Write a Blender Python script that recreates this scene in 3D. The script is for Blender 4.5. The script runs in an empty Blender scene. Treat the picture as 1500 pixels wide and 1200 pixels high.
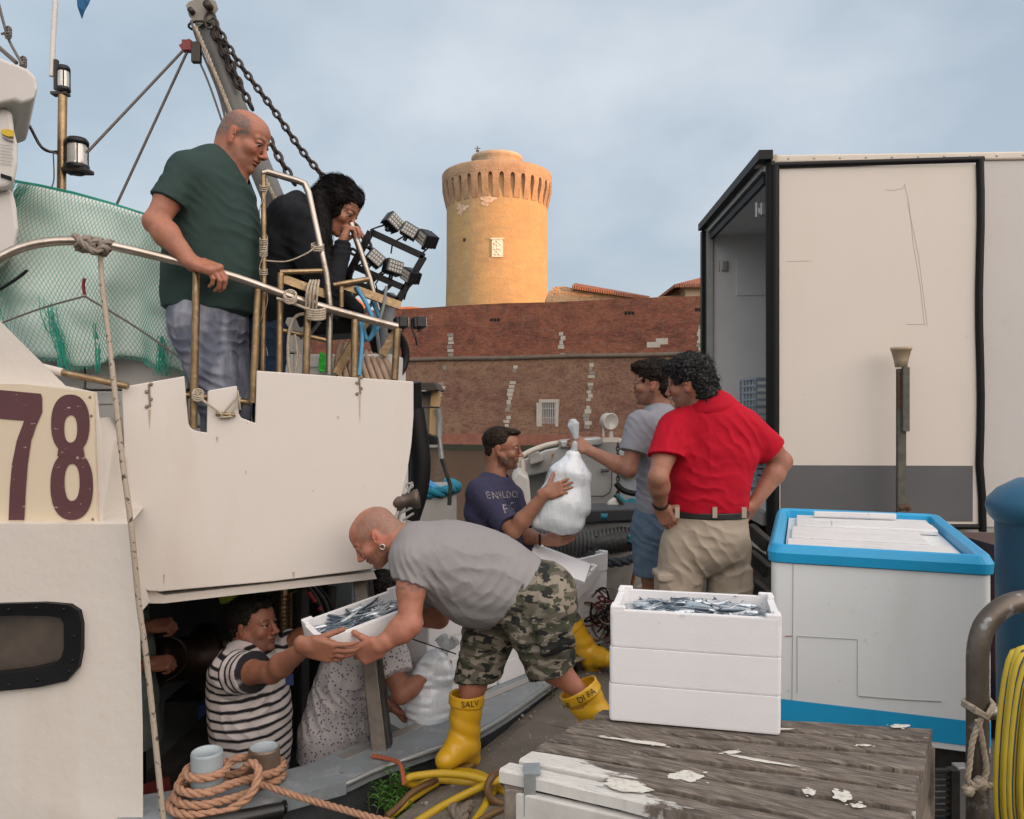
import bpy, bmesh, math, random
import numpy as np
from mathutils import Vector, Matrix
R_ = math.radians
random.seed(7); RNG = np.random.default_rng(7)
C = bpy.context.scene
COL = C.collection
# ---------------------------------------------------------------- camera
F_PX, CX, CY, EYE = 1166.67, 750.0, 600.0, 1.5
cam_d = bpy.data.cameras.new('camera'); cam = bpy.data.objects.new('camera', cam_d); COL.objects.link(cam)
cam_d.lens = 28.0; cam_d.sensor_width = 36.0; cam_d.clip_end = 3000; cam_d.clip_start = 0.05
cam.location = (0, 0, EYE); cam.rotation_euler = (R_(90), 0, 0)
C.camera = cam
# ---------------------------------------------------------------- sky and sun
SUN_EL, SUN_AZ = 4.0, 120.0          # degrees; azimuth clockwise from +Y (behind the camera, to the right)
w = bpy.data.worlds.new('World'); C.world = w; w.use_nodes = True
nt = w.node_tree; nt.nodes.clear()
def wn(t, **k):
    n = nt.nodes.new(t)
    for a, b in k.items(): setattr(n, a, b)
    return n
out = wn('ShaderNodeOutputWorld'); bg = wn('ShaderNodeBackground'); nt.links.new(bg.outputs[0], out.inputs[0])
sky = wn('ShaderNodeTexSky', sky_type='NISHITA'); sky.sun_disc = False
sky.sun_elevation = R_(SUN_EL); sky.sun_rotation = R_(SUN_AZ); sky.air_density = 1.0; sky.dust_density = 1.2; sky.ozone_density = 1.4
tc = wn('ShaderNodeTexCoord'); mp = wn('ShaderNodeMapping'); mp.inputs['Scale'].default_value = (1, 1, 1.7)
nt.links.new(tc.outputs['Generated'], mp.inputs[0])
nz = wn('ShaderNodeTexNoise'); nz.inputs['Scale'].default_value = 1.2; nz.inputs['Detail'].default_value = 4; nz.inputs['Roughness'].default_value = .45; nz.inputs['Distortion'].default_value = .25
nt.links.new(mp.outputs[0], nz.inputs['Vector'])
cr = wn('ShaderNodeValToRGB'); cr.color_ramp.elements[0].position = .36; cr.color_ramp.elements[0].color = (0, 0, 0, 1)
cr.color_ramp.elements[1].position = .68; cr.color_ramp.elements[1].color = (1, 1, 1, 1)
nt.links.new(nz.outputs[0], cr.inputs[0])
cloud = wn('ShaderNodeMixRGB'); cloud.inputs[1].default_value = (1.62, 1.92, 2.28, 1); cloud.inputs[2].default_value = (2.4, 2.62, 2.88, 1)
nz2 = wn('ShaderNodeTexNoise'); nz2.inputs['Scale'].default_value = 2.6; nz2.inputs['Detail'].default_value = 5; nz2.inputs['Roughness'].default_value = .5
nt.links.new(mp.outputs[0], nz2.inputs['Vector'])
cr2 = wn('ShaderNodeValToRGB'); cr2.color_ramp.elements[0].position = .38; cr2.color_ramp.elements[1].position = .66
nt.links.new(nz2.outputs[0], cr2.inputs[0]); nt.links.new(cr2.outputs[0], cloud.inputs[0])
mx = wn('ShaderNodeMixRGB'); nt.links.new(sky.outputs[0], mx.inputs[1]); nt.links.new(cloud.outputs[0], mx.inputs[2])
mm = wn('ShaderNodeMath', operation='MULTIPLY_ADD'); mm.inputs[1].default_value = .25; mm.inputs[2].default_value = .68
nt.links.new(cr.outputs[0], mm.inputs[0]); nt.links.new(mm.outputs[0], mx.inputs[0])
# warm glow added to the sky behind the photographer, brightens the foreground
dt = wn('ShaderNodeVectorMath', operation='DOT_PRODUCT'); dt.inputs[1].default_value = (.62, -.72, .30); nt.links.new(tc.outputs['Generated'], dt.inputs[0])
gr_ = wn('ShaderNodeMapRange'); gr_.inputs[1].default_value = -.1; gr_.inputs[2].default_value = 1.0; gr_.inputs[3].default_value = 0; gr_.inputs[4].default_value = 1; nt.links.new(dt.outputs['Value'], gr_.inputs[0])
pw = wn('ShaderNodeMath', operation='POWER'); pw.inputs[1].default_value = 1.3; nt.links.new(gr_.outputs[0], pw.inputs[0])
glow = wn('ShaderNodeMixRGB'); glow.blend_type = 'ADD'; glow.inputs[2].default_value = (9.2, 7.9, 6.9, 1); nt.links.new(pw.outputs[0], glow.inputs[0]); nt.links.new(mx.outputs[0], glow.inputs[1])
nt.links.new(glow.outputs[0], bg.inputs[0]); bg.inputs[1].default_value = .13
sd = bpy.data.lights.new('sun', 'SUN'); sun = bpy.data.objects.new('sun', sd); COL.objects.link(sun)
sd.energy = 2.3; sd.angle = R_(.5); sd.color = (1, .38, .07)
az, el = R_(SUN_AZ), R_(SUN_EL)
SDIR = Vector((math.sin(az)*math.cos(el), math.cos(az)*math.cos(el), math.sin(el)))
sun.rotation_euler = SDIR.to_track_quat('Z', 'Y').to_euler()
sun.location = (20, -30, 30)
C.view_settings.view_transform = 'Standard'; C.view_settings.look = 'None'
C.view_settings.gamma = 1; C.view_settings.use_curve_mapping = False
C.view_settings.exposure = 1.18
C.cycles.max_bounces = 8
# ---------------------------------------------------------------- helpers
def at(px, py, Y):
    "a point of the place seen at photo pixel (px, py), Y metres ahead"
    return np.array([(px-CX)/F_PX*Y, Y, EYE-(py-CY)/F_PX*Y])
def V(*a): return np.array(a, float)
def nrm(v): v = np.asarray(v, float); return v/np.linalg.norm(v)
MATS = {}
def mat(name, col=(.5,.5,.5), rough=.6, metal=0., noise=None, bump=None, attr=False, spec=.5, extra=None, **kw):
    """Principled material; noise=(scale, amount, colour2[, lo, hi]) mixes a second colour in blotches; bump=(scale, strength)."""
    if name in MATS: return MATS[name]
    m = bpy.data.materials.new(name); m.use_nodes = True; MATS[name] = m
    T = m.node_tree; N, L = T.nodes, T.links; b = N['Principled BSDF']
    b.inputs['Base Color'].default_value = (*col, 1); b.inputs['Roughness'].default_value = rough
    b.inputs['Metallic'].default_value = metal; b.inputs['Specular IOR Level'].default_value = spec
    tc = N.new('ShaderNodeTexCoord'); src = None
    if attr:
        a = N.new('ShaderNodeAttribute'); a.attribute_name = 'Col'; src = a.outputs[0]
        L.new(src, b.inputs['Base Color'])
    for nzp in ([noise] if noise and not isinstance(noise, list) else (noise or [])):
        n = N.new('ShaderNodeTexNoise'); n.inputs['Scale'].default_value = nzp[0]; n.inputs['Detail'].default_value = 6; n.inputs['Roughness'].default_value = .6
        L.new(tc.outputs['Object'], n.inputs['Vector'])
        if len(nzp) > 5:
            mpp = N.new('ShaderNodeMapping'); mpp.inputs['Scale'].default_value = nzp[5]; L.new(tc.outputs['Object'], mpp.inputs[0]); L.new(mpp.outputs[0], n.inputs['Vector'])
        r = N.new('ShaderNodeValToRGB'); r.color_ramp.elements[0].position = nzp[3] if len(nzp) > 3 else .4; r.color_ramp.elements[1].position = nzp[4] if len(nzp) > 4 else .65
        L.new(n.outputs[0], r.inputs[0])
        mu = N.new('ShaderNodeMath'); mu.operation = 'MULTIPLY'; mu.inputs[1].default_value = nzp[1]; L.new(r.outputs[0], mu.inputs[0])
        x = N.new('ShaderNodeMixRGB'); L.new(mu.outputs[0], x.inputs[0]); x.inputs[2].default_value = (*nzp[2], 1)
        if src is None: x.inputs[1].default_value = (*col, 1)
        else: L.new(src, x.inputs[1])
        src = x.outputs[0]; L.new(src, b.inputs['Base Color'])
    if bump:
        bs = bump if isinstance(bump, list) else [bump]; prev = None
        for q in bs:
            n = N.new('ShaderNodeTexNoise'); n.inputs['Scale'].default_value = q[0]; n.inputs['Detail'].default_value = 5
            L.new(tc.outputs['Object'], n.inputs['Vector'])
            if len(q) > 3:
                mpp = N.new('ShaderNodeMapping'); mpp.inputs['Scale'].default_value = q[3]; L.new(tc.outputs['Object'], mpp.inputs[0]); L.new(mpp.outputs[0], n.inputs['Vector'])
            bp = N.new('ShaderNodeBump'); bp.inputs['Strength'].default_value = q[1]; bp.inputs['Distance'].default_value = q[2] if len(q) > 2 else .01
            L.new(n.outputs[0], bp.inputs['Height'])
            if prev: L.new(prev, bp.inputs['Normal'])
            prev = bp.outputs[0]
        L.new(prev, b.inputs['Normal'])
    for k, v in kw.items():
        b.inputs[k.replace('_', ' ')].default_value = v
    if extra: extra(N, L, b, tc, src)
    return m
def tag(o, label=None, cat=None, group=None, kind=None):
    if label: o['label'] = label
    if cat: o['category'] = cat
    if group: o['group'] = group
    if kind: o['kind'] = kind
    return o
def link_mesh(name, me, m=None, parent=None):
    o = bpy.data.objects.new(name, me); COL.objects.link(o)
    if m is not None:
        for q in (m if isinstance(m, (list, tuple)) else [m]): me.materials.append(q)
    if parent is not None: o.parent = parent
    return o
def ppos(parent):
    p = Vector((0, 0, 0))
    while parent is not None: p = p + Vector(parent.location); parent = parent.parent
    return p
def empty(name, loc, label=None, cat=None, group=None, rz=0):
    o = bpy.data.objects.new(name, None); COL.objects.link(o); o.location = tuple(loc); o.rotation_euler = (0, 0, rz)
    o.empty_display_size = .05
    return tag(o, label, cat, group)
def copy_tree(o, parent=None):
    c = o.copy(); COL.objects.link(c); c.parent = parent
    for ch in list(o.children): copy_tree(ch, c)
    return c
class MB:
    "collects shapes in one bmesh; build() links them as ONE mesh object. Vertices are in world space unless local=True"
    def __init__(s): s.v = []; s.f = []; s.mi = []; s.sm = []
    def add(s, v, f, mi=0, smooth=False):
        o = len(s.v); s.v += [tuple(float(c) for c in q) for q in v]; s.f += [tuple(i+o for i in q) for q in f]
        s.mi += [mi]*len(f); s.sm += [smooth]*len(f); return s
    def box(s, lo, hi, mi=0, M=None, bev=0):
        x0, y0, z0 = lo; x1, y1, z1 = hi
        if bev > 0:
            b = min(bev, (x1-x0)/2.01, (y1-y0)/2.01, (z1-z0)/2.01)
            bm = bmesh.new(); bmesh.ops.create_cube(bm, size=1)
            for q in bm.verts: q.co = ((q.co.x+.5)*(x1-x0)+x0, (q.co.y+.5)*(y1-y0)+y0, (q.co.z+.5)*(z1-z0)+z0)
            bmesh.ops.bevel(bm, geom=bm.edges[:], offset=b, segments=2, profile=.5, affect='EDGES')
            v = [tuple(q.co) for q in bm.verts]; f = [[q.index for q in p.verts] for p in bm.faces]; bm.free()
        else:
            v = [(x0,y0,z0),(x1,y0,z0),(x1,y1,z0),(x0,y1,z0),(x0,y0,z1),(x1,y0,z1),(x1,y1,z1),(x0,y1,z1)]
            f = [(0,3,2,1),(4,5,6,7),(0,1,5,4),(1,2,6,5),(2,3,7,6),(3,0,4,7)]
        if M is not None: v = [tuple(M @ Vector(q)) for q in v]
        return s.add(v, f, mi)
    def hexa(s, P8, mi=0):
        "eight corners: bottom four then top four, same order"
        return s.add(P8, [(0,3,2,1),(4,5,6,7),(0,1,5,4),(1,2,6,5),(2,3,7,6),(3,0,4,7)], mi)
    def bar(s, p, q, wdt, thk, up=(0,0,1), mi=0, bev=0):
        "rectangular bar from p to q"
        p, q = Vector(p), Vector(q); d = (q-p); L = d.length; d.normalize(); u = Vector(up)
        sd_ = d.cross(u)
        if sd_.length < 1e-4: sd_ = d.cross(Vector((1,0,0)))
        sd_.normalize(); u = sd_.cross(d)
        M = Matrix(((sd_.x, d.x, u.x, p.x), (sd_.y, d.y, u.y, p.y), (sd_.z, d.z, u.z, p.z), (0,0,0,1)))
        return s.box((-wdt/2, 0, -thk/2), (wdt/2, L, thk/2), mi, M, bev)
    def tube(s, pts, r, n=10, mi=0, caps=True, closed=False, smooth=True):
        P = [Vector([float(c) for c in p]) for p in pts]; rs = r if isinstance(r, (list, tuple, np.ndarray)) else [r]*len(P)
        m = len(P); rings = []; u = None
        for i in range(m):
            if closed: t = P[(i+1) % m]-P[i-1]
            else: t = P[min(i+1, m-1)]-P[max(i-1, 0)]
            if t.length < 1e-9: t = Vector((0,0,1))
            t.normalize()
            if u is None: u = t.orthogonal().normalized()
            else:
                u = u - t*u.dot(t)
                if u.length < 1e-6: u = t.orthogonal()
                u.normalize()
            w_ = t.cross(u)
            rings.append([P[i]+(u*math.cos(2*math.pi*k/n)+w_*math.sin(2*math.pi*k/n))*float(rs[i]) for k in range(n)])
        v = [q for rg in rings for q in rg]; f = []
        for i in range(m if closed else m-1):
            a, b = i*n, ((i+1) % m)*n
            for k in range(n): f.append((a+k, a+(k+1) % n, b+(k+1) % n, b+k))
        s.add(v, f, mi, smooth)
        if caps and not closed:
            s.add(rings[0], [tuple(reversed(range(n)))], mi); s.add(rings[-1], [tuple(range(n))], mi)
        return s
    def lathe(s, prof, n=24, M=None, mi=0, smooth=True, a0=0, a1=2*math.pi):
        full = abs(a1-a0-2*math.pi) < 1e-6; cols = n if full else n+1
        v = []; f = []
        for (r, z) in prof:
            for k in range(cols):
                a = a0+(a1-a0)*k/n; q = Vector((r*math.cos(a), r*math.sin(a), z)); v.append(M @ q if M is not None else q)
        for i in range(len(prof)-1):
            for k in range(n):
                k2 = (k+1) % cols; f.append((i*cols+k, i*cols+k2, (i+1)*cols+k2, (i+1)*cols+k))
        return s.add(v, f, mi, smooth)
    def prism(s, outline, M, depth, mi=0):
        "extrude a 2D outline (x, z) by depth along local y"
        n = len(outline)
        v = [(x, 0, z) for x, z in outline]+[(x, depth, z) for x, z in outline]
        f = [tuple(range(n)), tuple(reversed(range(n, 2*n)))]+[(i, i+n, (i+1) % n+n, (i+1) % n) for i in range(n)]
        if M is not None: v = [M @ Vector(q) for q in v]
        return s.add(v, f, mi)
    def build(s, name, m, parent=None, local=False, autosmooth=None):
        me = bpy.data.meshes.new(name); o3 = Vector((0,0,0)) if local else ppos(parent)
        me.from_pydata([(a-o3.x, b-o3.y, c-o3.z) for a, b, c in s.v], [], s.f)
        me.polygons.foreach_set('material_index', s.mi); me.polygons.foreach_set('use_smooth', s.sm); me.update()
        bm = bmesh.new(); bm.from_mesh(me); bmesh.ops.recalc_face_normals(bm, faces=bm.faces); bm.to_mesh(me); bm.free()
        return link_mesh(name, me, m, parent)
def frame_mat(o, x, y, z):
    return Matrix(((x[0], y[0], z[0], o[0]), (x[1], y[1], z[1], o[1]), (x[2], y[2], z[2], o[2]), (0, 0, 0, 1)))
def spline(pts, n=8, closed=False):
    "Catmull-Rom through pts"
    P = [np.asarray(p, float) for p in pts]; m = len(P); out = []
    rng = range(m if closed else m-1)
    for i in rng:
        if closed: a, b, c, d = P[i-1], P[i], P[(i+1) % m], P[(i+2) % m]
        else: a, b, c, d = P[max(i-1, 0)], P[i], P[i+1], P[min(i+2, m-1)]
        for k in range(n):
            t = k/n; out.append(.5*((2*b)+(-a+c)*t+(2*a-5*b+4*c-d)*t*t+(-a+3*b-3*c+d)*t**3))
    if not closed: out.append(P[-1])
    return out
def twisted_rope(mb, pts, r, strands=3, pitch=None, n=6, mi=0, closed=False):
    "laid rope: strands wound round a path"
    P = np.array([np.asarray(p, float) for p in pts]); seg = np.linalg.norm(np.diff(P, axis=0), axis=1); L = np.concatenate([[0], np.cumsum(seg)])
    step = r*.7; m = max(6, int(L[-1]/step)); t = np.linspace(0, L[-1], m)
    Q = np.stack([np.interp(t, L, P[:, k]) for k in range(3)], 1); pitch = pitch or r*7
    T = np.gradient(Q, axis=0); T /= np.linalg.norm(T, axis=1)[:, None]+1e-9
    u = np.zeros_like(Q); u[0] = nrm(np.cross(T[0], [.3, .2, .9]))
    for i in range(1, m): a = u[i-1]-T[i]*np.dot(u[i-1], T[i]); u[i] = a/(np.linalg.norm(a)+1e-9)
    wv = np.cross(T, u)
    for s_ in range(strands):
        a = 2*np.pi*(t/pitch+s_/strands)
        mb.tube(Q+(u*np.cos(a)[:, None]+wv*np.sin(a)[:, None])*r*.5, r*.56, n, mi)
    return mb
# ---------------------------------------------------------------- implicit surfaces (bodies, clothes, soft things)
_lat = RNG.random((32, 32, 32)).astype(np.float32)*2-1
def noise3(P, scale, seed=0):
    Q = P*scale+seed*7.31; i = np.floor(Q).astype(np.int32); f = (Q-i).astype(np.float32); f = f*f*(3-2*f); i &= 31; j = (i+1) & 31
    x0, y0, z0 = i[..., 0], i[..., 1], i[..., 2]; x1, y1, z1 = j[..., 0], j[..., 1], j[..., 2]; fx, fy, fz = f[..., 0], f[..., 1], f[..., 2]
    c = lambda a, b, t: a+(b-a)*t
    return c(c(c(_lat[x0,y0,z0], _lat[x1,y0,z0], fx), c(_lat[x0,y1,z0], _lat[x1,y1,z0], fx), fy), c(c(_lat[x0,y0,z1], _lat[x1,y0,z1], fx), c(_lat[x0,y1,z1], _lat[x1,y1,z1], fx), fy), fz)
def _bb(pts, r): pts = np.array(pts); return pts.min(0)-r, pts.max(0)+r
def ell(o, r, R=None):
    o = np.asarray(o, float); r = np.asarray(r, float); R = np.eye(3) if R is None else R    # R columns = local axes
    ext = np.sqrt(((R*r)**2).sum(1))
    def d(P):
        q = (P-o)@R; k0 = np.sqrt(((q/r)**2).sum(-1)); k1 = np.sqrt(((q/(r*r))**2).sum(-1))+1e-9; return k0*(k0-1)/k1
    return d, (o-ext, o+ext)
def cone(a, b, r0, r1=None):
    a = np.asarray(a, float); b = np.asarray(b, float); r1 = r0 if r1 is None else r1; ab = b-a; L2 = ab@ab+1e-12
    def d(P):
        h = np.clip(((P-a)@ab)/L2, 0, 1); return np.sqrt(((P-a-h[..., None]*ab)**2).sum(-1))-(r0+(r1-r0)*h)
    return d, _bb([a, b], max(r0, r1))
def econe(a, b, s0, s1, side):
    "segment with elliptical section: s=(half extent along side, half extent across)"
    a = np.asarray(a, float); b = np.asarray(b, float); ab = b-a; L = np.linalg.norm(ab); w_ = ab/L
    u = np.asarray(side, float); u = nrm(u-w_*(u@w_)); v = np.cross(w_, u); s0 = np.asarray(s0, float); s1 = np.asarray(s1, float)
    def d(P):
        q = P-a; t = q@w_; h = np.clip(t/L, 0, 1); A = s0[0]+(s1[0]-s0[0])*h; B = s0[1]+(s1[1]-s0[1])*h; M_ = np.minimum(A, B)
        x = q@u; y = q@v; z = t-h*L
        k0 = np.sqrt((x/A)**2+(y/B)**2+(z/M_)**2); k1 = np.sqrt((x/A**2)**2+(y/B**2)**2+(z/M_**2)**2)+1e-9; return k0*(k0-1)/k1
    return d, _bb([a, b], max(s0.max(), s1.max()))
def rbox(o, half, R, r):
    o = np.asarray(o, float); half = np.asarray(half, float)
    def d(P):
        q = np.abs((P-o)@R)-(half-r); return np.sqrt((np.maximum(q, 0)**2).sum(-1))+np.minimum(q.max(-1), 0)-r
    ext = (np.abs(R)*half).sum(1); return d, (o-ext, o+ext)
def clip(pr, p, n, soft=0):
    "keep the side the normal points away from"
    d0, bb = pr; p = np.asarray(p, float); n = nrm(n)
    return (lambda P: np.maximum(d0(P), (P-p)@n)), bb
class Field:
    def __init__(s, lo, hi, h):
        s.lo = np.asarray(lo, float); s.h = h; s.n = np.ceil((np.asarray(hi, float)-s.lo)/h).astype(int)+1
        s.F = np.full(tuple(s.n), 1.0, np.float32)
    def _blk(s, bb, m):
        a = np.clip(np.floor((bb[0]-m-s.lo)/s.h).astype(int), 0, s.n); b = np.clip(np.ceil((bb[1]+m-s.lo)/s.h).astype(int)+1, 0, s.n)
        if (b <= a).any(): return None, None
        ax = [s.lo[k]+s.h*np.arange(a[k], b[k]) for k in range(3)]
        return (slice(a[0], b[0]), slice(a[1], b[1]), slice(a[2], b[2])), np.stack(np.meshgrid(*ax, indexing='ij'), -1)
    def add(s, pr, k=.01):
        sl, P = s._blk(pr[1], k+2*s.h)
        if sl is None: return s
        b = pr[0](P).astype(np.float32); a = s.F[sl]
        if k > 0: h = np.clip(.5+.5*(a-b)/k, 0, 1); s.F[sl] = a*(1-h)+b*h-k*h*(1-h)
        else: s.F[sl] = np.minimum(a, b)
        return s
    def sub(s, pr, k=.005):
        sl, P = s._blk(pr[1], k+2*s.h)
        if sl is None: return s
        b = -pr[0](P).astype(np.float32); a = s.F[sl]
        if k > 0: h = np.clip(.5-.5*(a-b)/k, 0, 1); s.F[sl] = a*(1-h)+b*h+k*h*(1-h)
        else: s.F[sl] = np.maximum(a, b)
        return s
    def cut(s, p, n, k=0):
        P = np.stack(np.meshgrid(*[s.lo[i]+s.h*np.arange(s.n[i]) for i in range(3)], indexing='ij'), -1)
        s.F = np.maximum(s.F, ((P-np.asarray(p))@nrm(n)).astype(np.float32)); return s
    def disp(s, fn, band=.04):
        idx = np.nonzero(np.abs(s.F) < band); P = s.lo+s.h*np.stack(idx, -1); s.F[idx] += fn(P).astype(np.float32); return s
    def mesh(s):
        F = s.F.copy()
        F[0] = F[-1] = 1; F[:, 0] = F[:, -1] = 1; F[:, :, 0] = F[:, :, -1] = 1
        S = F < 0
        c = np.zeros(tuple(s.n-1), np.int8)
        for i in (0, 1):
            for j in (0, 1):
                for k in (0, 1): c += S[i:s.n[0]-1+i, j:s.n[1]-1+j, k:s.n[2]-1+k]
        act = np.nonzero((c > 0) & (c < 8)); A = np.stack(act, -1); m = len(A)
        acc = np.zeros((m, 3)); cnt = np.zeros(m)
        cor = [(i, j, k) for i in (0, 1) for j in (0, 1) for k in (0, 1)]
        val = {q: F[A[:, 0]+q[0], A[:, 1]+q[1], A[:, 2]+q[2]] for q in cor}
        for q in cor:
            for ax in range(3):
                if q[ax] == 0:
                    r = list(q); r[ax] = 1; r = tuple(r); a, b = val[q], val[r]; x = (a < 0) != (b < 0)
                    t = np.where(x, a/np.where(x, a-b, 1), 0); p = np.array(q, float)[None].repeat(m, 0); p[:, ax] += t
                    acc += p*x[:, None]; cnt += x
        vert = s.lo+s.h*(A+acc/cnt[:, None])
        ID = np.full(tuple(s.n-1), -1, np.int32); ID[act] = np.arange(m)
        quads = []
        for ax in range(3):
            o1, o2 = [(1, 2), (2, 0), (0, 1)][ax]
            sa = [slice(None)]*3; sb = [slice(None)]*3; sa[ax] = slice(0, -1); sb[ax] = slice(1, None)
            X = S[tuple(sa)] != S[tuple(sb)]; E = np.stack(np.nonzero(X), -1)
            E = E[(E[:, o1] > 0) & (E[:, o2] > 0)]
            inside = S[E[:, 0], E[:, 1], E[:, 2]]
            def g(d1, d2):
                q = E.copy(); q[:, o1] -= d1; q[:, o2] -= d2; return ID[q[:, 0], q[:, 1], q[:, 2]]
            Q = np.stack([g(1, 1), g(0, 1), g(0, 0), g(1, 0)], -1); Q[~inside] = Q[~inside][:, ::-1]; quads.append(Q)
        Q = np.concatenate(quads); return vert, Q[(Q >= 0).all(1)]
def relax(v, q, it=1, lam=.5):
    "Laplacian smoothing"
    for _ in range(it):
        acc = np.zeros_like(v); cnt = np.zeros(len(v))
        for a, b in ((0, 1), (1, 2), (2, 3), (3, 0)):
            np.add.at(acc, q[:, a], v[q[:, b]]); np.add.at(cnt, q[:, a], 1); np.add.at(acc, q[:, b], v[q[:, a]]); np.add.at(cnt, q[:, b], 1)
        v = v+(acc/np.maximum(cnt, 1)[:, None]-v)*lam
    return v
def field_obj(name, parts, m, parent=None, colfn=None, it=1):
    "parts: list of Field -> one mesh object; colfn(points) -> rgb written to attribute Col"
    vs, fs, o = [], [], 0
    for F in parts:
        v, q = F.mesh() if isinstance(F, Field) else F
        if isinstance(F, Field): v = relax(v, q, it)
        vs.append(v); fs.append(q+o); o += len(v)
    v = np.concatenate(vs); q = np.concatenate(fs); off = np.array(ppos(parent))
    me = bpy.data.meshes.new(name); me.vertices.add(len(v)); me.vertices.foreach_set('co', (v-off).astype(np.float32).ravel())
    me.loops.add(len(q)*4); me.loops.foreach_set('vertex_index', q.astype(np.int32).ravel())
    me.polygons.add(len(q)); me.polygons.foreach_set('loop_start', np.arange(0, len(q)*4, 4, dtype=np.int32))
    me.polygons.foreach_set('use_smooth', np.ones(len(q), bool)); me.update(calc_edges=True)
    if colfn is not None:
        c = np.ones((len(v), 4), np.float32); c[:, :3] = colfn(v); a = me.color_attributes.new('Col', 'FLOAT_COLOR', 'POINT'); a.data.foreach_set('color', c.ravel())
    return link_mesh(name, me, m, parent)
def bounds(prs, m=.02):
    lo = np.min([p[1][0] for p in prs], 0)-m; hi = np.max([p[1][1] for p in prs], 0)+m; return lo, hi
def blob(prs, h, m=.02, k=.02, subs=()):
    lo, hi = bounds([p if len(p) == 2 else p[:2] for p in prs], m); F = Field(lo, hi, h)
    for p in prs: F.add(p[:2], p[2] if len(p) > 2 else k)
    for p in subs: F.sub(p[:2], p[2] if len(p) > 2 else .004)
    return F
# ---------------------------------------------------------------- people
def head_frame(fwd, up):
    f = nrm(fwd); u = np.asarray(up, float); u = nrm(u-f*(u@f)); l = np.cross(u, f); return np.stack([f, l, u], 1)
def head_prims(o, R, s, fat=1.0, nose=1.0, female=False, open_mouth=0):
    W = lambda x, y, z: np.asarray(o)+R@(np.array([x, y, z])*s)
    E = lambda c, r, k=.015, Q=None: (*ell(W(*c), np.array(r)*s, R if Q is None else R@Q), k*s)
    K = lambda a, b, r0, r1, k=.01: (*cone(W(*a), W(*b), r0*s, r1*s), k*s)
    jw = .050*fat if not female else .042
    P = [E((-.014, 0, .034), (.097, .076, .083)), E((.034, 0, .043), (.058, .064, .056), .02), E((.036, 0, -.028), (.054, .057*fat, .068), .02),
         E((.036, 0, -.072), (.047, jw, .037), .02), E((-.05, 0, -.02), (.052, .056, .06), .03)]
    for y in (-1, 1):
        P += [K((0, y*.056*fat, -.035), (.05, y*.026, -.093), .020, .017, .02), E((.060, y*.040, -.022), (.024, .022*fat, .020), .02),
              K((.086, y*.012, .027), (.072, y*.044, .024), .0085, .009, .012)]
    P += [E((.074, 0, -.096), (.017, .020, .015), .016), K((.089, 0, .018), (.108, 0, -.022), .0075, .0095*nose, .012), E((.112*1, 0, -.029), (.0125*nose, .0115*nose, .0105), .008)]
    for y in (-1, 1): P += [E((.101, y*.0125, -.035), (.010, .0075, .0075), .006)]
    P += [E((.086, 0, -.053), (.0125, .022, .008), .010), E((.087, 0, -.0585), (.0105, .021, .0045), .004), E((.085, 0, -.0685), (.011, .018, .0058), .004)]
    for y in (-1, 1):
        P += [E((.082, y*.031, .0110), (.0135, .018, .0092), .006), E((.0795, y*.031, -.0065), (.011, .016, .006), .006)]
        Q = np.array(Matrix.Rotation(R_(y*18), 3, 'Z')@Matrix.Rotation(R_(-12), 3, 'Y'))
        P += [E((-.010, y*.079, -.006), (.0175, .0065, .0315), .007, Q), E((-.004, y*.078, -.032), (.010, .006, .011), .006, Q)]
    S = []
    for y in (-1, 1):
        S += [E((.101, y*.030, .002), (.016, .017, .0095), .012), E((-.007, y*.089, .002), (.0095, .0065, .018), .004), E((.000, y*.087, -.010), (.006, .008, .008), .003)]
    S += [E((.1005, 0, -.0636), (.010, .023, .0013), .003), E((.110, .006, -.0405), (.006, .0035, .003), .003), E((.110, -.006, -.0405), (.006, .0035, .003), .003)]
    return P, S, W
def smoothst(a, b, x): t = np.clip((x-a)/(b-a), 0, 1); return t*t*(3-2*t)
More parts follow.
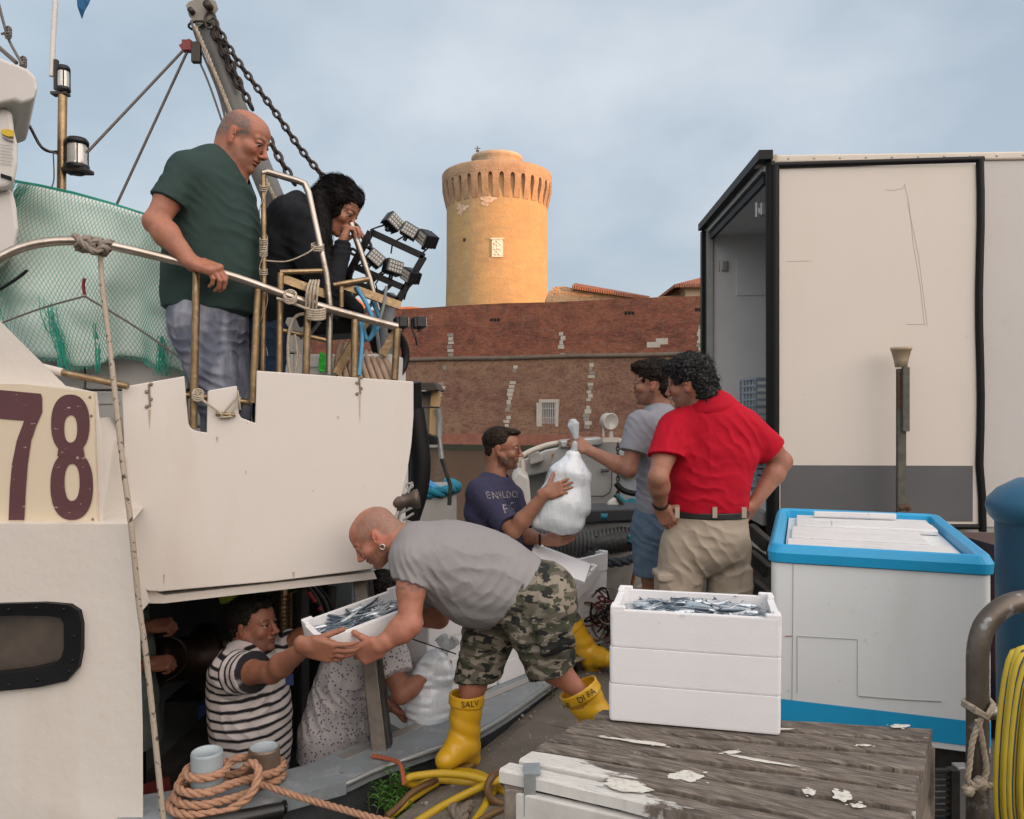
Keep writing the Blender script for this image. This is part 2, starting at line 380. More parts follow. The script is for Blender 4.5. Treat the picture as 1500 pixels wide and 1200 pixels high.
def head_color(o, R, s, base, beard=None, beard_amt=0, brow=(.03, .02, .015), lips=None, buzz=None, scalp=None):
    base = np.array(base)
    def fn(P):
        q = (P-np.asarray(o))@R/s; x, y, z = q[:, 0], q[:, 1], q[:, 2]; c = np.tile(base, (len(P), 1)); ay = np.abs(y)
        n = noise3(P, 28, 3)*.5+noise3(P, 80, 5)*.5
        c *= (1+.14*n)[:, None]
        near = (np.linalg.norm(q*np.array([1, 1, .9]), axis=1) < .16)
        def mixc(col, a): nonlocal c; a = np.clip(a*near, 0, 1)[:, None]; c = c*(1-a)+np.array(col)*a
        red = base*np.array([1.12, .72, .66])
        mixc(red, .6*np.exp(-(((x-.105)/.03)**2+((z+.028)/.016)**2+(y/.02)**2)))
        mixc(red, .45*np.exp(-(((x-.07)/.03)**2+((z+.03)/.022)**2+((ay-.042)/.02)**2)))
        mixc(red, .5*(ay > .072)*(np.abs(z+.005) < .04))
        if buzz is not None:          # close-cropped hair as colour: sides and back
            col, amt, top = buzz; a = smoothst(-.02, .012, z-.38*x)*(1-smoothst(top-.01, top+.012, z+.25*np.maximum(x, 0)))*(1-smoothst(.035, .055, x+.25*(z-.03)))*((ay > .03) | (x < 0))
            mixc(col, a*amt*(.75+.5*noise3(P, 160, 9))*(~((ay > .073) & (z < .03) & (np.abs(x+.008) < .022))))
        if beard is not None:
            d = smoothst(-.030, -.052, z+.15*np.abs(x-.03)-.18*np.maximum(ay-.03, 0)); side = smoothst(.0, .012, x+.02)*smoothst(-.115, -.09, z); lipm = np.exp(-((z+.0635)/.0085)**2-((y)/.021)**2)*(x > .08)
            mixc(beard, beard_amt*d*side*(1-lipm)*(.8+.4*noise3(P, 150, 2)))
        lp = lips if lips is not None else base*np.array([.95, .55, .55])
        mixc(lp, .75*np.exp(-((z+.0635)/.0075)**4-((y)/.021)**4)*(x > .081))
        mixc(base*.06, .9*np.exp(-((z+.0636)/.0016)**2-((y)/.022)**4)*(x > .078))
        mixc(brow, .95*np.exp(-((z-(.0275-.10*np.abs(ay-.03)))/.0042)**2-((ay-.031)/.0175)**4)*(x > .05))
        mixc(base*.12, .8*np.exp(-((z-.0065)/.0026)**2-((ay-.031)/.0155)**4)*(x > .06))      # lash line
        mixc(base*.2, .8*np.exp(-((z+.0405)/.003)**2-((ay-.006)/.0035)**2)*(x > .09))
        return c
    return fn
def eyes(o, R, s, parent, look=(1, 0, 0)):
    mb = MB(); L = R@nrm(look)
    for y in (-1, 1):
        c = np.asarray(o)+R@(np.array([.0775, y*.0305, .0035])*s); M = Vector(L).to_track_quat('Z', 'Y').to_matrix().to_4x4(); M.translation = Vector(c); r = .0124*s
        mb.lathe([(max(r*math.sin(a), 1e-5), r*math.cos(a)) for a in [k*math.pi/16 for k in range(3, 17)]], 18, M, 0)
        mb.lathe([(max(r*1.01*math.sin(a), 1e-5), r*1.01*math.cos(a)) for a in [k*math.pi/32 for k in range(0, 8)]], 18, M, 1)
    return mb.build('eyes', [mat('eye_white', (.34, .30, .27), .35), mat('iris', (.035, .02, .012), .15)], parent)
def finger(base, d, n, lens, r, curl, roll=0.):
    "chain of three tapering phalanges bending towards n"
    P = []; p = np.asarray(base, float); d = nrm(d); n = nrm(np.asarray(n)-d*(np.asarray(n)@d)); ax = np.cross(d, n)
    for i, (L, c) in enumerate(zip(lens, curl)):
        R = np.array(Matrix.Rotation(c, 3, Vector(ax))); d = R@d; q = p+d*L; P.append((*cone(p, q, r*(1-.10*i), r*(.93-.11*i)), .0035)); p = q
    return P
def hand_prims(wr, d, n, side, s=1.0, curl=.35, curls=None, spread=.10, thumb=(.5, .3, .3), tdir=None, fat=1.0):
    """wr wrist point, d finger direction, n palm normal (the way the palm faces), side = thumb side direction"""
    d = nrm(d); n = np.asarray(n, float); n = nrm(n-d*(n@d)); t = np.cross(d, n); t = t if t@np.asarray(side) > 0 else -t
    R = np.stack([d, t, n], 1); W = lambda x, y, z: np.asarray(wr)+R@(np.array([x, y, z])*s)
    P = [(*rbox(W(.048, 0, 0), np.array([.046, .040*fat, .0145*fat])*s, R, .013*s), .012), (*ell(W(.03, .022, .008), np.array([.03, .018, .016])*s, R), .012), (*ell(W(.035, -.025, .006), np.array([.034, .014, .013])*s, R), .012),
         (*econe(W(-.03, 0, 0), W(.03, 0, 0), np.array([.028, .021])*s*fat, np.array([.035, .016])*s*fat, t), .012)]
    ys = (.029, .0095, -.010, -.028); xs = (.088, .093, .089, .080); LL = ((.042, .025, .021), (.046, .029, .022), (.043, .027, .022), (.034, .020, .019)); rr = (.0092, .0096, .0090, .0080)
    for k in range(4):
        c = curls[k] if curls is not None else (curl*.9+.04*k, curl*1.25, curl*.9)
        a = spread*(1.5-k)/1.5; dd = d*math.cos(a)+t*math.sin(a)
        dd = R@np.array([math.cos(a), math.sin(a), 0])
        P += finger(W(xs[k]-.008, ys[k], 0), dd, n, [q*s for q in LL[k]], rr[k]*s*fat, c)
        P.append((*ell(W(xs[k]-.004, ys[k], -.006), np.array([.010, .0085, .009])*s*fat), .006))
    td = tdir if tdir is not None else R@nrm([math.cos(thumb[0]), math.sin(thumb[0]), .35])
    P += finger(W(.022, .030, .004), td, n*.8-t*.6, [.040*s, .032*s, .026*s], .0118*s*fat, (0, thumb[1], thumb[2]))
    return P
def arm_prims(sh, elb, wr, r=1.0, tw=None):
    "upper arm and forearm with muscle bulges"
    sh, elb, wr = map(lambda a: np.asarray(a, float), (sh, elb, wr)); u = nrm(elb-sh); f = nrm(wr-elb)
    bend = nrm(np.cross(u, f)) if np.linalg.norm(np.cross(u, f)) > .05 else nrm(np.cross(u, [0.1, .9, .3]))
    m1 = sh+(elb-sh)*.45; m2 = elb+(wr-elb)*.28
    return [(*cone(sh, m1, .055*r, .052*r), .02), (*cone(m1, elb, .050*r, .040*r), .02), (*cone(elb, m2, .041*r, .046*r), .02), (*cone(m2, wr, .045*r, .0275*r**.5), .02),
            (*ell(elb-nrm(f-u)*.008, np.array([.034]*3)*r), .015)]
def leg_prims(hip, knee, ank, r=1.0):
    hip, knee, ank = map(lambda a: np.asarray(a, float), (hip, knee, ank)); m = knee+(ank-knee)*.3
    return [(*cone(hip, knee, .085*r, .056*r), .03), (*ell(knee, np.array([.058, .058, .062])*r), .02), (*cone(knee, m, .054*r, .057*r), .02), (*cone(m, ank, .056*r, .034*r), .02)]
def skin_obj(name, mname, parts, parent, cf, rough=.58):
    m = mat(mname, rough=rough, attr=True, noise=[(26, .45, (.20, .06, .035), .50, .70), (9, .25, (.40, .20, .12), .5, .7), (150, .45, (.12, .055, .035), .60, .72)], bump=[(60, .35, .005), (300, .3, .002)], Subsurface_Weight=.08, Subsurface_Scale=.01)
    m.node_tree.nodes['Principled BSDF'].inputs['Subsurface Radius'].default_value = (1, .35, .2)
    return field_obj(name, parts, m, parent, cf, 1)
def torso(stations, side, k=.04, grow=0.):
    "stations: (centre, half width, half depth); side: subject's left per station or one vector"
    P = []
    for i in range(len(stations)-1):
        (a, wa, da), (b, wb, db) = stations[i], stations[i+1]; sd_ = side[i] if isinstance(side, list) else side
        P.append((*econe(a, b, (wa+grow, da+grow), (wb+grow, db+grow), sd_), k))
    return P
def folds(specs, seed=0):
    """specs: (centre, radius, direction across the folds, frequency, amplitude)"""
    def fn(P):
        o = np.zeros(len(P)); wv = noise3(P, 9, seed)*.9+noise3(P, 21, seed+1)*.35
        for c, r, d, fr, am in specs:
            q = P-np.asarray(c); g = np.exp(-(q**2).sum(-1)/(r*r)*1.2); ph = (q@nrm(d))*fr+wv*2.2
            o += am*g*(np.abs(np.sin(ph))**.7*2-1.2)
        return o+(noise3(P, 14, seed+4)*.0035+noise3(P, 34, seed+6)*.0014)
    return fn
def hair_obj(o, R, s, parent, cmat, prs, subs=(), amp=.004, fr=45, h=.0028, name='hair', stretch=None, strands=1500, slen=.020, curl=.5, flow=None):
    W = lambda q: np.asarray(o)+R@(np.array(q)*s); P = []
    for p in prs:
        if p[0] == 'e': P.append((*ell(W(p[1]), np.array(p[2])*s, R), p[3] if len(p) > 3 else .012))
        elif p[0] == 'c': P.append((*cone(W(p[1]), W(p[2]), p[3]*s, p[4]*s), .015))
    S = []
    for p in subs:
        if p[0] == 'e': S.append((*ell(W(p[1]), np.array(p[2])*s, R), .008))
        elif p[0] == 'b': S.append((*rbox(W(p[1]), np.array(p[2])*s, R, .01), .008))
    F = blob(P, h, .015, subs=S); st = np.ones(3) if stretch is None else np.array(stretch)
    F.disp(lambda Q: (np.abs(noise3(((Q-o)@R)*st, fr, 1))*1.6+np.abs(noise3(((Q-o)@R)*st, fr*2.3, 2))*.9-.9)*-amp)
    v, q = F.mesh(); v = relax(v, q, 1); c = v[q].mean(1); nn = np.cross(v[q[:, 1]]-v[q[:, 0]], v[q[:, 2]]-v[q[:, 0]]); nn /= np.linalg.norm(nn, axis=1)[:, None]+1e-12
    cen = v.mean(0); flip = ((c-cen)*nn).sum(1).mean() < 0; nn = -nn if flip else nn
    return field_obj(name, [(v, q), strand_mesh(c, nn, strands, slen, curl, R, flow)], cmat, parent, None, 1)
def strand_mesh(c, nn, n, slen, curl, R, flow):
    "fine strands growing from surface points c with normals nn; three sided tapering tubes"
    g = np.random.default_rng(n); id_ = g.integers(0, len(c), n); p = c[id_]; m_ = nn[id_]; fl = R@np.array(flow if flow is not None else (-.5, 0, -.8)); t = fl-m_*(m_@fl)[:, None]; t /= np.linalg.norm(t, axis=1)[:, None]+1e-9; t = t+g.normal(0, curl, t.shape); t /= np.linalg.norm(t, axis=1)[:, None]
    L = slen*g.uniform(.5, 1.2, n)[:, None]; K = 5; P = [p-m_*.002]; d = t*.75+m_*(.25+curl*.6); tw = g.normal(0, 1, t.shape)
    for k in range(1, K): d = d+tw*curl*.55-m_*(.16+curl*.1); d /= np.linalg.norm(d, axis=1)[:, None]; P.append(P[-1]+d*L/(K-1))
    P = np.stack(P, 1); b1 = np.cross(t, m_); b1 /= np.linalg.norm(b1, axis=1)[:, None]+1e-9; rad = np.array([.0011, .0011, .0009, .0007, .0003])
    vs = np.stack([P+rad[None, :, None]*(b1*math.cos(a)+m_*math.sin(a))[:, None, :] for a in (0, 2.094, 4.189)], 2).reshape(-1, 3)
    base = (np.arange(n)*K*3)[:, None, None]; kk = (np.arange(K-1)*3)[None, :, None]; j = np.arange(3)[None, None, :]; j2 = (j+1) % 3
    return vs, np.stack([base+kk+j, base+kk+j2, base+kk+3+j2, base+kk+3+j], -1).reshape(-1, 4)
def hair_mat(name, col, grey=None):
    def ex(N, L, b, tc, src):
        wv = N.new('ShaderNodeTexNoise'); wv.inputs['Scale'].default_value = 130; wv.inputs['Detail'].default_value = 3
        L.new(tc.outputs['Object'], wv.inputs[0]); r = N.new('ShaderNodeValToRGB'); r.color_ramp.elements[0].position = .45; r.color_ramp.elements[1].position = .75
        r.color_ramp.elements[0].color = (*[c*.5 for c in col], 1); r.color_ramp.elements[1].color = (*(grey or [c*2.2 for c in col]), 1)
        L.new(wv.outputs[0], r.inputs[0]); L.new(r.outputs[0], b.inputs['Base Color'])
        bp = N.new('ShaderNodeBump'); bp.inputs['Strength'].default_value = .7; bp.inputs['Distance'].default_value = .004; L.new(wv.outputs[0], bp.inputs['Height']); L.new(bp.outputs[0], b.inputs['Normal'])
    return mat(name, col, .6, extra=ex, spec=.12)
# ---------------------------------------------------------------- setting: water, quay, fortress
def plane_pt(px, py, P0, N):
    d = np.array([(px-CX)/F_PX, 1, -(py-CY)/F_PX]); o = np.array([0, 0, EYE]); N = np.asarray(N, float); return o+d*((np.asarray(P0, float)-o)@N)/(d@N)
WZ = -1.5
def water_extra(N, L, b, tc, src):
    mp = N.new('ShaderNodeMapping'); mp.inputs['Scale'].default_value = (1, 2.2, 1); L.new(tc.outputs['Object'], mp.inputs[0])
    a = N.new('ShaderNodeTexNoise'); a.inputs['Scale'].default_value = 1.6; a.inputs['Detail'].default_value = 4; L.new(mp.outputs[0], a.inputs[0])
    bp = N.new('ShaderNodeBump'); bp.inputs['Strength'].default_value = .35; bp.inputs['Distance'].default_value = .15; L.new(a.outputs[0], bp.inputs['Height']); L.new(bp.outputs[0], b.inputs['Normal'])
M_water = mat('harbour_water', (.035, .038, .028), .07, spec=.6, extra=water_extra)
mb = MB(); mb.box((-400, -70, WZ-.3), (300, 500, WZ)); tag(mb.build('water', M_water), kind='structure')
# quay: edge line runs from lower left away to the right
QA, QD = V(-.44, 2.92), nrm(V(.47, .97)); QN = V(-QD[1], QD[0])      # QN points over the water
def q_edge(y): return QA[0]+QD[0]*(y-QA[1])/QD[1]
M_quay = mat('worn_concrete', (.11, .10, .088), .9, noise=[(6, .7, (.07, .062, .052)), (45, .5, (.26, .24, .21), .55, .7)], bump=[(25, .5, .02), (160, .5, .006)])
M_stone = mat('quay_stone', (.15, .13, .105), .9, noise=[(5, .7, (.10, .088, .07)), (60, .45, (.30, .28, .25), .60, .70), (9, .5, (.09, .10, .05), .6, .72)], bump=[(12, .6, .03), (90, .6, .008)])
mb = MB(); e0, e1 = -70, 16
poly = [(q_edge(e0)+.55, e0), (80, e0), (80, e1), (q_edge(e1)+.55, e1)]
mb.add([(x, y, 0) for x, y in poly]+[(x, y, -2.5) for x, y in poly], [(0,1,2,3), (0,3,7,4), (1,0,4,5), (3,2,6,7), (2,1,5,6)]); tag(mb.build('quay_ground', M_quay), kind='structure')
mb = MB(); n = 14
for i in range(n):                 # coping stones with chipped edges
    s0, s1 = -3.2+i*1.05, -3.2+(i+1)*1.05-.012; h = .015+.02*RNG.random(); inn = .58+.05*RNG.random()
    ns = 14; prof = [(-.02, -2.4), (-.03, -.10), (.0, -.03), (.035, h*.6), (.10, h), (inn-.03, h), (inn, -.02), (inn, -.5)]
    vs = []
    for k in range(ns+1):
        s_ = s0+(s1-s0)*k/ns
        for (t_, z_) in prof:
            j = .012*noise3(np.array([[s_*3, t_*9, z_*5]]), 3, i)[0]; p = QA+QD*s_-QN*(t_+j); vs.append((p[0], p[1], z_+(j if z_ > -.2 else 0)))
    m_ = len(prof); fs = [(k*m_+a, k*m_+a+1, (k+1)*m_+a+1, (k+1)*m_+a) for k in range(ns) for a in range(m_-1)]+[tuple(range(m_)), tuple(reversed([ns*m_+a for a in range(m_)]))]
    mb.add(vs, fs)
tag(mb.build('quay_edge', M_stone), kind='structure')
# fortress curtain wall
WA, WB = V(-8.97, 63.6), V(14.2, 56.0); WD = nrm(WB-WA); WN = V(WD[1], -WD[0])
if WN[1] > 0: WN = -WN
W_ANG = math.atan2(WD[1], WD[0]); W0 = (WA[0], WA[1], 0)
def wpt(px, py, off=0.):
    "photo pixel -> local wall coordinates (along, z)"
    p = plane_pt(px, py, (WA[0]+WN[0]*off, WA[1]+WN[1]*off, 0), (WN[0], WN[1], 0)); return (p[:2]-WA)@WD, p[2]
def brick_extra(big, dark, light, base, sc=1.0, tint=(.24, .17, .09)):
    def ex(N, L, b, tc, src):
        sx = N.new('ShaderNodeSeparateXYZ'); cx_ = N.new('ShaderNodeCombineXYZ'); L.new(tc.outputs['Object'], sx.inputs[0]); L.new(sx.outputs[0], cx_.inputs[0]); L.new(sx.outputs[2], cx_.inputs[1])
        wob = N.new('ShaderNodeTexNoise'); wob.inputs['Scale'].default_value = .7; L.new(cx_.outputs[0], wob.inputs[0])
        ad = N.new('ShaderNodeMixRGB'); ad.blend_type = 'ADD'; ad.inputs[0].default_value = .25; L.new(cx_.outputs[0], ad.inputs[1]); L.new(wob.outputs[1], ad.inputs[2])
        bt = N.new('ShaderNodeTexBrick'); bt.inputs['Scale'].default_value = 1/sc; bt.inputs['Brick Width'].default_value = .34; bt.inputs['Row Height'].default_value = .10; bt.inputs['Mortar Size'].default_value = .010; bt.inputs['Mortar Smooth'].default_value = .6; bt.inputs['Bias'].default_value = -.1
        bt.inputs['Color1'].default_value = (*base, 1); bt.inputs['Color2'].default_value = (*dark, 1); bt.inputs['Mortar'].default_value = (*light, 1); L.new(ad.outputs[0], bt.inputs[0])
        cur = bt.outputs[0]
        for (sc_, lo, hi, c_, am) in big:
            n = N.new('ShaderNodeTexNoise'); n.inputs['Scale'].default_value = sc_; n.inputs['Detail'].default_value = 8; n.inputs['Roughness'].default_value = .68; mp = N.new('ShaderNodeMapping'); mp.inputs['Scale'].default_value = (1, 1, 1.8); L.new(tc.outputs['Object'], mp.inputs[0]); L.new(mp.outputs[0], n.inputs[0])
            r = N.new('ShaderNodeValToRGB'); r.color_ramp.elements[0].position = lo; r.color_ramp.elements[1].position = hi; L.new(n.outputs[0], r.inputs[0])
            mu = N.new('ShaderNodeMath'); mu.operation = 'MULTIPLY'; mu.inputs[1].default_value = am; L.new(r.outputs[0], mu.inputs[0])
            x = N.new('ShaderNodeMixRGB'); x.inputs[2].default_value = (*c_, 1); L.new(mu.outputs[0], x.inputs[0]); L.new(cur, x.inputs[1]); cur = x.outputs[0]
        L.new(cur, b.inputs['Base Color'])
        bp = N.new('ShaderNodeBump'); bp.inputs['Strength'].default_value = .8; bp.inputs['Distance'].default_value = .05; L.new(bt.outputs['Fac'], bp.inputs['Height']); bp.invert = True; L.new(bp.outputs[0], b.inputs['Normal'])
    return ex
M_bU = mat('old_brick', (.2, .08, .05), .95, extra=brick_extra([(.35, .42, .66, (.30, .115, .06), .8), (1.6, .52, .70, (.30, .19, .13), .55), (.6, .48, .64, (.07, .028, .02), .6), (4.5, .5, .62, (.07, .03, .022), .6), (2.6, .6, .72, (.30, .24, .19), .5)], (.10, .03, .02), (.24, .15, .11), (.25, .075, .045)))
M_bL = mat('weathered_brick', (.2, .1, .07), .95, extra=brick_extra([(.3, .4, .6, (.235, .14, .085), .8), (1.1, .48, .66, (.09, .038, .027), .55), (4.5, .5, .62, (.06, .03, .022), .6), (3.0, .6, .72, (.33, .28, .22), .6)], (.13, .055, .038), (.22, .15, .11), (.20, .095, .062)))
M_ston = mat('pale_stone', (.38, .34, .29), .9, noise=[(3, .6, (.26, .23, .19)), (20, .4, (.55, .52, .46))], bump=(8, .5, .05))
wall = empty('fortress_wall', W0, 'long battered red brick fortress wall rising from the water behind the boats', 'wall', rz=W_ANG)
SA, SB = -90, 130; ZC = 5.4; ZT = 9.55; BAT = 1.15
def wl(px, py, off=0.): a, z = wpt(px, py, off); return a, z
mb = MB()
segs = 60
for i in range(segs):
    a, b_ = SA+(SB-SA)*i/segs, SA+(SB-SA)*(i+1)/segs
    za, zb = ZT+.10*noise3(np.array([[a, 0, 0]]), .3, 3)[0], ZT+.10*noise3(np.array([[b_, 0, 0]]), .3, 3)[0]
    mb.add([(a, 0, ZC), (b_, 0, ZC), (b_, 0, zb), (a, 0, za), (b_, 3.2, zb), (a, 3.2, za), (a, 3.2, ZC), (b_, 3.2, ZC)], [(0,1,2,3), (3,2,4,5), (5,4,7,6)])
mb.build('upper_wall', M_bU, wall, local=True)
mb = MB(); mb.add([(SA, -BAT, -.35), (SB, -BAT, -.35), (SB, 0, ZC), (SA, 0, ZC)], [(0,1,2,3)]); mb.build('battered_face', M_bL, wall, local=True)
mb = MB(); mb.box((SA, -BAT-.12, -1.15), (SB, 0, -.35)); mb.build('base_course', mat('red_plaster', (.23, .085, .055), .9, noise=[(1.2, .6, (.14, .055, .04)), (5, .35, (.30, .15, .10))], bump=(10, .4, .03)), wall, local=True)
mb = MB(); mb.box((SA, -BAT-.3, -2.5), (SB, 0, -1.15)); mb.build('algae_band', mat('green_algae', (.03, .032, .018), .8, noise=(3, .6, (.015, .018, .012))), wall, local=True)
mb = MB(); mb.tube([(SA+(SB-SA)*k/80, -.06, ZC+.05+.03*math.sin(k*1.7)) for k in range(81)], .17, 8); mb.build('cordon', mat('cordon_stone', (.14, .105, .08), .9, noise=(2, .6, (.075, .06, .045))), wall, local=True)
random.seed(11)
def slope_off(z): return -BAT*(ZC-z)/(ZC+.35) if z < ZC else 0.
def rib(x0, y0, x1, y1, lean=True, wid=.42, name='quoin_strip', gap=.25):
    mb = MB(); m = max(3, int(abs(y1-y0)/5.5)); 
    for k in range(m):
        if random.random() < gap: continue
        px = x0+(x1-x0)*(k+.5)/m; py = y0+(y1-y0)*(k+.5)/m; a, z = wl(px, py, 0.)
        off = slope_off(z); a, z = wl(px, py, -off); hh = abs(y1-y0)/m*60/F_PX*.46*random.uniform(.75, 1.1); ww = wid*random.uniform(.30, .62); a += random.uniform(-.12, .12)
        mb.box((a-ww, off-.05-.04*random.random(), z-hh), (a+ww, off+.3, z+hh), random.choice((0, 0, 1)))
    if mb.v: mb.build(name, [M_ston, mat('grey_stone', (.24, .215, .18), .9, noise=(5, .5, (.13, .11, .09)))], wall, local=True)
for q in ((660, 488, 660, 528), (823, 486, 823, 524), (1027, 476, 1027, 520)): rib(*q, gap=.05)
for q in ((650, 536, 637, 640), (754, 535, 742, 626), (867, 532, 858, 645), (985, 530, 980, 640), (560, 540, 540, 640)): rib(*q, gap=.22)
a, z = wl(963, 504)
mb = MB(); mb.box((a-.75, -.05, z-.25), (a+.2, .3, z+.15)); mb.box((a-.1, -.06, z-.05), (a+.75, .3, z+.4)); mb.build('repair_patch', M_ston, wall, local=True)
for px in (725, 922, 1025, 612):       # little drain holes under the parapet
    for d_ in (-5, 0, 5):
        a, z = wl(px+d_, 470-(px-600)*.05+5); mb = MB(); mb.box((a-.11, -.012, z-.12), (a+.11, .2, z+.12)); mb.build('drain_hole', mat('dark_hole', (.012, .01, .008), 1), wall, local=True)
# barred window in the battered face
a0, z0 = wl(786, 634, 1.0); a1, z1 = wl(820, 590, .55); off = -.85
wf = MB(); wf.box((a0, off-.18, z0), (a0+.42, off+.4, z1)); wf.box((a1-.22, off-.18, z0), (a1, off+.4, z1)); wf.box((a0, off-.2, z0-.16), (a1, off+.4, z0)); wf.box((a0+.2, off-.2, z1), (a1, off+.4, z1+.25))
win = wf.build('window', M_ston, wall, local=True)
mb = MB(); mb.box((a0+.42, off-.02, z0), (a1-.22, off+.05, z1)); mb.build('opening', mat('dark_hole'), win, local=True)
mb = MB()
for k in range(7): x = a0+.5+(a1-a0-.78)*k/6; mb.box((x-.035, off-.14, z0), (x+.035, off-.08, z1))
for k in range(3): zz = z0+(z1-z0)*(k+.6)/3.2; mb.box((a0+.42, off-.13, zz-.03), (a1-.22, off-.09, zz+.03))
mb.build('bars', mat('window_bars', (.33, .31, .29), .6), win, local=True)
# terrace behind the wall
mb = MB(); c, s_ = math.cos(W_ANG), math.sin(W_ANG)
tr = [(SA, 3.0), (SB, 3.0), (SB, 120), (SA, 120)]; mb.add([(W0[0]+c*a-s_*b_, W0[1]+s_*a+c*b_, 9.2) for a, b_ in tr], [(0,1,2,3)])
tag(mb.build('terrace_ground', mat('terrace', (.2, .16, .11), .95)), kind='structure')
# round tower
TC = V((728-750)/F_PX*95, 95.0); tower = empty('round_tower', (TC[0], TC[1], 9.2), 'tall round sunlit stone tower with a corbelled crown above the brick wall', 'tower')
M_tow = mat('tower_plaster', (.40, .265, .12), .95, noise=[(.35, .7, (.31, .21, .105)), (.9, .5, (.47, .33, .165), .5, .7), (2.5, .4, (.28, .20, .12), .55, .7), (.5, .55, (.27, .20, .125), .45, .7, (1, 1, 4.5))], bump=[(3, .5, .12), (14, .4, .04)])
M_crn = mat('crown_stone', (.34, .225, .14), .95, noise=[(.6, .7, (.20, .135, .09)), (2.2, .5, (.42, .31, .19), .5, .7)], bump=[(4, .6, .12)])
tz = lambda py: EYE-(py-600)/F_PX*95-9.2
mb = MB(); mb.lathe([(6.12, -.5), (6.08, tz(440)), (6.0, tz(400)), (5.98, tz(330)), (5.98, tz(270))], 72); mb.build('shaft', M_tow, tower, local=True)
mb = MB(); zt, zb, za = tz(262), tz(310), tz(283); r1 = 6.52
mb.lathe([(6.0, zt-.05), (6.0, tz(258)), (6.40, tz(258)), (r1+.03, tz(261)), (r1, tz(266)), (r1, tz(272.5))], 96)
NB = 32
for k in range(NB):
    a0_ = 2*math.pi*k/NB; da = 2*math.pi/NB; pw = .29        # pillar half share of the bay
    def cyl(t, z, r): a_ = a0_+da*t; return (r*math.cos(a_), r*math.sin(a_), z)
    # bracket: curved profile leaning out
    pr = [(5.9, zb), (6.06, zb+.25), (6.22, zb+.9), (6.40, zb+1.7), (r1-.02, za), (r1-.02, tz(272.5))]
    vs = []; 
    for (r, z) in pr: vs += [cyl(-pw, z, r), cyl(pw, z, r), cyl(pw, z, 5.85), cyl(-pw, z, 5.85)]
    fs = []
    for i in range(len(pr)-1):
        o_ = i*4; fs += [(o_, o_+1, o_+5, o_+4), (o_+1, o_+2, o_+6, o_+5), (o_+3, o_, o_+4, o_+7)]
    mb.add(vs, fs)
    vs = []; n_ = 8; z_sp = tz(280)
    for i in range(n_+1):
        t = i/n_; th = math.pi*t; x = .5-(.5-pw)*math.cos(th); z = z_sp+math.sin(th)*(tz(274.5)-z_sp)
        vs += [cyl(x, z, r1-.02), cyl(x, tz(272.4), r1-.02), cyl(x, z, 5.9)]
    mb.add(vs, [(3*i, 3*i+3, 3*i+4, 3*i+1) for i in range(n_)]+[(3*i, 3*i+2, 3*i+5, 3*i+3) for i in range(n_)])
mb.build('crown', M_crn, tower, local=True)
mb = MB(); mb.lathe([(6.2, tz(262)), (.1, tz(261.5))], 48); mb.lathe([(2.85, tz(263)), (2.85, tz(238)), (3.02, tz(236.5)), (3.08, tz(233.5)), (3.0, tz(231)), (2.6, tz(230.2)), (.01, tz(230.0))], 40); mb.build('lantern_drum', mat('drum_stone', (.42, .33, .23), .95, noise=[(1, .6, (.30, .23, .16))], bump=(5, .5, .1)), tower, local=True)
mb = MB(); mb.box((.9, -2.95, tz(256)), (1.5, -2.7, tz(248))); mb.build('drum_window', mat('dark_hole'), tower, local=True)
mb = MB(); x_ = (700-728)/F_PX*95; mb.tube([(x_, -1, tz(238)), (x_, -1, tz(218))], .06, 6); mb.box((x_-.35, -1.03, tz(222)), (x_+.35, -.97, tz(221))); mb.box((x_-.2, -1.1, tz(226)), (x_+.2, -.9, tz(224))); mb.build('weather_vane', mat('vane', (.1, .09, .08), .6, 1.), tower, local=True)
# carved plaque
mb = MB(); px_ = (730-728)/12.28; y_ = -6.02
mb.box((px_-.62, y_-.12, tz(391)), (px_+.62, y_+.1, tz(367))); mb.box((px_-.75, y_-.2, tz(367)), (px_+.75, y_+.1, tz(365)))
for i, (u_, v_) in enumerate([(0, .75), (-.28, .5), (.28, .5), (0, .3), (-.25, -.1), (.25, -.1), (0, -.35), (-.2, -.65), (.2, -.65), (0, .0)]): mb.lathe([(.001, -.07), (.13, -.05), (.17, 0)], 8, Matrix.Translation((px_+u_, y_-.13, (tz(391)+tz(367))/2+v_))@Matrix.Rotation(R_(90), 4, 'X').inverted())
mb.build('plaque', mat('marble', (.72, .66, .56), .7, noise=(8, .7, (.30, .24, .17), .5, .6)), tower, local=True)
for (qx, qy, s1_, s2_) in ((680, 320, 10, 7), (716, 312, 10, 7)):
    ang = math.asin(max(-1, min(1, (qx-728)/73.5))); mb = MB(); pts = []
    n_ = 22; ctr = (math.sin(ang)*6.0, -math.cos(ang)*6.0)
    for i in range(n_): th = 2*math.pi*i/n_; rr = 1+.35*math.sin(3*th+1)+.22*math.sin(7*th); A = ang+s1_/73.5*math.cos(th)*rr; pts.append((math.sin(A)*6.03, -math.cos(A)*6.03, tz(qy)+s2_/12.28*math.sin(th)*rr))
    mb.add(pts+[(math.sin(ang)*6.04, -math.cos(ang)*6.04, tz(qy))], [(i, (i+1) % n_, n_) for i in range(n_)]); mb.build('bare_stone_patch', mat('bare_stone', (.55, .42, .30), .9, noise=(4, .8, (.32, .20, .13), .45, .6), bump=(6, .7, .1)), tower, local=True)
mb = MB(); ang = math.asin((684-728)/73.5); mb.box((math.sin(ang)*6-.15, -math.cos(ang)*6.05-.05, tz(366)), (math.sin(ang)*6+.15, -math.cos(ang)*6+.2, tz(362))); mb.build('putlog_hole', mat('dark_hole'), tower, local=True)
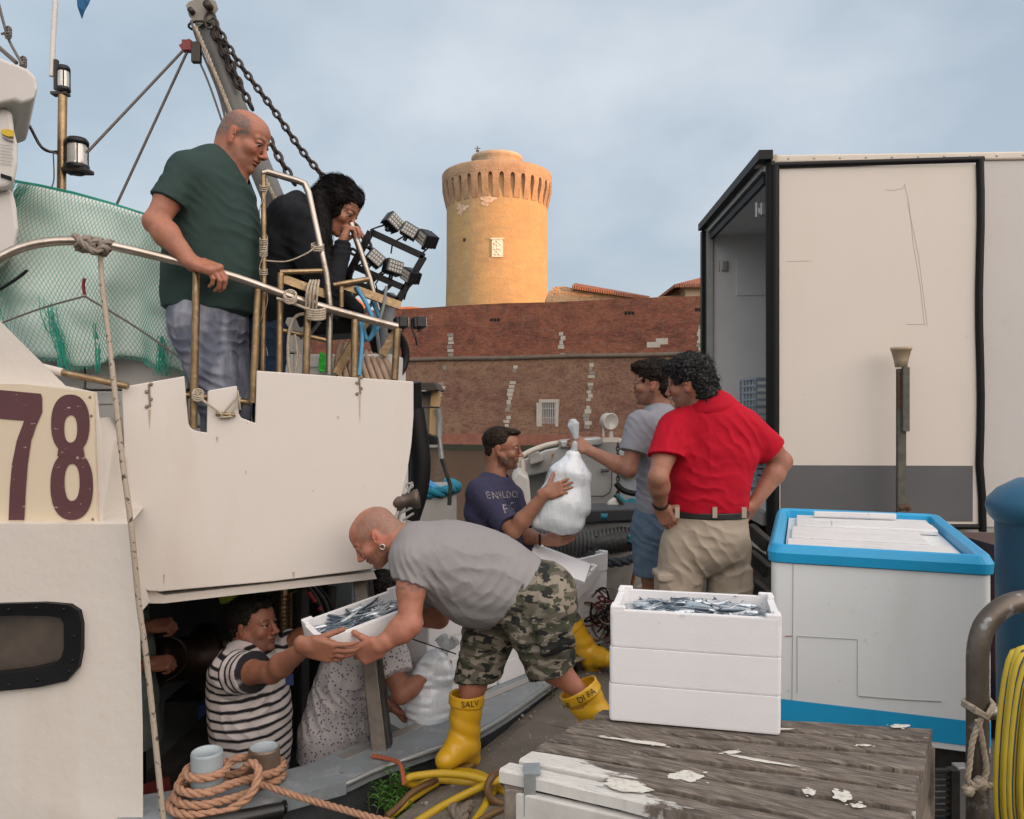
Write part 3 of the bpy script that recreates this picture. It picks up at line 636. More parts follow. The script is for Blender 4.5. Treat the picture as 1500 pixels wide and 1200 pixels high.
# buildings on the fortress
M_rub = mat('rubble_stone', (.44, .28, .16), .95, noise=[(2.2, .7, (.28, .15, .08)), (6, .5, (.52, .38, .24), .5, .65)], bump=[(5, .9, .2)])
def roof_mat_extra(N, L, b, tc, src):
    wv = N.new('ShaderNodeTexWave'); wv.inputs['Scale'].default_value = 1.5; wv.inputs['Distortion'].default_value = .3; L.new(tc.outputs['Object'], wv.inputs[0])
    bp = N.new('ShaderNodeBump'); bp.inputs['Distance'].default_value = .15; L.new(wv.outputs[0], bp.inputs['Height']); L.new(bp.outputs[0], b.inputs['Normal'])
M_tile = mat('terracotta_tiles', (.30, .105, .055), .9, noise=[(1.5, .6, (.18, .075, .05)), (7, .4, (.42, .20, .12))], extra=roof_mat_extra)
YR = 72; g = lambda px, py, Y=YR: at(px, py, Y)
rn = empty('ruined_wall', (g(840, 440)[0], YR, 9.2), 'broken sunlit rubble wall with a low tiled roof just right of the tower', 'ruin')
ol = [(800, 460), (800, 436), (804, 427), (809, 424), (812, 420), (826, 419.5), (835, 421.5), (848, 423), (862, 424), (890, 430), (925, 434), (945, 437), (945, 460)]
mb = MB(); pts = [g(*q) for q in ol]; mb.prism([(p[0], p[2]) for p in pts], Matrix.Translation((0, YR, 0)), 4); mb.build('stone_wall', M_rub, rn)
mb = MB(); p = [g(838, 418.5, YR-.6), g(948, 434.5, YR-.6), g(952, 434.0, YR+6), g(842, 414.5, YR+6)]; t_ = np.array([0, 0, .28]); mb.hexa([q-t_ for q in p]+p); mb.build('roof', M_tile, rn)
hs = empty('tiled_house', (g(1060, 430, 68)[0], 68, 9.2), 'plain house with a red tiled roof on the fortress beside the truck', 'house')
mb = MB(); p0 = g(1004, 417, 68); p1 = g(1300, 417, 68); mb.box((p0[0], 68, 9.2), (p1[0], 76, p0[2])); mb.build('wall', mat('house_plaster', (.38, .29, .19), .9, noise=(1, .5, (.28, .21, .14))), hs)
mb = MB(); e = g(988, 416.5, 67.2); r_ = g(1060, 402.5, 72); mb.add([(e[0], 67.2, e[2]), (p1[0], 67.2, e[2]+.0), (p1[0], 72, r_[2]+.4), (r_[0]+.5, 72, r_[2]+.4), (e[0], 77, e[2]), (p1[0], 77, e[2]), (e[0], 67.2, e[2]-.25), (p1[0], 67.2, e[2]-.25), (e[0], 77, e[2]-.25)], [(0,1,2,3), (3,2,5,4), (0,3,4), (0,6,7,1), (0,4,8,6)]); mb.build('roof', M_tile, hs)
ph = empty('low_parapet', (g(970, 436, 70)[0], 70, 9.2), 'low brown parapet between the ruined wall and the tiled house', 'parapet'); mb = MB(); p0 = g(945, 437, 70); p1 = g(1006, 431, 70); mb.prism([(p0[0], 9.2), (p0[0], p0[2]), (p1[0], p1[2]), (p1[0], 9.2)], Matrix.Translation((0, 70, 0)), 2); mb.build('parapet_wall', M_rub, ph)
lf = empty('brick_turret', (g(520, 450, 84)[0], 84, 9.2), 'sunlit orange brick turret seen through the boat rails', 'turret')
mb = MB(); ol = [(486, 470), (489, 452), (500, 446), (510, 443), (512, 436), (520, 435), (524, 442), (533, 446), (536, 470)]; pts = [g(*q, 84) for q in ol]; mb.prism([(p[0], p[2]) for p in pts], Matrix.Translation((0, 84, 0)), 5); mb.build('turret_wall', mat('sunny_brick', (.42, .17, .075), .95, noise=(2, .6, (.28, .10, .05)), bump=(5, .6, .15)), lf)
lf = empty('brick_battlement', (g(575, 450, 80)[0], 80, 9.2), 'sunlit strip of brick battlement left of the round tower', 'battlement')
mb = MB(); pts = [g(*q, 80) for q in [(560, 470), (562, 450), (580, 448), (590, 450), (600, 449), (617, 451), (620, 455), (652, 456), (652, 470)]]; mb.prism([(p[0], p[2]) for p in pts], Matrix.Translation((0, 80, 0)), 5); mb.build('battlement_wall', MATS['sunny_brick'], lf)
# unseen row of houses added behind the camera, kept low to leave sky open
hx = -60
M_fac = mat('facade', (.46, .36, .24), .9, noise=(.3, .5, (.38, .28, .18)))
for i, wd in enumerate((22, 26, 20, 28, 24, 30, 26, 24, 28, 26)):
    H = 11.0+(.3, -.4, .5, .0, -.3, .4, 0, .3, -.2, .2)[i]
    b_ = empty('unseen_house', (hx+wd/2, -62, 0), 'unseen ochre house in the row added behind the photographer', 'house', 'unseen houses behind the camera')
    mb = MB(); mb.box((hx, -74, 0), (hx+wd-.02, -60, H)); mb.build('wall', M_fac, b_)
    mb = MB(); mb.add([(hx-.0, -59.4, H), (hx+wd-.02, -59.4, H), (hx+wd-.02, -67, H+1.6), (hx, -67, H+1.6), (hx+wd-.02, -74.5, H), (hx, -74.5, H)], [(0,1,2,3), (3,2,4,5), (0,3,5), (1,4,2), (0,5,4,1)]); mb.build('roof', M_tile, b_)
    hx += wd

hy = -60                     # unseen houses added right of the basin to shade quay, boats and fortress wall
for i, wd in enumerate((18, 20, 18, 18, 18)):
    H = 17.0+(.2, -.3, .3, 0, -.1)[i]
    b_ = empty('unseen_house', (72, hy+wd/2, 0), 'unseen ochre house in the row added to shade the basin from the right', 'house', 'unseen houses shading the basin')
    mb = MB(); mb.box((66, hy, -1), (80, hy+wd-.02, H)); mb.build('wall', M_fac, b_)
    mb = MB(); mb.add([(65.5, hy, H), (65.5, hy+wd-.02, H), (73, hy+wd-.02, H+.8), (73, hy, H+.8), (80.5, hy+wd-.02, H), (80.5, hy, H)], [(0,1,2,3), (3,2,4,5), (0,3,5), (1,4,2), (0,5,4,1)]); mb.build('roof', M_tile, b_)
    hy += wd
# ---------------------------------------------------------------- truck, freezer, platform and things on the quay
M_blackrub = mat('black_rubber', (.005, .005, .0055), .5, bump=(60, .2, .004), spec=.25)
M_panel = mat('cream_panel', (.60, .54, .48), .45, noise=[(.9, .3, (.54, .48, .415), .45, .7), (2.2, .3, (.50, .43, .34), .6, .8, (1, 1, .25)), (14, .35, (.46, .39, .30), .66, .72)], bump=[(1.2, .15, .03), (80, .05, .002)])
M_greyband = mat('grey_band', (.085, .085, .09), .5, noise=(2, .4, (.11, .11, .11)))
M_alu = mat('aluminium', (.45, .44, .42), .45, .7, noise=(6, .4, (.3, .29, .27)))
M_steel_d = mat('dark_steel', (.025, .025, .026), .55, .4, noise=(10, .5, (.09, .07, .05)))
truck = empty('delivery_truck', (2.6, 6.2, 0), 'white box truck with its rear door swung open against its side', 'truck')
TY = 5.3; TX = 1.70; t_ = lambda px, py, Y=TY: at(px, py, Y)
zt_, zb_ = t_(0, 236)[2], .72; TW = 2.0; LEN = 9.5; xb = at(1138, 0, TY+.03)[0]
# box body: opening faces left (-x)
mb = MB(); T = .06
x0 = 1.73; y0, y1 = TY+.06, TY+TW
mb.box((x0+.03, y0, zb_), (x0+LEN, y0+T, zt_))                 # near side
mb.box((x0, y1-T, zb_), (x0+LEN, y1, zt_))                     # far side
mb.box((x0, y0+T+.001, zt_-T), (x0+LEN, y1-T-.001, zt_-.002))             # roof
mb.box((x0, y0+T+.001, zb_), (x0+LEN, y1-T-.001, zb_+.10))            # floor
mb.box((x0+LEN-.06, y0+T+.001, zb_+.1), (x0+LEN, y1-T-.001, zt_-T-.001))
mb.build('box_body', mat('truck_white', (.50, .47, .45), .4, noise=[(1.2, .3, (.44, .40, .37)), (9, .2, (.38, .34, .3), .6, .7)], bump=(2, .1, .02)), truck)
mb = MB(); mb.box((x0+.5, y0+.001+T, zb_+.1), (x0+LEN-.1, y0+T+.004, zt_-T)); mb.box((x0+.02, y1-T-.006, zb_+.1), (x0+LEN-.1, y1-T-.001, zt_-T-.002)); mb.box((x0+.02, y0+T+.01, zt_-T-.012), (x0+LEN-.1, y1-T-.01, zt_-T-.002)); mb.box((x0+.22, y1-T-.018, zt_-.62), (x0+.62, y1-T-.006, zt_-.2))
mb.build('lining', mat('inner_lining', (.66, .65, .64), .4, noise=(2, .4, (.55, .55, .54))), truck)
mb = MB()                                                          # rear frame
mb.box((x0-.05, y1-.10, zb_), (x0, y1+.02, zt_)); mb.box((x0-.05, y0, zt_-.05), (x0-.001, y1-.101, zt_+.03)); mb.box((x0-.05, y0-.02, zb_), (x0-.001, y1-.101, zb_+.09)); mb.build('rear_frame', M_alu, truck)
mb = MB(); mb.box((x0-.085, y1-.03, zb_), (x0-.052, y1+.05, zt_-.02)); mb.bar((x0-.06, y0-.14, zt_+.02), (x0-.06, y1+.05, zt_+.025), .09, .06); mb.bar((x0-.012, y0+.05, zt_-.09), (x0-.012, y1-.12, zt_-.09), .03, .05); mb.build('gasket', M_blackrub, truck)
mb = MB(); mb.box((x0-.03, y0-.02, zt_+.001), (x0+LEN, y0+.06, zt_+.055), bev=.012); mb.build('roof_rail', mat('cream_trim', (.62, .545, .46), .4, noise=(3, .4, (.5, .43, .35))), truck)
mb = MB()
for k in range(26): mb.lathe([(.0001, .004), (.007, .003), (.009, 0)], 8, Matrix.Translation((x0+.12+k*.17, y0-.0205, zt_+.028))@Matrix.Rotation(R_(90), 4, 'X'))
mb.build('rivets', M_alu, truck)
mb = MB(); mb.box((x0+2.75, y0-.003, zb_+.05), (x0+2.765, y0+.001, zt_-.02)); mb.box((x0+4.4, y0-.003, zb_+.05), (x0+4.415, y0+.001, zt_-.02)); mb.build('panel_joint', M_alu, truck)
mb = MB(); mb.box((x0-.10, y0-.03, zt_-.01), (x0+.05, y0+.09, zt_+.06), bev=.015); mb.build('roof_corner', mat('worn_corner', (.42, .34, .25), .5, noise=(12, .7, (.25, .2, .15))), truck)
# hinge blocks
for (px, py, Y) in ((1116, 308, TY+.25), (1046, 391, y1-.05)):
    c = at(px, py, Y); mb = MB(); mb.box(c-V(.03, .04, .045), c+V(.03, .04, .045), bev=.008); mb.tube([c+V(-.045, 0, .03), c+V(.045, 0, .03)], .012, 8); mb.tube([c+V(-.045, 0, -.03), c+V(.045, 0, -.03)], .012, 8); mb.tube([c+V(-.05, -.01, -.05), c+V(-.05, -.01, .05)], .01, 8); mb.build('latch', M_alu, truck)
mb = MB(); mb.box((x0+.1, y0+.02, zb_-.16), (x0+LEN, y0+.10, zb_-.004)); mb.build('side_rail', M_alu, truck)
mb = MB(); mb.box((x0+.1, y0+.3, zb_-.34), (x0+LEN-.5, y0+.45, zb_-.004)); mb.box((x0+.1, y1-.5, zb_-.34), (x0+LEN-.5, y1-.35, zb_-.004)); mb.box((x0-.02, y0+.1, zb_-.45), (x0+.1, y1-.05, zb_-.28)); mb.build('chassis', M_steel_d, truck)
def wheel(c, parent, r=.40):
    M = Matrix.Translation(tuple(c))@Matrix.Rotation(R_(90), 4, 'X')
    a = MB(); a.lathe([(r*.55, -.11), (r*.85, -.12), (r*.97, -.10), (r, -.07), (r, .07), (r*.97, .10), (r*.85, .12), (r*.55, .11)], 32, M); wh = a.build('wheel', M_blackrub, parent)
    a = MB(); a.lathe([(.02, .05), (r*.2, .055), (r*.25, .02), (r*.5, .0), (r*.56, .10), (r*.58, .105)], 28, M); a.build('rim', M_alu, wh)
for wx in (x0+1.6, x0+LEN-2.2):
    for wy in (y0+.2, y1-.2): wheel((wx, wy, .4), truck)
# open door leaf lying against the side
dl, dr, dt, db = 1126, 1428, 243, 771; Yd = TY
A = lambda px, py, dy=0: at(px, py, Yd)+V(0, dy, 0)
xl, xr, zt2, zb2 = A(dl, 0)[0], A(dr, 0)[0], A(0, dt)[2], A(0, db)[2]
door = MB(); door.box((xl+.035, Yd-.032, zb2+.02), (xr-.03, Yd+.035, zt2-.02)); dv = door.build('rear_door', M_panel, truck)
zg = A(0, 681)[2]; mb = MB(); mb.box((xl+.07, Yd-.036, zb2+.045), (xr-.065, Yd-.0325, zg)); mb.build('grey_band', M_greyband, dv)
g_ = MB(); q = .028
g_.tube([(xl+q, Yd-.045, zb2), (xl+q, Yd-.045, zt2-.02)], .030, 8); g_.tube([(xl+.01, Yd-.02, zb2-.1), (xl+.005, Yd-.02, zt2+.02)], .032, 8)
g_.tube([(xl, Yd-.04, zt2-.01), (xr, Yd-.04, zt2+.012)], .021, 8); pts = [(xr-q*.8+.006*math.sin(k*1.1)+(.02 if k > 9 else 0), Yd-.04, zb2-.02+(zt2-zb2+.03)*(1-k/11)) for k in range(12)]; g_.tube(pts, .025, 8); g_.tube([(xl+.03, Yd-.035, zb2+.01), (xr-.03, Yd-.035, zb2+.01)], .018, 8)
g_.build('door_gasket', M_blackrub, dv)
# scratches on the door
mb = MB(); 
for pl in ([(1318, 275), (1324, 300), (1330, 360), (1340, 420), (1346, 478)], [(1290, 282), (1303, 283), (1315, 280), (1319, 274)], [(1320, 477), (1345, 477)], [(1150, 385), (1185, 384)], [(1322, 300), (1338, 380), (1350, 480)]): mb.tube([A(a_, b_, -.0325) for a_, b_ in pl], .0013, 4)
mb.build('scratches', mat('scratch', (.36, .32, .28), .7), dv)
# plastic crates inside the truck
mb = MB()
def crate_grid(o, w_, d_, h_, nx=5, nz_=4):
    m = MB()
    for k in range(nx+1): x = o[0]+w_*k/nx; m.box((x-.008, o[1], o[2]), (x+.008, o[1]+.02, o[2]+h_)); m.box((x-.008, o[1]+d_-.02, o[2]), (x+.008, o[1]+d_, o[2]+h_))
    for k in range(nz_+1): z = o[2]+h_*k/nz_; m.box((o[0], o[1]-.002, z-.008), (o[0]+w_, o[1]+.018, z+.008)); m.box((o[0], o[1]+d_-.018, z-.008), (o[0]+w_, o[1]+d_+.002, z+.008)); m.box((o[0]-.002, o[1]+.02, z-.008), (o[0]+.018, o[1]+d_-.02, z+.008))
    for k in range(1, nx): y = o[1]+d_*k/nx; m.box((o[0], y-.008, o[2]), (o[0]+.016, y+.008, o[2]+h_))
    m.box((o[0]+.02, o[1]+.02, o[2]), (o[0]+w_-.01, o[1]+d_-.02, o[2]+.01)); return m
labs = ('top grey plastic lattice crate inside the open truck', 'second grey lattice crate down inside the open truck', 'third lattice crate down inside the truck', 'lowest lattice crate inside the open truck')
for k in range(4):
    tag(crate_grid((1.97, 6.42, zb_+.101+.235*(3-k)), .6, .45, .225).build('plastic_crate', mat('blue_grey_plastic', (.25, .29, .33), .5), None), labs[k], 'crate', 'plastic crates stacked in the truck')
truck.rotation_euler = (0, 0, R_(-2.6))
_p = Vector((1.73, 5.3, 0)); truck.location = _p+Matrix.Rotation(R_(-2.6), 3, 'Z')@(Vector(truck.location)-_p)
# pole with funnel cap
pole = empty('funnel_pole', at(1320, 1000, 5.05)*V(1, 1, 0), 'weathered strap pole with a beige funnel cap in front of the truck door', 'pole')
q = lambda px, py: at(px, py, 5.05); mb = MB(); mb.box((q(1314, 0)[0], 5.04, 0), (q(1327, 0)[0], 5.07, q(0, 540)[2]), bev=.006); mb.box((q(1319, 0)[0], 5.015, q(0, 632)[2]), (q(1329, 0)[0], 5.038, q(0, 538)[2]), bev=.004); mb.build('strap', mat('dirty_strap', (.10, .095, .075), .8, noise=(30, .6, (.045, .04, .035)), bump=(120, .4, .003)), pole)
M = Matrix.Translation(tuple(q(1320, 538)-V(0, 0, 0))); mb = MB(); mb.lathe([(.001, 0), (.036, 0), (.042, .04), (.058, .105), (.064, .108), (.063, .125), (.055, .12), (.03, .11), (.001, .11)], 24, M); mb.build('funnel_cap', mat('beige_cap', (.36, .28, .18), .6, noise=(20, .4, (.22, .17, .11))), pole)
mb = MB(); mb.box(q(1314, 600)-V(0, .012, 0), q(1328, 545)+V(0, .0, 0)+V(0, -.001, 0)); mb.tube([q(1316, 745), q(1329, 741), q(1331, 748)], .022, 8); mb.build('rusty_shackle', mat('rust', (.09, .04, .022), .8, noise=(40, .6, (.03, .02, .015))), pole)
# ---- chest freezer, turned 20 degrees to the camera; built in its own frame, front left corner at the origin
FW, FD, FZ = .858, 1.37, .92; FO = V(1.104, 3.436, 0)
fr = empty('chest_freezer', FO, 'white chest freezer with a sky blue rim and blue base stripe', 'freezer')
M_fw = mat('freezer_white', (.72, .74, .74), .35, noise=[(1.1, .25, (.64, .67, .67)), (4, .35, (.62, .58, .36), .62, .8), (30, .3, (.40, .40, .40), .66, .7), (3, .3, (.55, .55, .52), .58, .75, (1, 1, .12))], bump=(3, .06, .01))
M_fb = mat('freezer_blue', (.012, .32, .60), .42, noise=[(8, .35, (.015, .24, .46), .5, .7), (30, .5, (.30, .42, .50), .68, .72)], bump=(40, .2, .003))
def bevbox_outline(x0, x1, y0, y1, r, n=5):
    o = []
    for (cx_, cy_, a0_) in ((x1-r, y0+r, -90), (x1-r, y1-r, 0), (x0+r, y1-r, 90), (x0+r, y0+r, 180)):
        for k in range(n+1): a = R_(a0_+90*k/n); o.append((cx_+r*math.cos(a), cy_+r*math.sin(a)))
    return o
def shell(mb, levels, mi=0, cap_top=False, cap_bot=True):
    "levels: (x0,x1,y0,y1,r,z)"
    rings = [[(x, y, l[5]) for x, y in bevbox_outline(*l[:5])] for l in levels]; n = len(rings[0]); v = [p for r in rings for p in r]; f = []
    for i in range(len(rings)-1): f += [(i*n+k, i*n+(k+1) % n, (i+1)*n+(k+1) % n, (i+1)*n+k) for k in range(n)]
    if cap_bot: f.append(tuple(reversed(range(n))))
    if cap_top: f.append(tuple((len(rings)-1)*n+k for k in range(n)))
    mb.add(v, f, mi)
x0, x1, y0, y1 = .012, FW-.012, .012, FD-.012
def ff(px, py, dy=-.0018):
    u = (px-1123)/333*FW; Y = FO[1]-.342*u; return V(u, y0+dy, EYE-(py-600)/F_PX*Y)
mb = MB(); shell(mb, [(x0, x1, y0, y1, .03, .13), (x0, x1, y0, y1, .03, FZ-.08)]); mb.build('cabinet', M_fw, fr, local=True)
mb = MB(); zs0, zs1 = .155, .255; shell(mb, [(x0-.002, x1+.002, y0-.003, y1+.002, .032, zs0), (x0-.002, x1+.002, y0-.003, y1+.002, .032, zs1)], cap_bot=False); mb.build('blue_stripe', M_fb, fr, local=True)
mb = MB(); shell(mb, [(x0+.03, x1-.03, y0+.03, y1-.03, .02, .0), (x0+.03, x1-.03, y0+.03, y1-.03, .02, .129)]); mb.build('plinth', M_steel_d, fr, local=True)
X0, X1, Y0, Y1 = 0, FW, 0, FD; w_ = .055
mb = MB(); shell(mb, [(x0+.03, x1-.03, y0+.03, y1-.03, .03, FZ-.079), (X0, X1, Y0, Y1, .05, FZ-.075), (X0-.004, X1+.004, Y0-.004, Y1+.004, .055, FZ-.035), (X0+.012, X1-.012, Y0+.012, Y1-.012, .05, FZ-.004), (X0+.022, X1-.022, Y0+.022, Y1-.022, .05, FZ), (X0+w_, X1-w_, Y0+w_, Y1-w_, .02, FZ-.010), (X0+w_+.008, X1-w_-.008, Y0+w_+.008, Y1-w_-.008, .02, FZ-.09)], cap_bot=False); mb.build('rim', M_fb, fr, local=True)
mb = MB(); mb.box((X0+w_+.012, Y0+w_+.012, FZ-.09), (X1-w_-.012, Y1-w_-.012, FZ-.05)); mb.build('lid_bed', M_fw, fr, local=True)
M_lid = mat('lid_white', (.66, .655, .66), .45, noise=[(5, .5, (.46, .46, .46), .5, .7, (1, 4, 1)), (18, .7, (.24, .24, .25), .60, .68, (1, 6, 1))])
zl = FZ-.048
for i, (a, b_, c, d) in enumerate(((.0, .98, .02, .30), (.02, .86, .31, .62), (.05, .99, .63, .98), (.30, .99, .64, .80))):
    mb = MB(); Lx, Ly = X1-X0-2*w_-.04, Y1-Y0-2*w_-.05; ox, oy = X0+w_+.02, Y0+w_+.025
    mb.box((ox+Lx*a*.99, oy+Ly*c, zl+.0003*i), (ox+Lx*b_, oy+Ly*d, zl+.012+.005*i), bev=.004); mb.build('lid_panel', M_lid, fr, local=True)
mb = MB(); mb.bar((.20, FD-.20, FZ-.005), (.62, FD-.17, FZ-.003), .035, .028, bev=.004); mb.build('lid_handle', M_lid, fr, local=True)
mb = MB()
for pl in ([(1163, 812), (1161, 1030)], [(1169, 933), (1261, 938)], [(1261, 938), (1261, 1021)], [(1169, 933), (1169, 1016)]): mb.tube([ff(*a) for a in pl], .0014, 4)
mb.build('panel_seams', mat('seam_grey', (.34, .34, .32), .7), fr, local=True)
mb = MB(); mb.tube([ff(1263, 1021), ff(1300, 1024), ff(1340, 1027), ff(1382, 1029)], .0024, 4); mb.tube([ff(1150, 933), ff(1162, 933)], .002, 4, mi=1); mb.build('scuff', [mat('seam_grey'), mat('red_mark', (.35, .05, .05), .6)], fr, local=True)
fr.rotation_euler = (0, 0, R_(-20))
# ---- planked platform with its fish crates
PZ = .56; PA, PB, PC, PD = V(-.03, 2.07), V(.285, 2.50), V(1.25, 2.37), V(.80, 1.66)
plat = empty('plank_platform', (.55, 2.15, 0), 'weathered grey plank platform spotted with white paint', 'platform')
def spots_extra(cells):
    def ex(N, L, b, tc, src):
        n = N.new('ShaderNodeTexNoise'); n.inputs['Scale'].default_value = 7; n.inputs['Detail'].default_value = 8; n.inputs['Roughness'].default_value = .7; mp = N.new('ShaderNodeMapping'); mp.inputs['Scale'].default_value = (1, 2.2, 1); L.new(tc.outputs['Object'], mp.inputs[0]); L.new(mp.outputs[0], n.inputs[0])
        r = N.new('ShaderNodeValToRGB'); r.color_ramp.elements[0].position = cells; r.color_ramp.elements[1].position = cells+.02; L.new(n.outputs[0], r.inputs[0])
        x = N.new('ShaderNodeMixRGB'); x.inputs[2].default_value = (.56, .54, .49, 1); L.new(r.outputs[0], x.inputs[0]); L.new(src, x.inputs[1]); L.new(x.outputs[0], b.inputs['Base Color'])
    return ex
pl_d = V(*(PD-PA)); ang = math.atan2(pl_d[1], pl_d[0])
M_plank = mat('weathered_plank', (.16, .13, .105), .9, noise=[(2.5, .85, (.055, .045, .038), .4, .65, (3, 18, 1)), (5, .7, (.33, .285, .24), .48, .68, (3, 30, 1)), (3, .8, (.03, .025, .022), .58, .66, (4, 60, 1))], bump=[(4, .9, .012, (4, 45, 1)), (80, .3, .004)], extra=spots_extra(.655))
M_plankw = mat('white_painted_plank', (.17, .145, .12), .85, noise=[(3, .9, (.60, .585, .55), .36, .52, (1.5, 6, 1)), (30, .4, (.3, .27, .24), .6, .7)], bump=[(6, .6, .01, (3, 30, 1))])
def half_paint(N, L, b, tc, src):
    sx = N.new('ShaderNodeSeparateXYZ'); L.new(tc.outputs['Object'], sx.inputs[0]); n = N.new('ShaderNodeTexNoise'); n.inputs['Scale'].default_value = 7; n.inputs['Detail'].default_value = 8; n.inputs['Roughness'].default_value = .7; mp = N.new('ShaderNodeMapping'); mp.inputs['Scale'].default_value = (1, 3, 1); L.new(tc.outputs['Object'], mp.inputs[0]); L.new(mp.outputs[0], n.inputs[0])
    a = N.new('ShaderNodeMath'); a.operation = 'MULTIPLY_ADD'; a.inputs[1].default_value = -1.2; a.inputs[2].default_value = -.69; L.new(sx.outputs[0], a.inputs[0]); a2 = N.new('ShaderNodeMath'); a2.operation = 'MULTIPLY_ADD'; a2.inputs[1].default_value = -2.0; L.new(sx.outputs[1], a2.inputs[0]); L.new(a.outputs[0], a2.inputs[2]); c = N.new('ShaderNodeMath'); c.operation = 'ADD'; L.new(a2.outputs[0], c.inputs[0]); L.new(n.outputs[0], c.inputs[1])
    r = N.new('ShaderNodeValToRGB'); r.color_ramp.elements[0].position = .50; r.color_ramp.elements[1].position = .56; L.new(c.outputs[0], r.inputs[0]); x = N.new('ShaderNodeMixRGB'); x.inputs[2].default_value = (.58, .565, .53, 1); L.new(r.outputs[0], x.inputs[0]); L.new(src, x.inputs[1]); L.new(x.outputs[0], b.inputs['Base Color'])
M_plankh = mat('half_painted_plank', (.16, .13, .105), .88, noise=[(2.5, .85, (.055, .045, .038), .4, .65, (3, 18, 1)), (5, .7, (.33, .285, .24), .48, .68, (3, 30, 1))], bump=[(4, .9, .012, (4, 45, 1))], extra=half_paint)
def bil(u, v): return PA*(1-u)*(1-v)+PB*(1-u)*v+PC*u*v+PD*u*(1-v)
rows = [0, .135, .30, .44, .58, .71, .85, 1.0]
for i in range(7):
    v0, v1 = rows[i]+.017, rows[i+1]-.017; mb = MB(); n_ = 26; L0 = -.02+.03*RNG.random(); L1 = 1+.015*RNG.random(); base = PZ-.035
    us = [L0+(L1-L0)*k/n_ for k in range(n_+1)]; pr = []
    for k, u in enumerate(us):
        w0 = .006*noise3(np.array([[u*9, i*3., 0]]), 1, i)[0]; w1 = .006*noise3(np.array([[u*9, i*3.+9, 0]]), 1, i)[0]; a, b_ = bil(u, v0+w0), bil(u, v1+w1); zz = PZ+.003*noise3(np.array([[u*4, i*5., 2]]), 1, 3)[0]
        q1, q2 = bil(u, v0+w0+.012), bil(u, v1+w1-.012)
        pr.append([(a[0], a[1], base), (a[0], a[1], zz-.006), (q1[0], q1[1], zz), (q2[0], q2[1], zz), (b_[0], b_[1], zz-.006), (b_[0], b_[1], base)])
    vs = [p for r in pr for p in r]; f = [(6*k+j, 6*k+(j+1) % 6, 6*k+6+(j+1) % 6, 6*k+6+j) for k in range(n_) for j in range(6)]+[tuple(range(6)), tuple(reversed([6*n_+j for j in range(6)]))]
    # split paint: the front plank is half painted white
    mis = []
    mb.v = vs; mb.f = f
    for ff in f: k = min(ff)//6; mis.append(1 if i < 2 else 0)
    mb.mi = mis; mb.sm = [False]*len(f); o_ = mb.build('plank', [M_plank, M_plankh], plat); o_.data.transform(Matrix.Rotation(-ang, 4, 'Z')); o_.rotation_euler = (0, 0, ang)
def side_board(a, b_, z0, z1, m, name='side_board', th=.03):
    mb = MB(); mb.bar((a[0], a[1], (z0+z1)/2), (b_[0], b_[1], (z0+z1)/2), th, z1-z0, bev=.004); return mb.build(name, m, plat)
inn = lambda u, v: bil(u, v)
side_board(inn(.02, .02), inn(.98, .03), PZ-.19, PZ-.045, mat('white_board', (.42, .40, .37), .85, noise=[(4, .7, (.60, .585, .56), .4, .6), (14, .7, (.20, .15, .12), .6, .68)], bump=(10, .5, .01)))
side_board(inn(.02, .02), inn(.98, .03), PZ-.36, PZ-.20, M_plankw); side_board(inn(.03, .02), inn(.03, .96), PZ-.19, PZ-.04, M_plank); side_board(inn(.985, .03), inn(.985, .97), PZ-.15, PZ-.036, M_plank)
side_board(inn(.03, .97), inn(.97, .97), PZ-.19, PZ-.036, M_plank)
for (u, v) in ((.04, .05), (.97, .05), (.04, .93), (.96, .94), (.5, .05), (.5, .94)):
    p = inn(u, v); mb = MB(); mb.box((p[0]-.04, p[1]-.03, 0), (p[0]+.04, p[1]+.04, PZ-.037), bev=.004); mb.build('leg', M_plank, plat)
p = at(775, 1147, 2.03); mb = MB(); mb.box((p[0]-.013, 2.035, PZ-.10), (p[0]+.017, 2.045, PZ+.004)); mb.box((p[0]-.013, 2.035, PZ+.0045), (p[0]+.03, 2.10, PZ+.0085)); mb.build('bracket', mat('galvanised', (.33, .36, .37), .5, .6, noise=(20, .5, (.2, .2, .19))), plat)
# paint splashes
mb = MB()
def splash(px, py, a, b_, sd, tilt=0):
    c = plane_pt(px, py, (0, 0, PZ+.0035), (0, 0, 1)); r = random.Random(sd); m = MB(); nb = 1+int(r.random()*3)
    blobs = [(0, 0, 1)]+[(r.uniform(-1.5, 1.5), r.uniform(-1.5, 1.5), r.uniform(.08, .3)) for _ in range(nb+2)]
    for bi, (ox, oy, sc) in enumerate(blobs):
        n = 40; pts = []
        for k in range(n):
            t = 2*math.pi*k/n; q = np.array([[math.cos(t)*1.1+sd, math.sin(t)*1.1+bi*3, sd*.7]]); rr = sc*(1+.38*noise3(q, 1.6, sd)[0]+.16*noise3(q, 5, sd)[0]); x, y = a*.85*(ox+rr*math.cos(t)), b_*.85*(oy+rr*math.sin(t)); pts.append((c[0]+x*math.cos(tilt)-y*math.sin(tilt), c[1]+x*math.sin(tilt)+y*math.cos(tilt), PZ+.0045+.0001*bi))
        m.add(pts+[(sum(p[0] for p in pts)/n, sum(p[1] for p in pts)/n, PZ+.0058)], [(k, (k+1) % n, n) for k in range(n)])
    m.build('paint_splash', mat('spilt_paint', (.58, .56, .50), .6, noise=(60, .6, (.34, .30, .26), .5, .62)), plat)
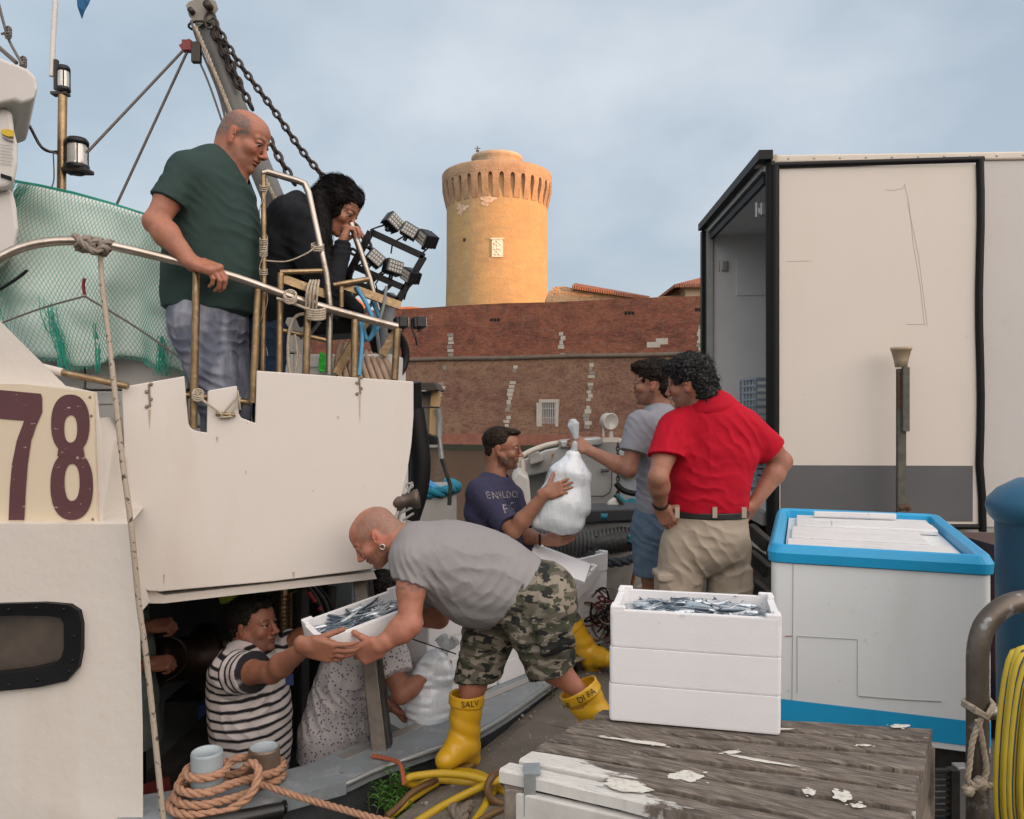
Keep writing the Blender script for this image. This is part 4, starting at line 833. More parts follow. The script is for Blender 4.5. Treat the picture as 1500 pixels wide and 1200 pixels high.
splash(1007, 1138, .058, .034, 1); splash(1105, 1113, .11, .009, 2, -.42); splash(945, 1088, .075, .013, 3, -.35); splash(1072, 1102, .03, .012, 4, .2); splash(1235, 1167, .028, .03, 5); splash(1257, 1181, .02, .012, 6); splash(1317, 1064, .035, .018, 7); splash(1265, 1092, .022, .008, 8); splash(1150, 1068, .03, .006, 9); splash(900, 1082, .05, .006, 10, -.3); splash(1185, 1160, .02, .02, 12, .8); splash(915, 1150, .07, .035, 13, -.4)
# ---- polystyrene fish crates
M_eps = mat('polystyrene', (.70, .69, .70), .75, noise=[(5, .25, (.62, .60, .60), .5, .7), (40, .3, (.55, .52, .50), .68, .72)], bump=[(260, .35, .003), (9, .15, .008)])
def crate_mesh(L, D, H, wall=.022, posts=True):
    "open box; raised corner posts on an uncovered crate, recessed foot; local origin at the bottom centre, long side along x"
    mb = MB(); x, y = L/2, D/2; rim = H-.0008; o = bevbox_outline(-x, x, -y, y, .010, 3); i_ = bevbox_outline(-x+wall, x-wall, -y+wall, y-wall, .010, 3); b = bevbox_outline(-x+.001, x-.001, -y+.001, y-.001, .010, 3); n = len(o)
    rings = [[(p[0]*.993, p[1]*.993, 0) for p in b], [(*p, .005) for p in b], [(*p, H*.5) for p in o], [(*p, rim-.003) for p in o], [(p[0]*.995, p[1]*.995, rim) for p in o], [(*p, rim) for p in i_], [(*p, .02) for p in i_]]
    v = [p for r in rings for p in r]; f = [(k*n+a, k*n+(a+1) % n, (k+1)*n+(a+1) % n, (k+1)*n+a) for k in range(6) for a in range(n)]+[tuple(reversed(range(n))), tuple(6*n+a for a in range(n))]; mb.add(v, f)
    if posts:
        for sx in (-1, 1):
            for sy in (-1, 1):
                xa, xb_ = sorted((sx*(x-.0006), sx*(x-.045))); ya, yb_ = sorted((sy*(y-.0006), sy*(y-wall+.001))); mb.box((xa, ya, rim-.02), (xb_, yb_, rim+.012), bev=.004)
                xa, xb_ = sorted((sx*(x-.0003), sx*(x-wall+.001))); ya, yb_ = sorted((sy*(y-wall+.0005), sy*(y-.06))); mb.box((xa, ya, rim-.02), (xb_, yb_, rim+.0115), bev=.004)
    return mb
def make_crate(name, L, D, H, o, xdir, ydir, label, group=None, cat='crate', posts=True):
    "oriented by its own axes; o = bottom centre"
    e = crate_mesh(L, D, H, posts=posts).build(name, M_eps, None, local=True); X = nrm(xdir); Z = nrm(np.cross(X, nrm(ydir))); Y_ = np.cross(Z, X); e.matrix_world = frame_mat(o, X, Y_, Z); return tag(e, label, cat, group)
cA, cB = V(.292, 2.395), V(.752, 2.287); cx_d = nrm(cB-cA); cy_d = V(-cx_d[1], cx_d[0]); CL, CD, CH = .494, .30, .1105; cc = cA+cx_d*CL/2+cy_d*CD/2
for k, lb in enumerate(('bottom polystyrene crate of the three stacked on the plank platform', 'middle polystyrene crate of the three stacked on the plank platform', 'top polystyrene crate on the plank platform, heaped with silvery fish')):
    j = V(.0015, -.001)*(k-1); make_crate('fish_crate', CL-.0008*k, CD-.0008*k, CH, (cc[0]+j[0], cc[1]+j[1], PZ+.006+k*(CH+.0005)), (*cx_d, 0), (*cy_d, 0), lb, 'crates stacked on the plank platform', posts=k == 2)
# thin nicks where the crates meet
# fish
def fish_mesh(L=.135, seed=0):
    mb = MB(); r = random.Random(seed); n = 12; st = []; bend = r.uniform(-.14, .14)
    for k in range(13):
        t = k/12; w = (math.sin(math.pi*min(t*1.12+.06, 1)**.75)**.8)*.5; hgt = max(.0012, L*.125*w*2*.55+.0008); x = (t-.5)*L; y = bend*L*(t-.5)**2*4; st.append((x, y, hgt))
    v = []; 
    for (x, y, h) in st:
        for j in range(n): a = 2*math.pi*j/n; v.append((x, y+h*.62*math.sin(a), h*math.cos(a)))
    f = [(i*n+j, i*n+(j+1) % n, (i+1)*n+(j+1) % n, (i+1)*n+j) for i in range(12) for j in range(n)]+[tuple(range(n)), tuple(reversed([12*n+j for j in range(n)]))]
    mi = [(1 if (j in (11, 0, 1)) else 0) for i in range(12) for j in range(n)]+[0, 0]
    mb.v = v; mb.f = f; mb.mi = mi; mb.sm = [True]*len(f)
    xe = st[-1][0]; ye = st[-1][1]; mb.add([(xe-.006, ye, 0), (xe+.014, ye+.002, .008), (xe+.007, ye, 0), (xe+.014, ye-.002, -.008)], [(0, 1, 2), (0, 2, 3)], 1)
    for s_ in (-1, 1): mb.lathe([(.0001, .0012), (.0022, .0006), (.003, 0)], 8, Matrix.Translation((st[1][0]+.006, st[1][1]+s_*st[2][2]*.55, .002))@Matrix.Rotation(R_(-90*s_), 4, 'X'), 2)
    mb.lathe([(.0001, 0), (.002, .002), (.0001, .004)], 6, Matrix.Translation((st[0][0]-.002, 0, 0)), 1)
    me = mb.build('sardine', [mat('fish_silver', (.55, .60, .63), .22, .55, noise=(60, .4, (.30, .36, .42))), mat('fish_back', (.045, .07, .10), .25, .3, noise=(80, .5, (.10, .15, .19))), mat('fish_eye', (.01, .01, .01), .1)], None, local=True)
    return me
F0 = [fish_mesh(.135, 1), fish_mesh(.12, 5), fish_mesh(.15, 9)]; used_f = [False]*3
def put_fish(M, label, group):
    k = random.randrange(3)
    if not used_f[k]: o = F0[k]; used_f[k] = True
    else: o = F0[k].copy(); COL.objects.link(o)
    o.matrix_world = M; tag(o, label, 'fish', group)
def heap(o, X, Y_, L, D, z0, n, label, group, seed, rise=.02):
    random.seed(seed); X = nrm(X); Y_ = nrm(Y_); Z = np.cross(X, Y_)
    for k in range(n):
        u, v = random.uniform(-.42, .42)*L, random.uniform(-.40, .40)*D; lay = k/n; a = random.gauss(0, .55)+(math.pi if random.random() < .5 else 0); p = np.asarray(o)+X*u*.86+Y_*v*.8+Z*(z0+lay*rise*1.6*(1-.6*(abs(2*u/L))**2)+.002*random.random())
        Rm = Matrix.Rotation(a, 4, 'Z')@Matrix.Rotation(random.gauss(0, .05), 4, 'Y')@Matrix.Rotation(random.choice((-1, 1))*random.uniform(.8, 1.5), 4, 'X')
        put_fish(frame_mat(p, X, Y_, Z)@Rm, label, group)
ctop = V(cc[0]+.004, cc[1]-.002, PZ+.006+2*(CH+.0005))
def fish_bed(o, X, Y_, L, D, z, name, label, cat='ice'):
    X = nrm(X); Y_ = nrm(Y_); Z = np.cross(X, Y_); mb = MB(); n = 14; v = []; f = []
    for i in range(n+1):
        for j in range(n+1): u, w_ = (i/n-.5), (j/n-.5); hh = z+.012*(1-(2*u)**4)*(1-(2*w_)**4)+.004*noise3(np.array([[u*9, w_*9, 3.]]), 1.3, 2)[0]; v.append(np.asarray(o)+X*u*L+Y_*w_*D+Z*hh)
    f = [(i*(n+1)+j, (i+1)*(n+1)+j, (i+1)*(n+1)+j+1, i*(n+1)+j+1) for i in range(n) for j in range(n)]; mb.add(v, f, 0, True); return tag(mb.build(name, mat('crushed_ice', (.50, .55, .58), .3, noise=(60, .6, (.12, .16, .2)), bump=(90, .8, .01)), None), label, cat, None, 'stuff')
fish_bed(ctop, (*cx_d, 0), (*cy_d, 0), CL-.05, CD-.05, CH-.042, 'packed_fish', 'packed fish filling the top crate on the plank platform')
heap(ctop, (*cx_d, 0), (*cy_d, 0), CL-.03, CD-.04, CH-.038, 120, 'small silvery blue fish heaped in the top crate on the plank platform', 'fish in the crate on the platform', 5)
# ---- blue bollard tank, steel hoop, hose coil, rope, drain grating
YB = 2.75; p = at(1540, 0, YB); M = Matrix.Translation((p[0], YB, 0)); r = p[0]-at(1468, 0, YB)[0]
tank = empty('blue_tank', (p[0], YB, 0), 'dark blue plastic tank with a rounded overhanging lid at the right edge', 'tank')
zl_ = at(0, 757, YB)[2]; z2 = at(0, 713, YB)[2]
M_bt = mat('blue_plastic', (.007, .058, .11), .5, noise=[(3, .5, (.012, .085, .15)), (40, .2, (.10, .20, .28), .66, .7)], bump=(30, .2, .003))
mb = MB(); mb.lathe([(r*.94, 0), (r*1.0, zl_-.03), (r*1.0, zl_-.02)], 40, M); mb.build('drum', M_bt, tank)
mb = MB(); mb.lathe([(r*1.02, zl_-.02), (r*1.12, zl_), (r*1.17, zl_+.03), (r*1.15, zl_+.055), (r*.95, z2-.01), (r*.6, z2+.025), (.001, z2+.03)], 40, M); mb.build('lid', mat('blue_lid', (.016, .10, .18), .45, noise=(4, .4, (.03, .14, .24)), bump=(30, .2, .003)), tank)
YH = 2.35; h = lambda px, py: at(px, py, YH); hoop = empty('steel_hoop', h(1432, 1340)*V(1, 1, 0), 'galvanised steel tube hoop barrier with flaking paint at right edge', 'barrier')
pts = [(h(1432, 0)[0], YH, .0), h(1432, 1180), h(1432, 1000)]+spline([h(1432, 985), h(1433, 950), h(1442, 918), h(1462, 895), h(1490, 882), h(1530, 877)], 5)+[h(1640, 874)]
M_pipe = mat('worn_pipe', (.13, .105, .085), .45, .75, noise=[(7, .6, (.22, .20, .18)), (14, .8, (.32, .33, .33), .58, .62)], bump=(60, .3, .003))
mb = MB(); mb.tube(pts, .031, 16); mb.build('tube', M_pipe, hoop); mb = MB(); mb.tube([h(1432, 1043), h(1640, 1043)], .022, 14); mb.build('crossbar', M_pipe, hoop)
mb = MB(); M_rope = mat('pale_rope', (.42, .36, .28), .9, noise=(60, .6, (.22, .16, .11)), bump=(200, .5, .003))
for (o1, o2) in ((0, 0), (4, 6)): mb.tube([h(1416, 1030+o1)+V(0, -.04, 0), h(1432, 1040+o1)+V(0, -.045, 0), h(1446, 1026+o2)+V(0, -.03, 0), h(1448, 1018)+V(0, .03, 0), h(1432, 1030)+V(0, .04, 0), h(1414, 1030+o1)+V(0, .01, 0), h(1416, 1030+o1)+V(0, -.04, 0)], .0075, 8)
twisted_rope(mb, spline([h(1424, 1044)+V(0, -.045, 0), h(1412, 1075)+V(0, -.045, 0), h(1406, 1110)+V(0, -.05, 0), h(1404, 1132)+V(0, -.05, 0), h(1420, 1140)+V(0, -.055, 0), h(1436, 1138)+V(0, -.05, 0), h(1456, 1146)+V(0, -.04, 0)], 6), .0085)
twisted_rope(mb, spline([h(1418, 1045)+V(0, -.05, 0), h(1428, 1090)+V(0, -.045, 0), h(1430, 1120)+V(0, -.05, 0), h(1418, 1136)+V(0, -.06, 0), h(1402, 1144)+V(0, -.05, 0)], 6), .0085)
for c_, s_ in ((h(1422, 1136), .017), (h(1452, 1140), .016), (h(1404, 1146), .013)):
    for k in range(3): a = k*1.1; ax = nrm([math.cos(a), .4, math.sin(a)]); b1 = nrm(np.cross(ax, [0, 1, .2])); b2 = np.cross(ax, b1); mb.tube([c_+V(0, -.05, 0)+(b1*math.cos(t)+b2*math.sin(t))*s_*.8 for t in np.linspace(0, 2*math.pi, 10)], .0085, 8)
tag(mb.build('knotted_rope', M_rope, None), 'frayed pale rope knotted round the steel hoop', 'rope')
def hose_extra(N, L, b, tc, src): pass
M_hy = mat('yellow_hose', (.55, .40, .03), .45, noise=(15, .35, (.40, .28, .05)))
M_hb = mat('hose_stripe', (.02, .06, .10), .5)
coil = empty('hose_coil', at(1500, 1150, 2.2)*V(1, 1, 0), 'yellow garden hose coil with blue stripes hanging at the right edge', 'hose')
random.seed(3)
for k in range(7):
    cx0 = 1492+k*7+random.uniform(-3, 3); wv = 28-k*.5+random.uniform(-2, 4); tp = 955+k*4+random.uniform(-12, 14); Yk = 2.22-.012*k; hc = lambda px, py: at(px, py, Yk)
    pl = [hc(cx0+wv*math.cos(a)*(1+.1*math.sin(a*2)), 1130+(1130-tp)*-math.sin(a) if math.sin(a) > 0 else 1130-140*math.sin(a)) for a in np.linspace(0, 2*math.pi, 26)[:-1]]
    mb = MB(); mb.tube(pl, .0105, 10, closed=True); mb.tube([p_+V(-.0015, -.0092, 0) for p_ in pl], .0026, 5, 1, closed=True); mb.build('loop', [M_hy, M_hb], coil)
gr = empty('drain_grate', at(1385, 1160, 2.9)*V(1, 1, 0), 'dark slotted metal grille below the freezer corner', 'grille'); q = lambda px, py: at(px, py, 2.9)
mb = MB()
for k in range(11): zz = q(0, 1130+k*9)[2]; mb.box((q(1352, 0)[0], 2.9, zz-.004), (q(1392, 0)[0], 2.92, zz+.004))
mb.box((q(1392, 0)[0], 2.89, 0), (q(1404, 0)[0], 2.93, q(0, 1128)[2])); mb.box((q(1346, 0)[0], 2.89, 0), (q(1352, 0)[0], 2.93, q(0, 1128)[2])); mb.build('slats', M_steel_d, gr)
mb = MB(); mb.box((q(1404, 0)[0], 2.9, 0), (q(1424, 0)[0], 2.95, q(0, 1125)[2]), bev=.005); mb.build('grille_post', M_alu, gr)
# stacked red cases seen in the gap right of the freezer
rc = empty('dark_cabinet', at(1470, 1000, 3.6)*V(1, 1, 0), 'dark red cabinet in the shade behind the freezer and the blue tank', 'cabinet'); q = lambda px, py: at(px, py, 3.6)
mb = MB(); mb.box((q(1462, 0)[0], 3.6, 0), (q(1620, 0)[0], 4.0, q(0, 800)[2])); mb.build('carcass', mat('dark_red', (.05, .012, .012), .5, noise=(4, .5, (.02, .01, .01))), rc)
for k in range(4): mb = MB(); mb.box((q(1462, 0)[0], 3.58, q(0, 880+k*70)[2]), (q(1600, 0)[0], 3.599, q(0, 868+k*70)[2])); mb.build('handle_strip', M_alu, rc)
# ---------------------------------------------------------------- the fishing boat
M_hullw = mat('boat_white', (.60, .55, .495), .55, noise=[(1.3, .35, (.54, .485, .43)), (7, .25, (.50, .43, .35), .6, .75), (2.5, .35, (.44, .36, .27), .6, .8, (1, 1, .15)), (60, .25, (.30, .24, .18), .70, .73)], bump=[(2.2, .25, .03), (30, .28, .006)])
M_pan = mat('bulwark_white', (.60, .555, .51), .5, noise=[(.9, .3, (.55, .50, .45)), (3.5, .2, (.53, .44, .36), .6, .8), (45, .5, (.25, .20, .16), .70, .73), (1.5, .3, (.48, .40, .32), .6, .7, (1, 1, .25))], bump=[(1.5, .25, .03), (25, .12, .004)])
M_gun = mat('gunwale_grey', (.22, .25, .27), .5, noise=[(5, .6, (.15, .16, .165)), (16, .6, (.30, .32, .33), .55, .62), (22, .7, (.10, .07, .05), .66, .70)], bump=(20, .3, .006))
M_hulld = mat('hull_dark', (.045, .05, .056), .5, noise=[(3, .5, (.075, .08, .085)), (20, .4, (.03, .028, .025))], bump=(6, .2, .01))
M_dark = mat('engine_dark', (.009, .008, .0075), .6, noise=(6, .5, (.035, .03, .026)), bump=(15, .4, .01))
M_brass = mat('weathered_steel', (.34, .235, .13), .36, .85, noise=[(14, .7, (.16, .105, .06)), (50, .5, (.50, .40, .28), .55, .65)], bump=(60, .25, .003))
M_rail = mat('rail_steel', (.42, .37, .32), .28, .9, noise=[(9, .6, (.22, .17, .12)), (40, .4, (.55, .50, .45), .55, .65)], bump=(80, .2, .002))
boat = empty('fishing_boat', (-1.6, 4.0, WZ), 'large white fishing boat with an upper deck moored at the left of the quay', 'boat')
# hull outer line at z=.1
HL = [V(-1.7, 2.30), V(-1.30, 2.55), V(-1.05, 2.73), V(-.685, 2.96), V(-.51, 3.15), V(-.15, 3.49), V(.17, 4.05), V(.29, 4.30), V(.42, 4.75), V(.45, 5.2)]
HLs = [p for p in spline([(*p, 0) for p in HL], 5)]
def off_line(d): 
    P = np.array(HLs)[:, :2]; T_ = np.gradient(P, axis=0); T_ /= np.linalg.norm(T_, axis=1)[:, None]; return P+np.stack([-T_[:, 1], T_[:, 0]], 1)*d
o0, o1, o2 = off_line(0), off_line(.22), off_line(.03); m_ = len(o0); GZ = .10
mb = MB(); v = []; 
for k in range(m_): v += [(*o0[k], GZ), (*o1[k], GZ), (*o1[k], GZ-.05), (*o0[k], GZ-.05)]
mb.add(v, [(4*k+j, 4*k+(j+1) % 4, 4*k+4+(j+1) % 4, 4*k+4+j) for k in range(m_-1) for j in range(4)]+[(0,1,2,3), (4*m_-4, 4*m_-1, 4*m_-2, 4*m_-3)]); gw = mb.build('gunwale', M_gun, boat)
mb = MB(); oi = off_line(.19); v = []
for k in range(m_): v += [(*o2[k], GZ-.051), (*oi[k], GZ-.051), (*oi[k], -1.1), (*off_line(.25)[k], -1.75), (*off_line(.12)[k], -1.2)]
mb.add(v, [(5*k+j, 5*k+(j+1) % 5, 5*k+5+(j+1) % 5, 5*k+5+j) for k in range(m_-1) for j in (0, 1, 3, 4)]); mb.build('hull_side', M_hulld, boat)
mb = MB(); mb.tube([(*p, GZ-.012) for p in off_line(-.006)], .011, 8); mb.build('rub_rail', mat('bright_strip', (.40, .42, .42), .35, .6), boat)
g_ = lambda px, py, Y: at(px, py, Y)
mb = MB(); a = at(262, 1204, 2.62); b_ = at(415, 1183, 2.82); mb.tube([a+V(0, -.02, -.02), b_+V(0, -.02, -.0)], .028, 14); mb.tube([b_, b_+(b_-a)*.02], .024, 12); mb.build('fender_bar', mat('polished_black', (.03, .03, .03), .25, .6), boat)
# working deck, inner bulkheads
mb = MB(); mb.box((-4.2, 2.95, -1.16), (-1.28, 5.2, -1.1)); mb.box((-1.279, 3.2, -1.161), (-.3, 5.2, -1.101)); mb.build('working_deck', mat('deck_dark', (.03, .03, .032), .6, noise=(5, .5, (.06, .05, .05))), boat)
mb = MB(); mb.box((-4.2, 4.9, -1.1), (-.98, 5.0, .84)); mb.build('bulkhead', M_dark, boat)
mb = MB(); q = at(495, 0, 4.85)[0]; mb.box((-1.10, 4.78, -1.1), (-.96, 4.899, .84)); mb.build('bulkhead_grey', mat('grey_blue_paint', (.13, .15, .165), .5, noise=(4, .5, (.08, .09, .10))), boat)
# upper deck
PL, PR = at(178, 0, 3.05), at(606, 0, 3.50); PL, PR = V(PL[0], 3.05), V(PR[0], 3.50); pd = nrm(PR-PL); pn = V(pd[1], -pd[0])
pp = lambda px, py, off=0.: plane_pt(px, py, (PL[0]+pn[0]*off, PL[1]+pn[1]*off, 0), (pn[0], pn[1], 0))
DZ = .90
mb = MB(); e1, e2 = PL-pn*.04, PR-pn*.04-pd*.12; poly = [(e1[0]-.1, e1[1]), (e2[0], e2[1]), (-.80, 5.4), (e1[0]-2.4, 5.4), (e1[0]-2.4, e1[1])]; n_ = 5
mb.add([(x, y, DZ) for x, y in poly]+[(x, y, DZ-.06) for x, y in poly], [tuple(range(5)), tuple(reversed(range(5, 10)))]+[(i, i+5, (i+1) % 5+5, (i+1) % 5) for i in range(5)]); mb.build('upper_deck', mat('deck_paint', (.10, .11, .12), .7, noise=(5, .5, (.16, .15, .14))), boat)
ol = [(178, 567), (270, 551), (276, 620), (279, 627), (286, 631), (303, 634), (304, 575), (306, 572), (347, 565), (350, 606), (353, 612), (374, 620), (376, 543), (606, 559), (606, 610), (603, 650), (597, 690), (588, 728), (575, 768), (560, 805), (545, 834), (400, 852), (300, 861), (235, 867), (217, 866), (204, 857), (196, 838), (190, 800), (186, 740), (182, 660)]
def panel(ol, thick, off=0.):
    pts = [pp(a, b_, off) for a, b_ in ol]; back = [p-np.array([pn[0], pn[1], 0])*thick for p in pts]; n = len(ol); m = MB()
    m.add(pts+back, [tuple(range(n)), tuple(reversed(range(n, 2*n)))]+[(i, i+n, (i+1) % n+n, (i+1) % n) for i in range(n)]); return m
m = panel(ol, .028)
bw = m.build('bulwark_panel', M_pan, boat)
mod = bw.modifiers.new('b', 'BEVEL'); mod.width = .004; mod.segments = 2; mod.limit_method = 'ANGLE'
panel([(208, 858), (240, 872), (548, 838), (552, 848), (240, 884), (212, 884)], .12, -.03).build('deck_edge', M_hullw, boat)
for px, py0, py1 in ((218, 563, 596), (526, 553, 577)):          # rusty hinge plates and bolts
    mb = MB()
    for k in range(4): c = pp(px+(-3 if k % 2 else 3), py0+(py1-py0)*k/3); mb.lathe([(.0001, .006), (.006, .005), (.008, 0)], 8, Matrix.Translation(tuple(c+V(pn[0], pn[1], 0)*.001))@Vector((pn[0], pn[1], 0)).to_track_quat('Z', 'Y').to_matrix().to_4x4())
    mb.tube([pp(px, py0, .002), pp(px+2, py1, .002)], .004, 6)
    mb.build('bolt_strip', mat('rusty_bolts', (.18, .12, .08), .8, noise=(90, .6, (.35, .30, .25))), bw)
random.seed(77)
for k, (px, py, ln) in enumerate(((219, 600, 30), (527, 580, 40), (240, 842, 14), (430, 838, 10), (360, 690, 6), (495, 610, 5), (318, 640, 9))):      # rust runs
    mb = MB(); w0 = random.uniform(1.2, 2.6); ptsr = [(px-w0, py), (px+w0, py), (px+w0*.6, py+ln*.5), (px+.4, py+ln), (px-.4, py+ln*.8), (px-w0*.7, py+ln*.4)]; mb.add([pp(a, b_, .0012) for a, b_ in ptsr], [(0,1,2,3,4,5)]); mb.build('rust_run', mat('rust_stain', (.40, .31, .23), .8, noise=(30, .7, (.52, .46, .40))), bw)
# tied-in small white board in the notch
ntie = MB(); 
for (s_, e_) in (((283, 574), (330, 612)), ((283, 578), (325, 606)), ((350, 578), (322, 612)), ((352, 582), (335, 614)), ((348, 572), (352, 600)), ((322, 612), (342, 610))): ntie.tube(spline([pp(*s_, .012), (pp(*s_, .018)+pp(*e_, .03))/2, pp(*e_, .012)], 4), .0042, 6)
for k in range(3): ntie.tube([pp(290+8*math.cos(t), 576+k*3+6*math.sin(t), .02+.01*math.sin(t)) for t in np.linspace(0, 6.28, 9)], .004, 6)
tag(ntie.build('lashing_cord', M_rope, None), 'thin pale cord lashed round the little white board in the bulwark notch', 'cord')
mb = MB(); mb.tube([pp(266, 578, -.05), pp(368, 590, -.06)], .013, 10); mb.tube([pp(316, 606, .012), pp(345, 608, .012)], .008, 8); mb.build('latch_bar', M_brass, boat)
# forward cabin wall in the left foreground
YC = 2.72; c_ = lambda px, py, Y=YC: at(px, py, Y)
xr_, zt3 = c_(204, 0)[0], c_(0, 768)[2]
mb = MB()
# wall with window opening (ring of quads round a rounded opening)
wo = [(-40, 886), (60, 884), (104, 885), (117, 893), (122, 912), (122, 950), (117, 975), (100, 993), (60, 1002), (-40, 1012)]
ob = [(-150, 768), (60, 768), (150, 768), (190, 768), (203, 830), (206, 960), (209, 1060), (210, 1300), (60, 1300), (-150, 1300)]
pts_i = [c_(*q) for q in wo]; pts_o = [c_(*q) for q in ob]; n = len(wo)
mb.add(pts_i+pts_o, [(i, i+1, n+i+1, n+i) for i in range(n-1)])
mb.add([p+V(0, .10, 0) for p in pts_i]+pts_i, [(i, i+1, n+i+1, n+i) for i in range(n-1)])
cor = [c_(190, 768), c_(203, 830), c_(206, 960), c_(209, 1060), c_(210, 1300)]; mb.add(cor+[p+V(-1.2, 1.9, 0) for p in cor], [(i, i+1, i+6, i+5) for i in range(4)])
mb.add([c_(-150, 768), c_(190, 768), c_(190, 768)+V(-.2, .6, .02), c_(-150, 768)+V(0, .6, .02)], [(0,1,2,3)])
cabw = mb.build('cabin_wall', M_hullw, boat)
wn_ = MB(); fo = [(-40, 884), (70, 881), (106, 884), (120, 893), (124, 912), (124, 950), (119, 976), (102, 995), (60, 1004), (-40, 1014)]; fi = [(-40, 903), (30, 900), (78, 901), (92, 904), (97, 912), (97, 948), (93, 962), (82, 972), (40, 981), (-40, 991)]
A_, B_ = [c_(*q)-V(0, .022, 0) for q in fo], [c_(*q)-V(0, .016, 0) for q in fi]; n = len(fo)
wn_.add(A_+B_+[p+V(0, .05, 0) for p in B_]+[p+V(0, .035, 0) for p in A_], [(i, i+1, n+i+1, n+i) for i in range(n-1)]+[(n+i, n+i+1, 2*n+i+1, 2*n+i) for i in range(n-1)]+[(3*n+i, 3*n+i+1, i+1, i) for i in range(n-1)])
for k, (px, py) in enumerate(((18, 891), (58, 889), (98, 891), (113, 930), (106, 981), (60, 993), (18, 1001), (111, 965))): wn_.lathe([(.0001, .004), (.0045, .003), (.006, 0)], 8, Matrix.Translation(tuple(c_(px, py)-V(0, .020, 0)))@Matrix.Rotation(R_(90), 4, 'X'))
wf = wn_.build('window', M_blackrub, boat)
mb = MB(); mb.add([c_(*q)+V(0, .035, 0) for q in fi], [tuple(range(len(fi)))]); mb.build('pane', mat('dusty_glass', (.06, .045, .036), .12, noise=[(3, .6, (.13, .095, .07)), (9, .5, (.03, .025, .02))], spec=.8), wf)
# upper block carrying the number board
YN = 2.78; d_ = lambda px, py, Y=YN: at(px, py, Y)
mb = MB(); fr_ = [d_(-150, 562), d_(100, 566), d_(142, 575), d_(149, 640), d_(152, 790), d_(-150, 790)]; bk = [p+V(-.30, .5, 0) for p in fr_]; n = 6
mb.add(fr_+bk, [tuple(range(n))]+[(i, i+n, (i+1) % n+n, (i+1) % n) for i in range(n)]); mb.build('wheelhouse_base', M_hullw, boat)
mb = MB(); q1 = [at(143, 612, 2.9), at(168, 645, 2.95), at(186, 672, 3.05), at(189, 790, 3.05), at(204, 900, 2.9), at(143, 800, 2.82)]; mb.add(q1+[p+V(-.1, .4, 0) for p in q1], [tuple(range(6))]+[(i, i+6, (i+1) % 6+6, (i+1) % 6) for i in range(6)]); mb.build('cabin_corner', M_hullw, boat)
mb = MB(); q1 = [at(-60, 420, 2.86), at(0, 470, 2.86), at(50, 520, 2.86), at(98, 567, 2.86), at(98, 600, 2.86), at(-60, 600, 2.86)]; mb.add(q1+[p+V(-.28, .35, .0) for p in q1], [tuple(range(6))]+[(i, i+6, (i+1) % 6+6, (i+1) % 6) for i in range(6)]); mb.build('sloping_coaming', M_hullw, boat)
mb = MB(); bd = [d_(-150, 562), d_(40, 563), d_(139, 575), d_(145, 764), d_(-150, 770)]; bd = [p-V(0, .014, 0) for p in bd]; mb.add(bd+[p+V(0, .013, 0) for p in bd], [tuple(range(5))]+[(i, i+5, (i+1) % 5+5, (i+1) % 5) for i in range(5)]); board = mb.build('number_board', mat('board_cream', (.64, .54, .40), .45, noise=[(3, .3, (.56, .46, .34)), (40, .4, (.35, .28, .2), .7, .74)]), boat)
M_dig = mat('maroon_paint', (.085, .028, .034), .55, noise=[(3, .4, (.11, .04, .045)), (9, .9, (.42, .34, .27), .655, .665, (3, 1, 7))], bump=(20, .3, .004))
dz = lambda q: d_(*q)-V(0, .0175, 0)
def ring_faces(outer, inner): 
    m = MB(); n = len(outer); m.add([dz(p) for p in outer]+[dz(p) for p in inner], [(i, (i+1) % n, n+(i+1) % n, n+i) for i in range(n)]); return m
seven = [(-45, 571), (0, 571), (64, 577), (66, 583), (66, 604), (58, 622), (50, 645), (45, 680), (42, 720), (40, 761), (17, 761), (19, 715), (22, 680), (29, 645), (40, 616), (0, 613), (-45, 611)]
m = MB(); m.add([dz(p) for p in seven], [tuple(range(len(seven)))]); m.build('digit_7', M_dig, board)
m = MB(); n = 40
def ov(cx0, cy0, rx, ry, p=2.3): return [(cx0+rx*math.copysign(abs(math.cos(t))**(2/p), math.cos(t)), cy0+ry*math.copysign(abs(math.sin(t))**(2/p), math.sin(t))) for t in np.linspace(0, 2*math.pi, n+1)[:-1]]
for (o_, i_) in ((ov(107, 621, 28, 43), ov(107.5, 628, 9.5, 20)), (ov(109, 711, 31, 50), ov(109.5, 706, 11, 27))): m.add([dz(p) for p in o_]+[dz(p) for p in i_], [(i, (i+1) % n, n+(i+1) % n, n+i) for i in range(n)])
m.add([dz(p)-V(0, .0008, 0) for p in ((90, 655), (126, 655), (128, 668), (88, 668))], [(0,1,2,3)])
m.build('digit_8', M_dig, board)
mb = MB()
for px, py in ((135, 582), (137, 609), (139, 760)): mb.lathe([(.0001, .004), (.004, .003), (.0055, 0)], 8, Matrix.Translation(tuple(d_(px, py)-V(0, .014, 0)))@Matrix.Rotation(R_(90), 4, 'X'))
mb.build('screws', mat('rusty_bolts'), board)
mb = MB(); mb.tube([at(70, 541, 3.0), at(100, 548, 3.0), at(188, 566, 3.02)], .013, 12); mb.build('lower_rail', M_brass, boat)
mb = MB(); mb.tube([at(60, 538, 3.0), at(92, 546, 3.0)], .016, 12); mb.build('rail_sleeve', M_hullw, boat)
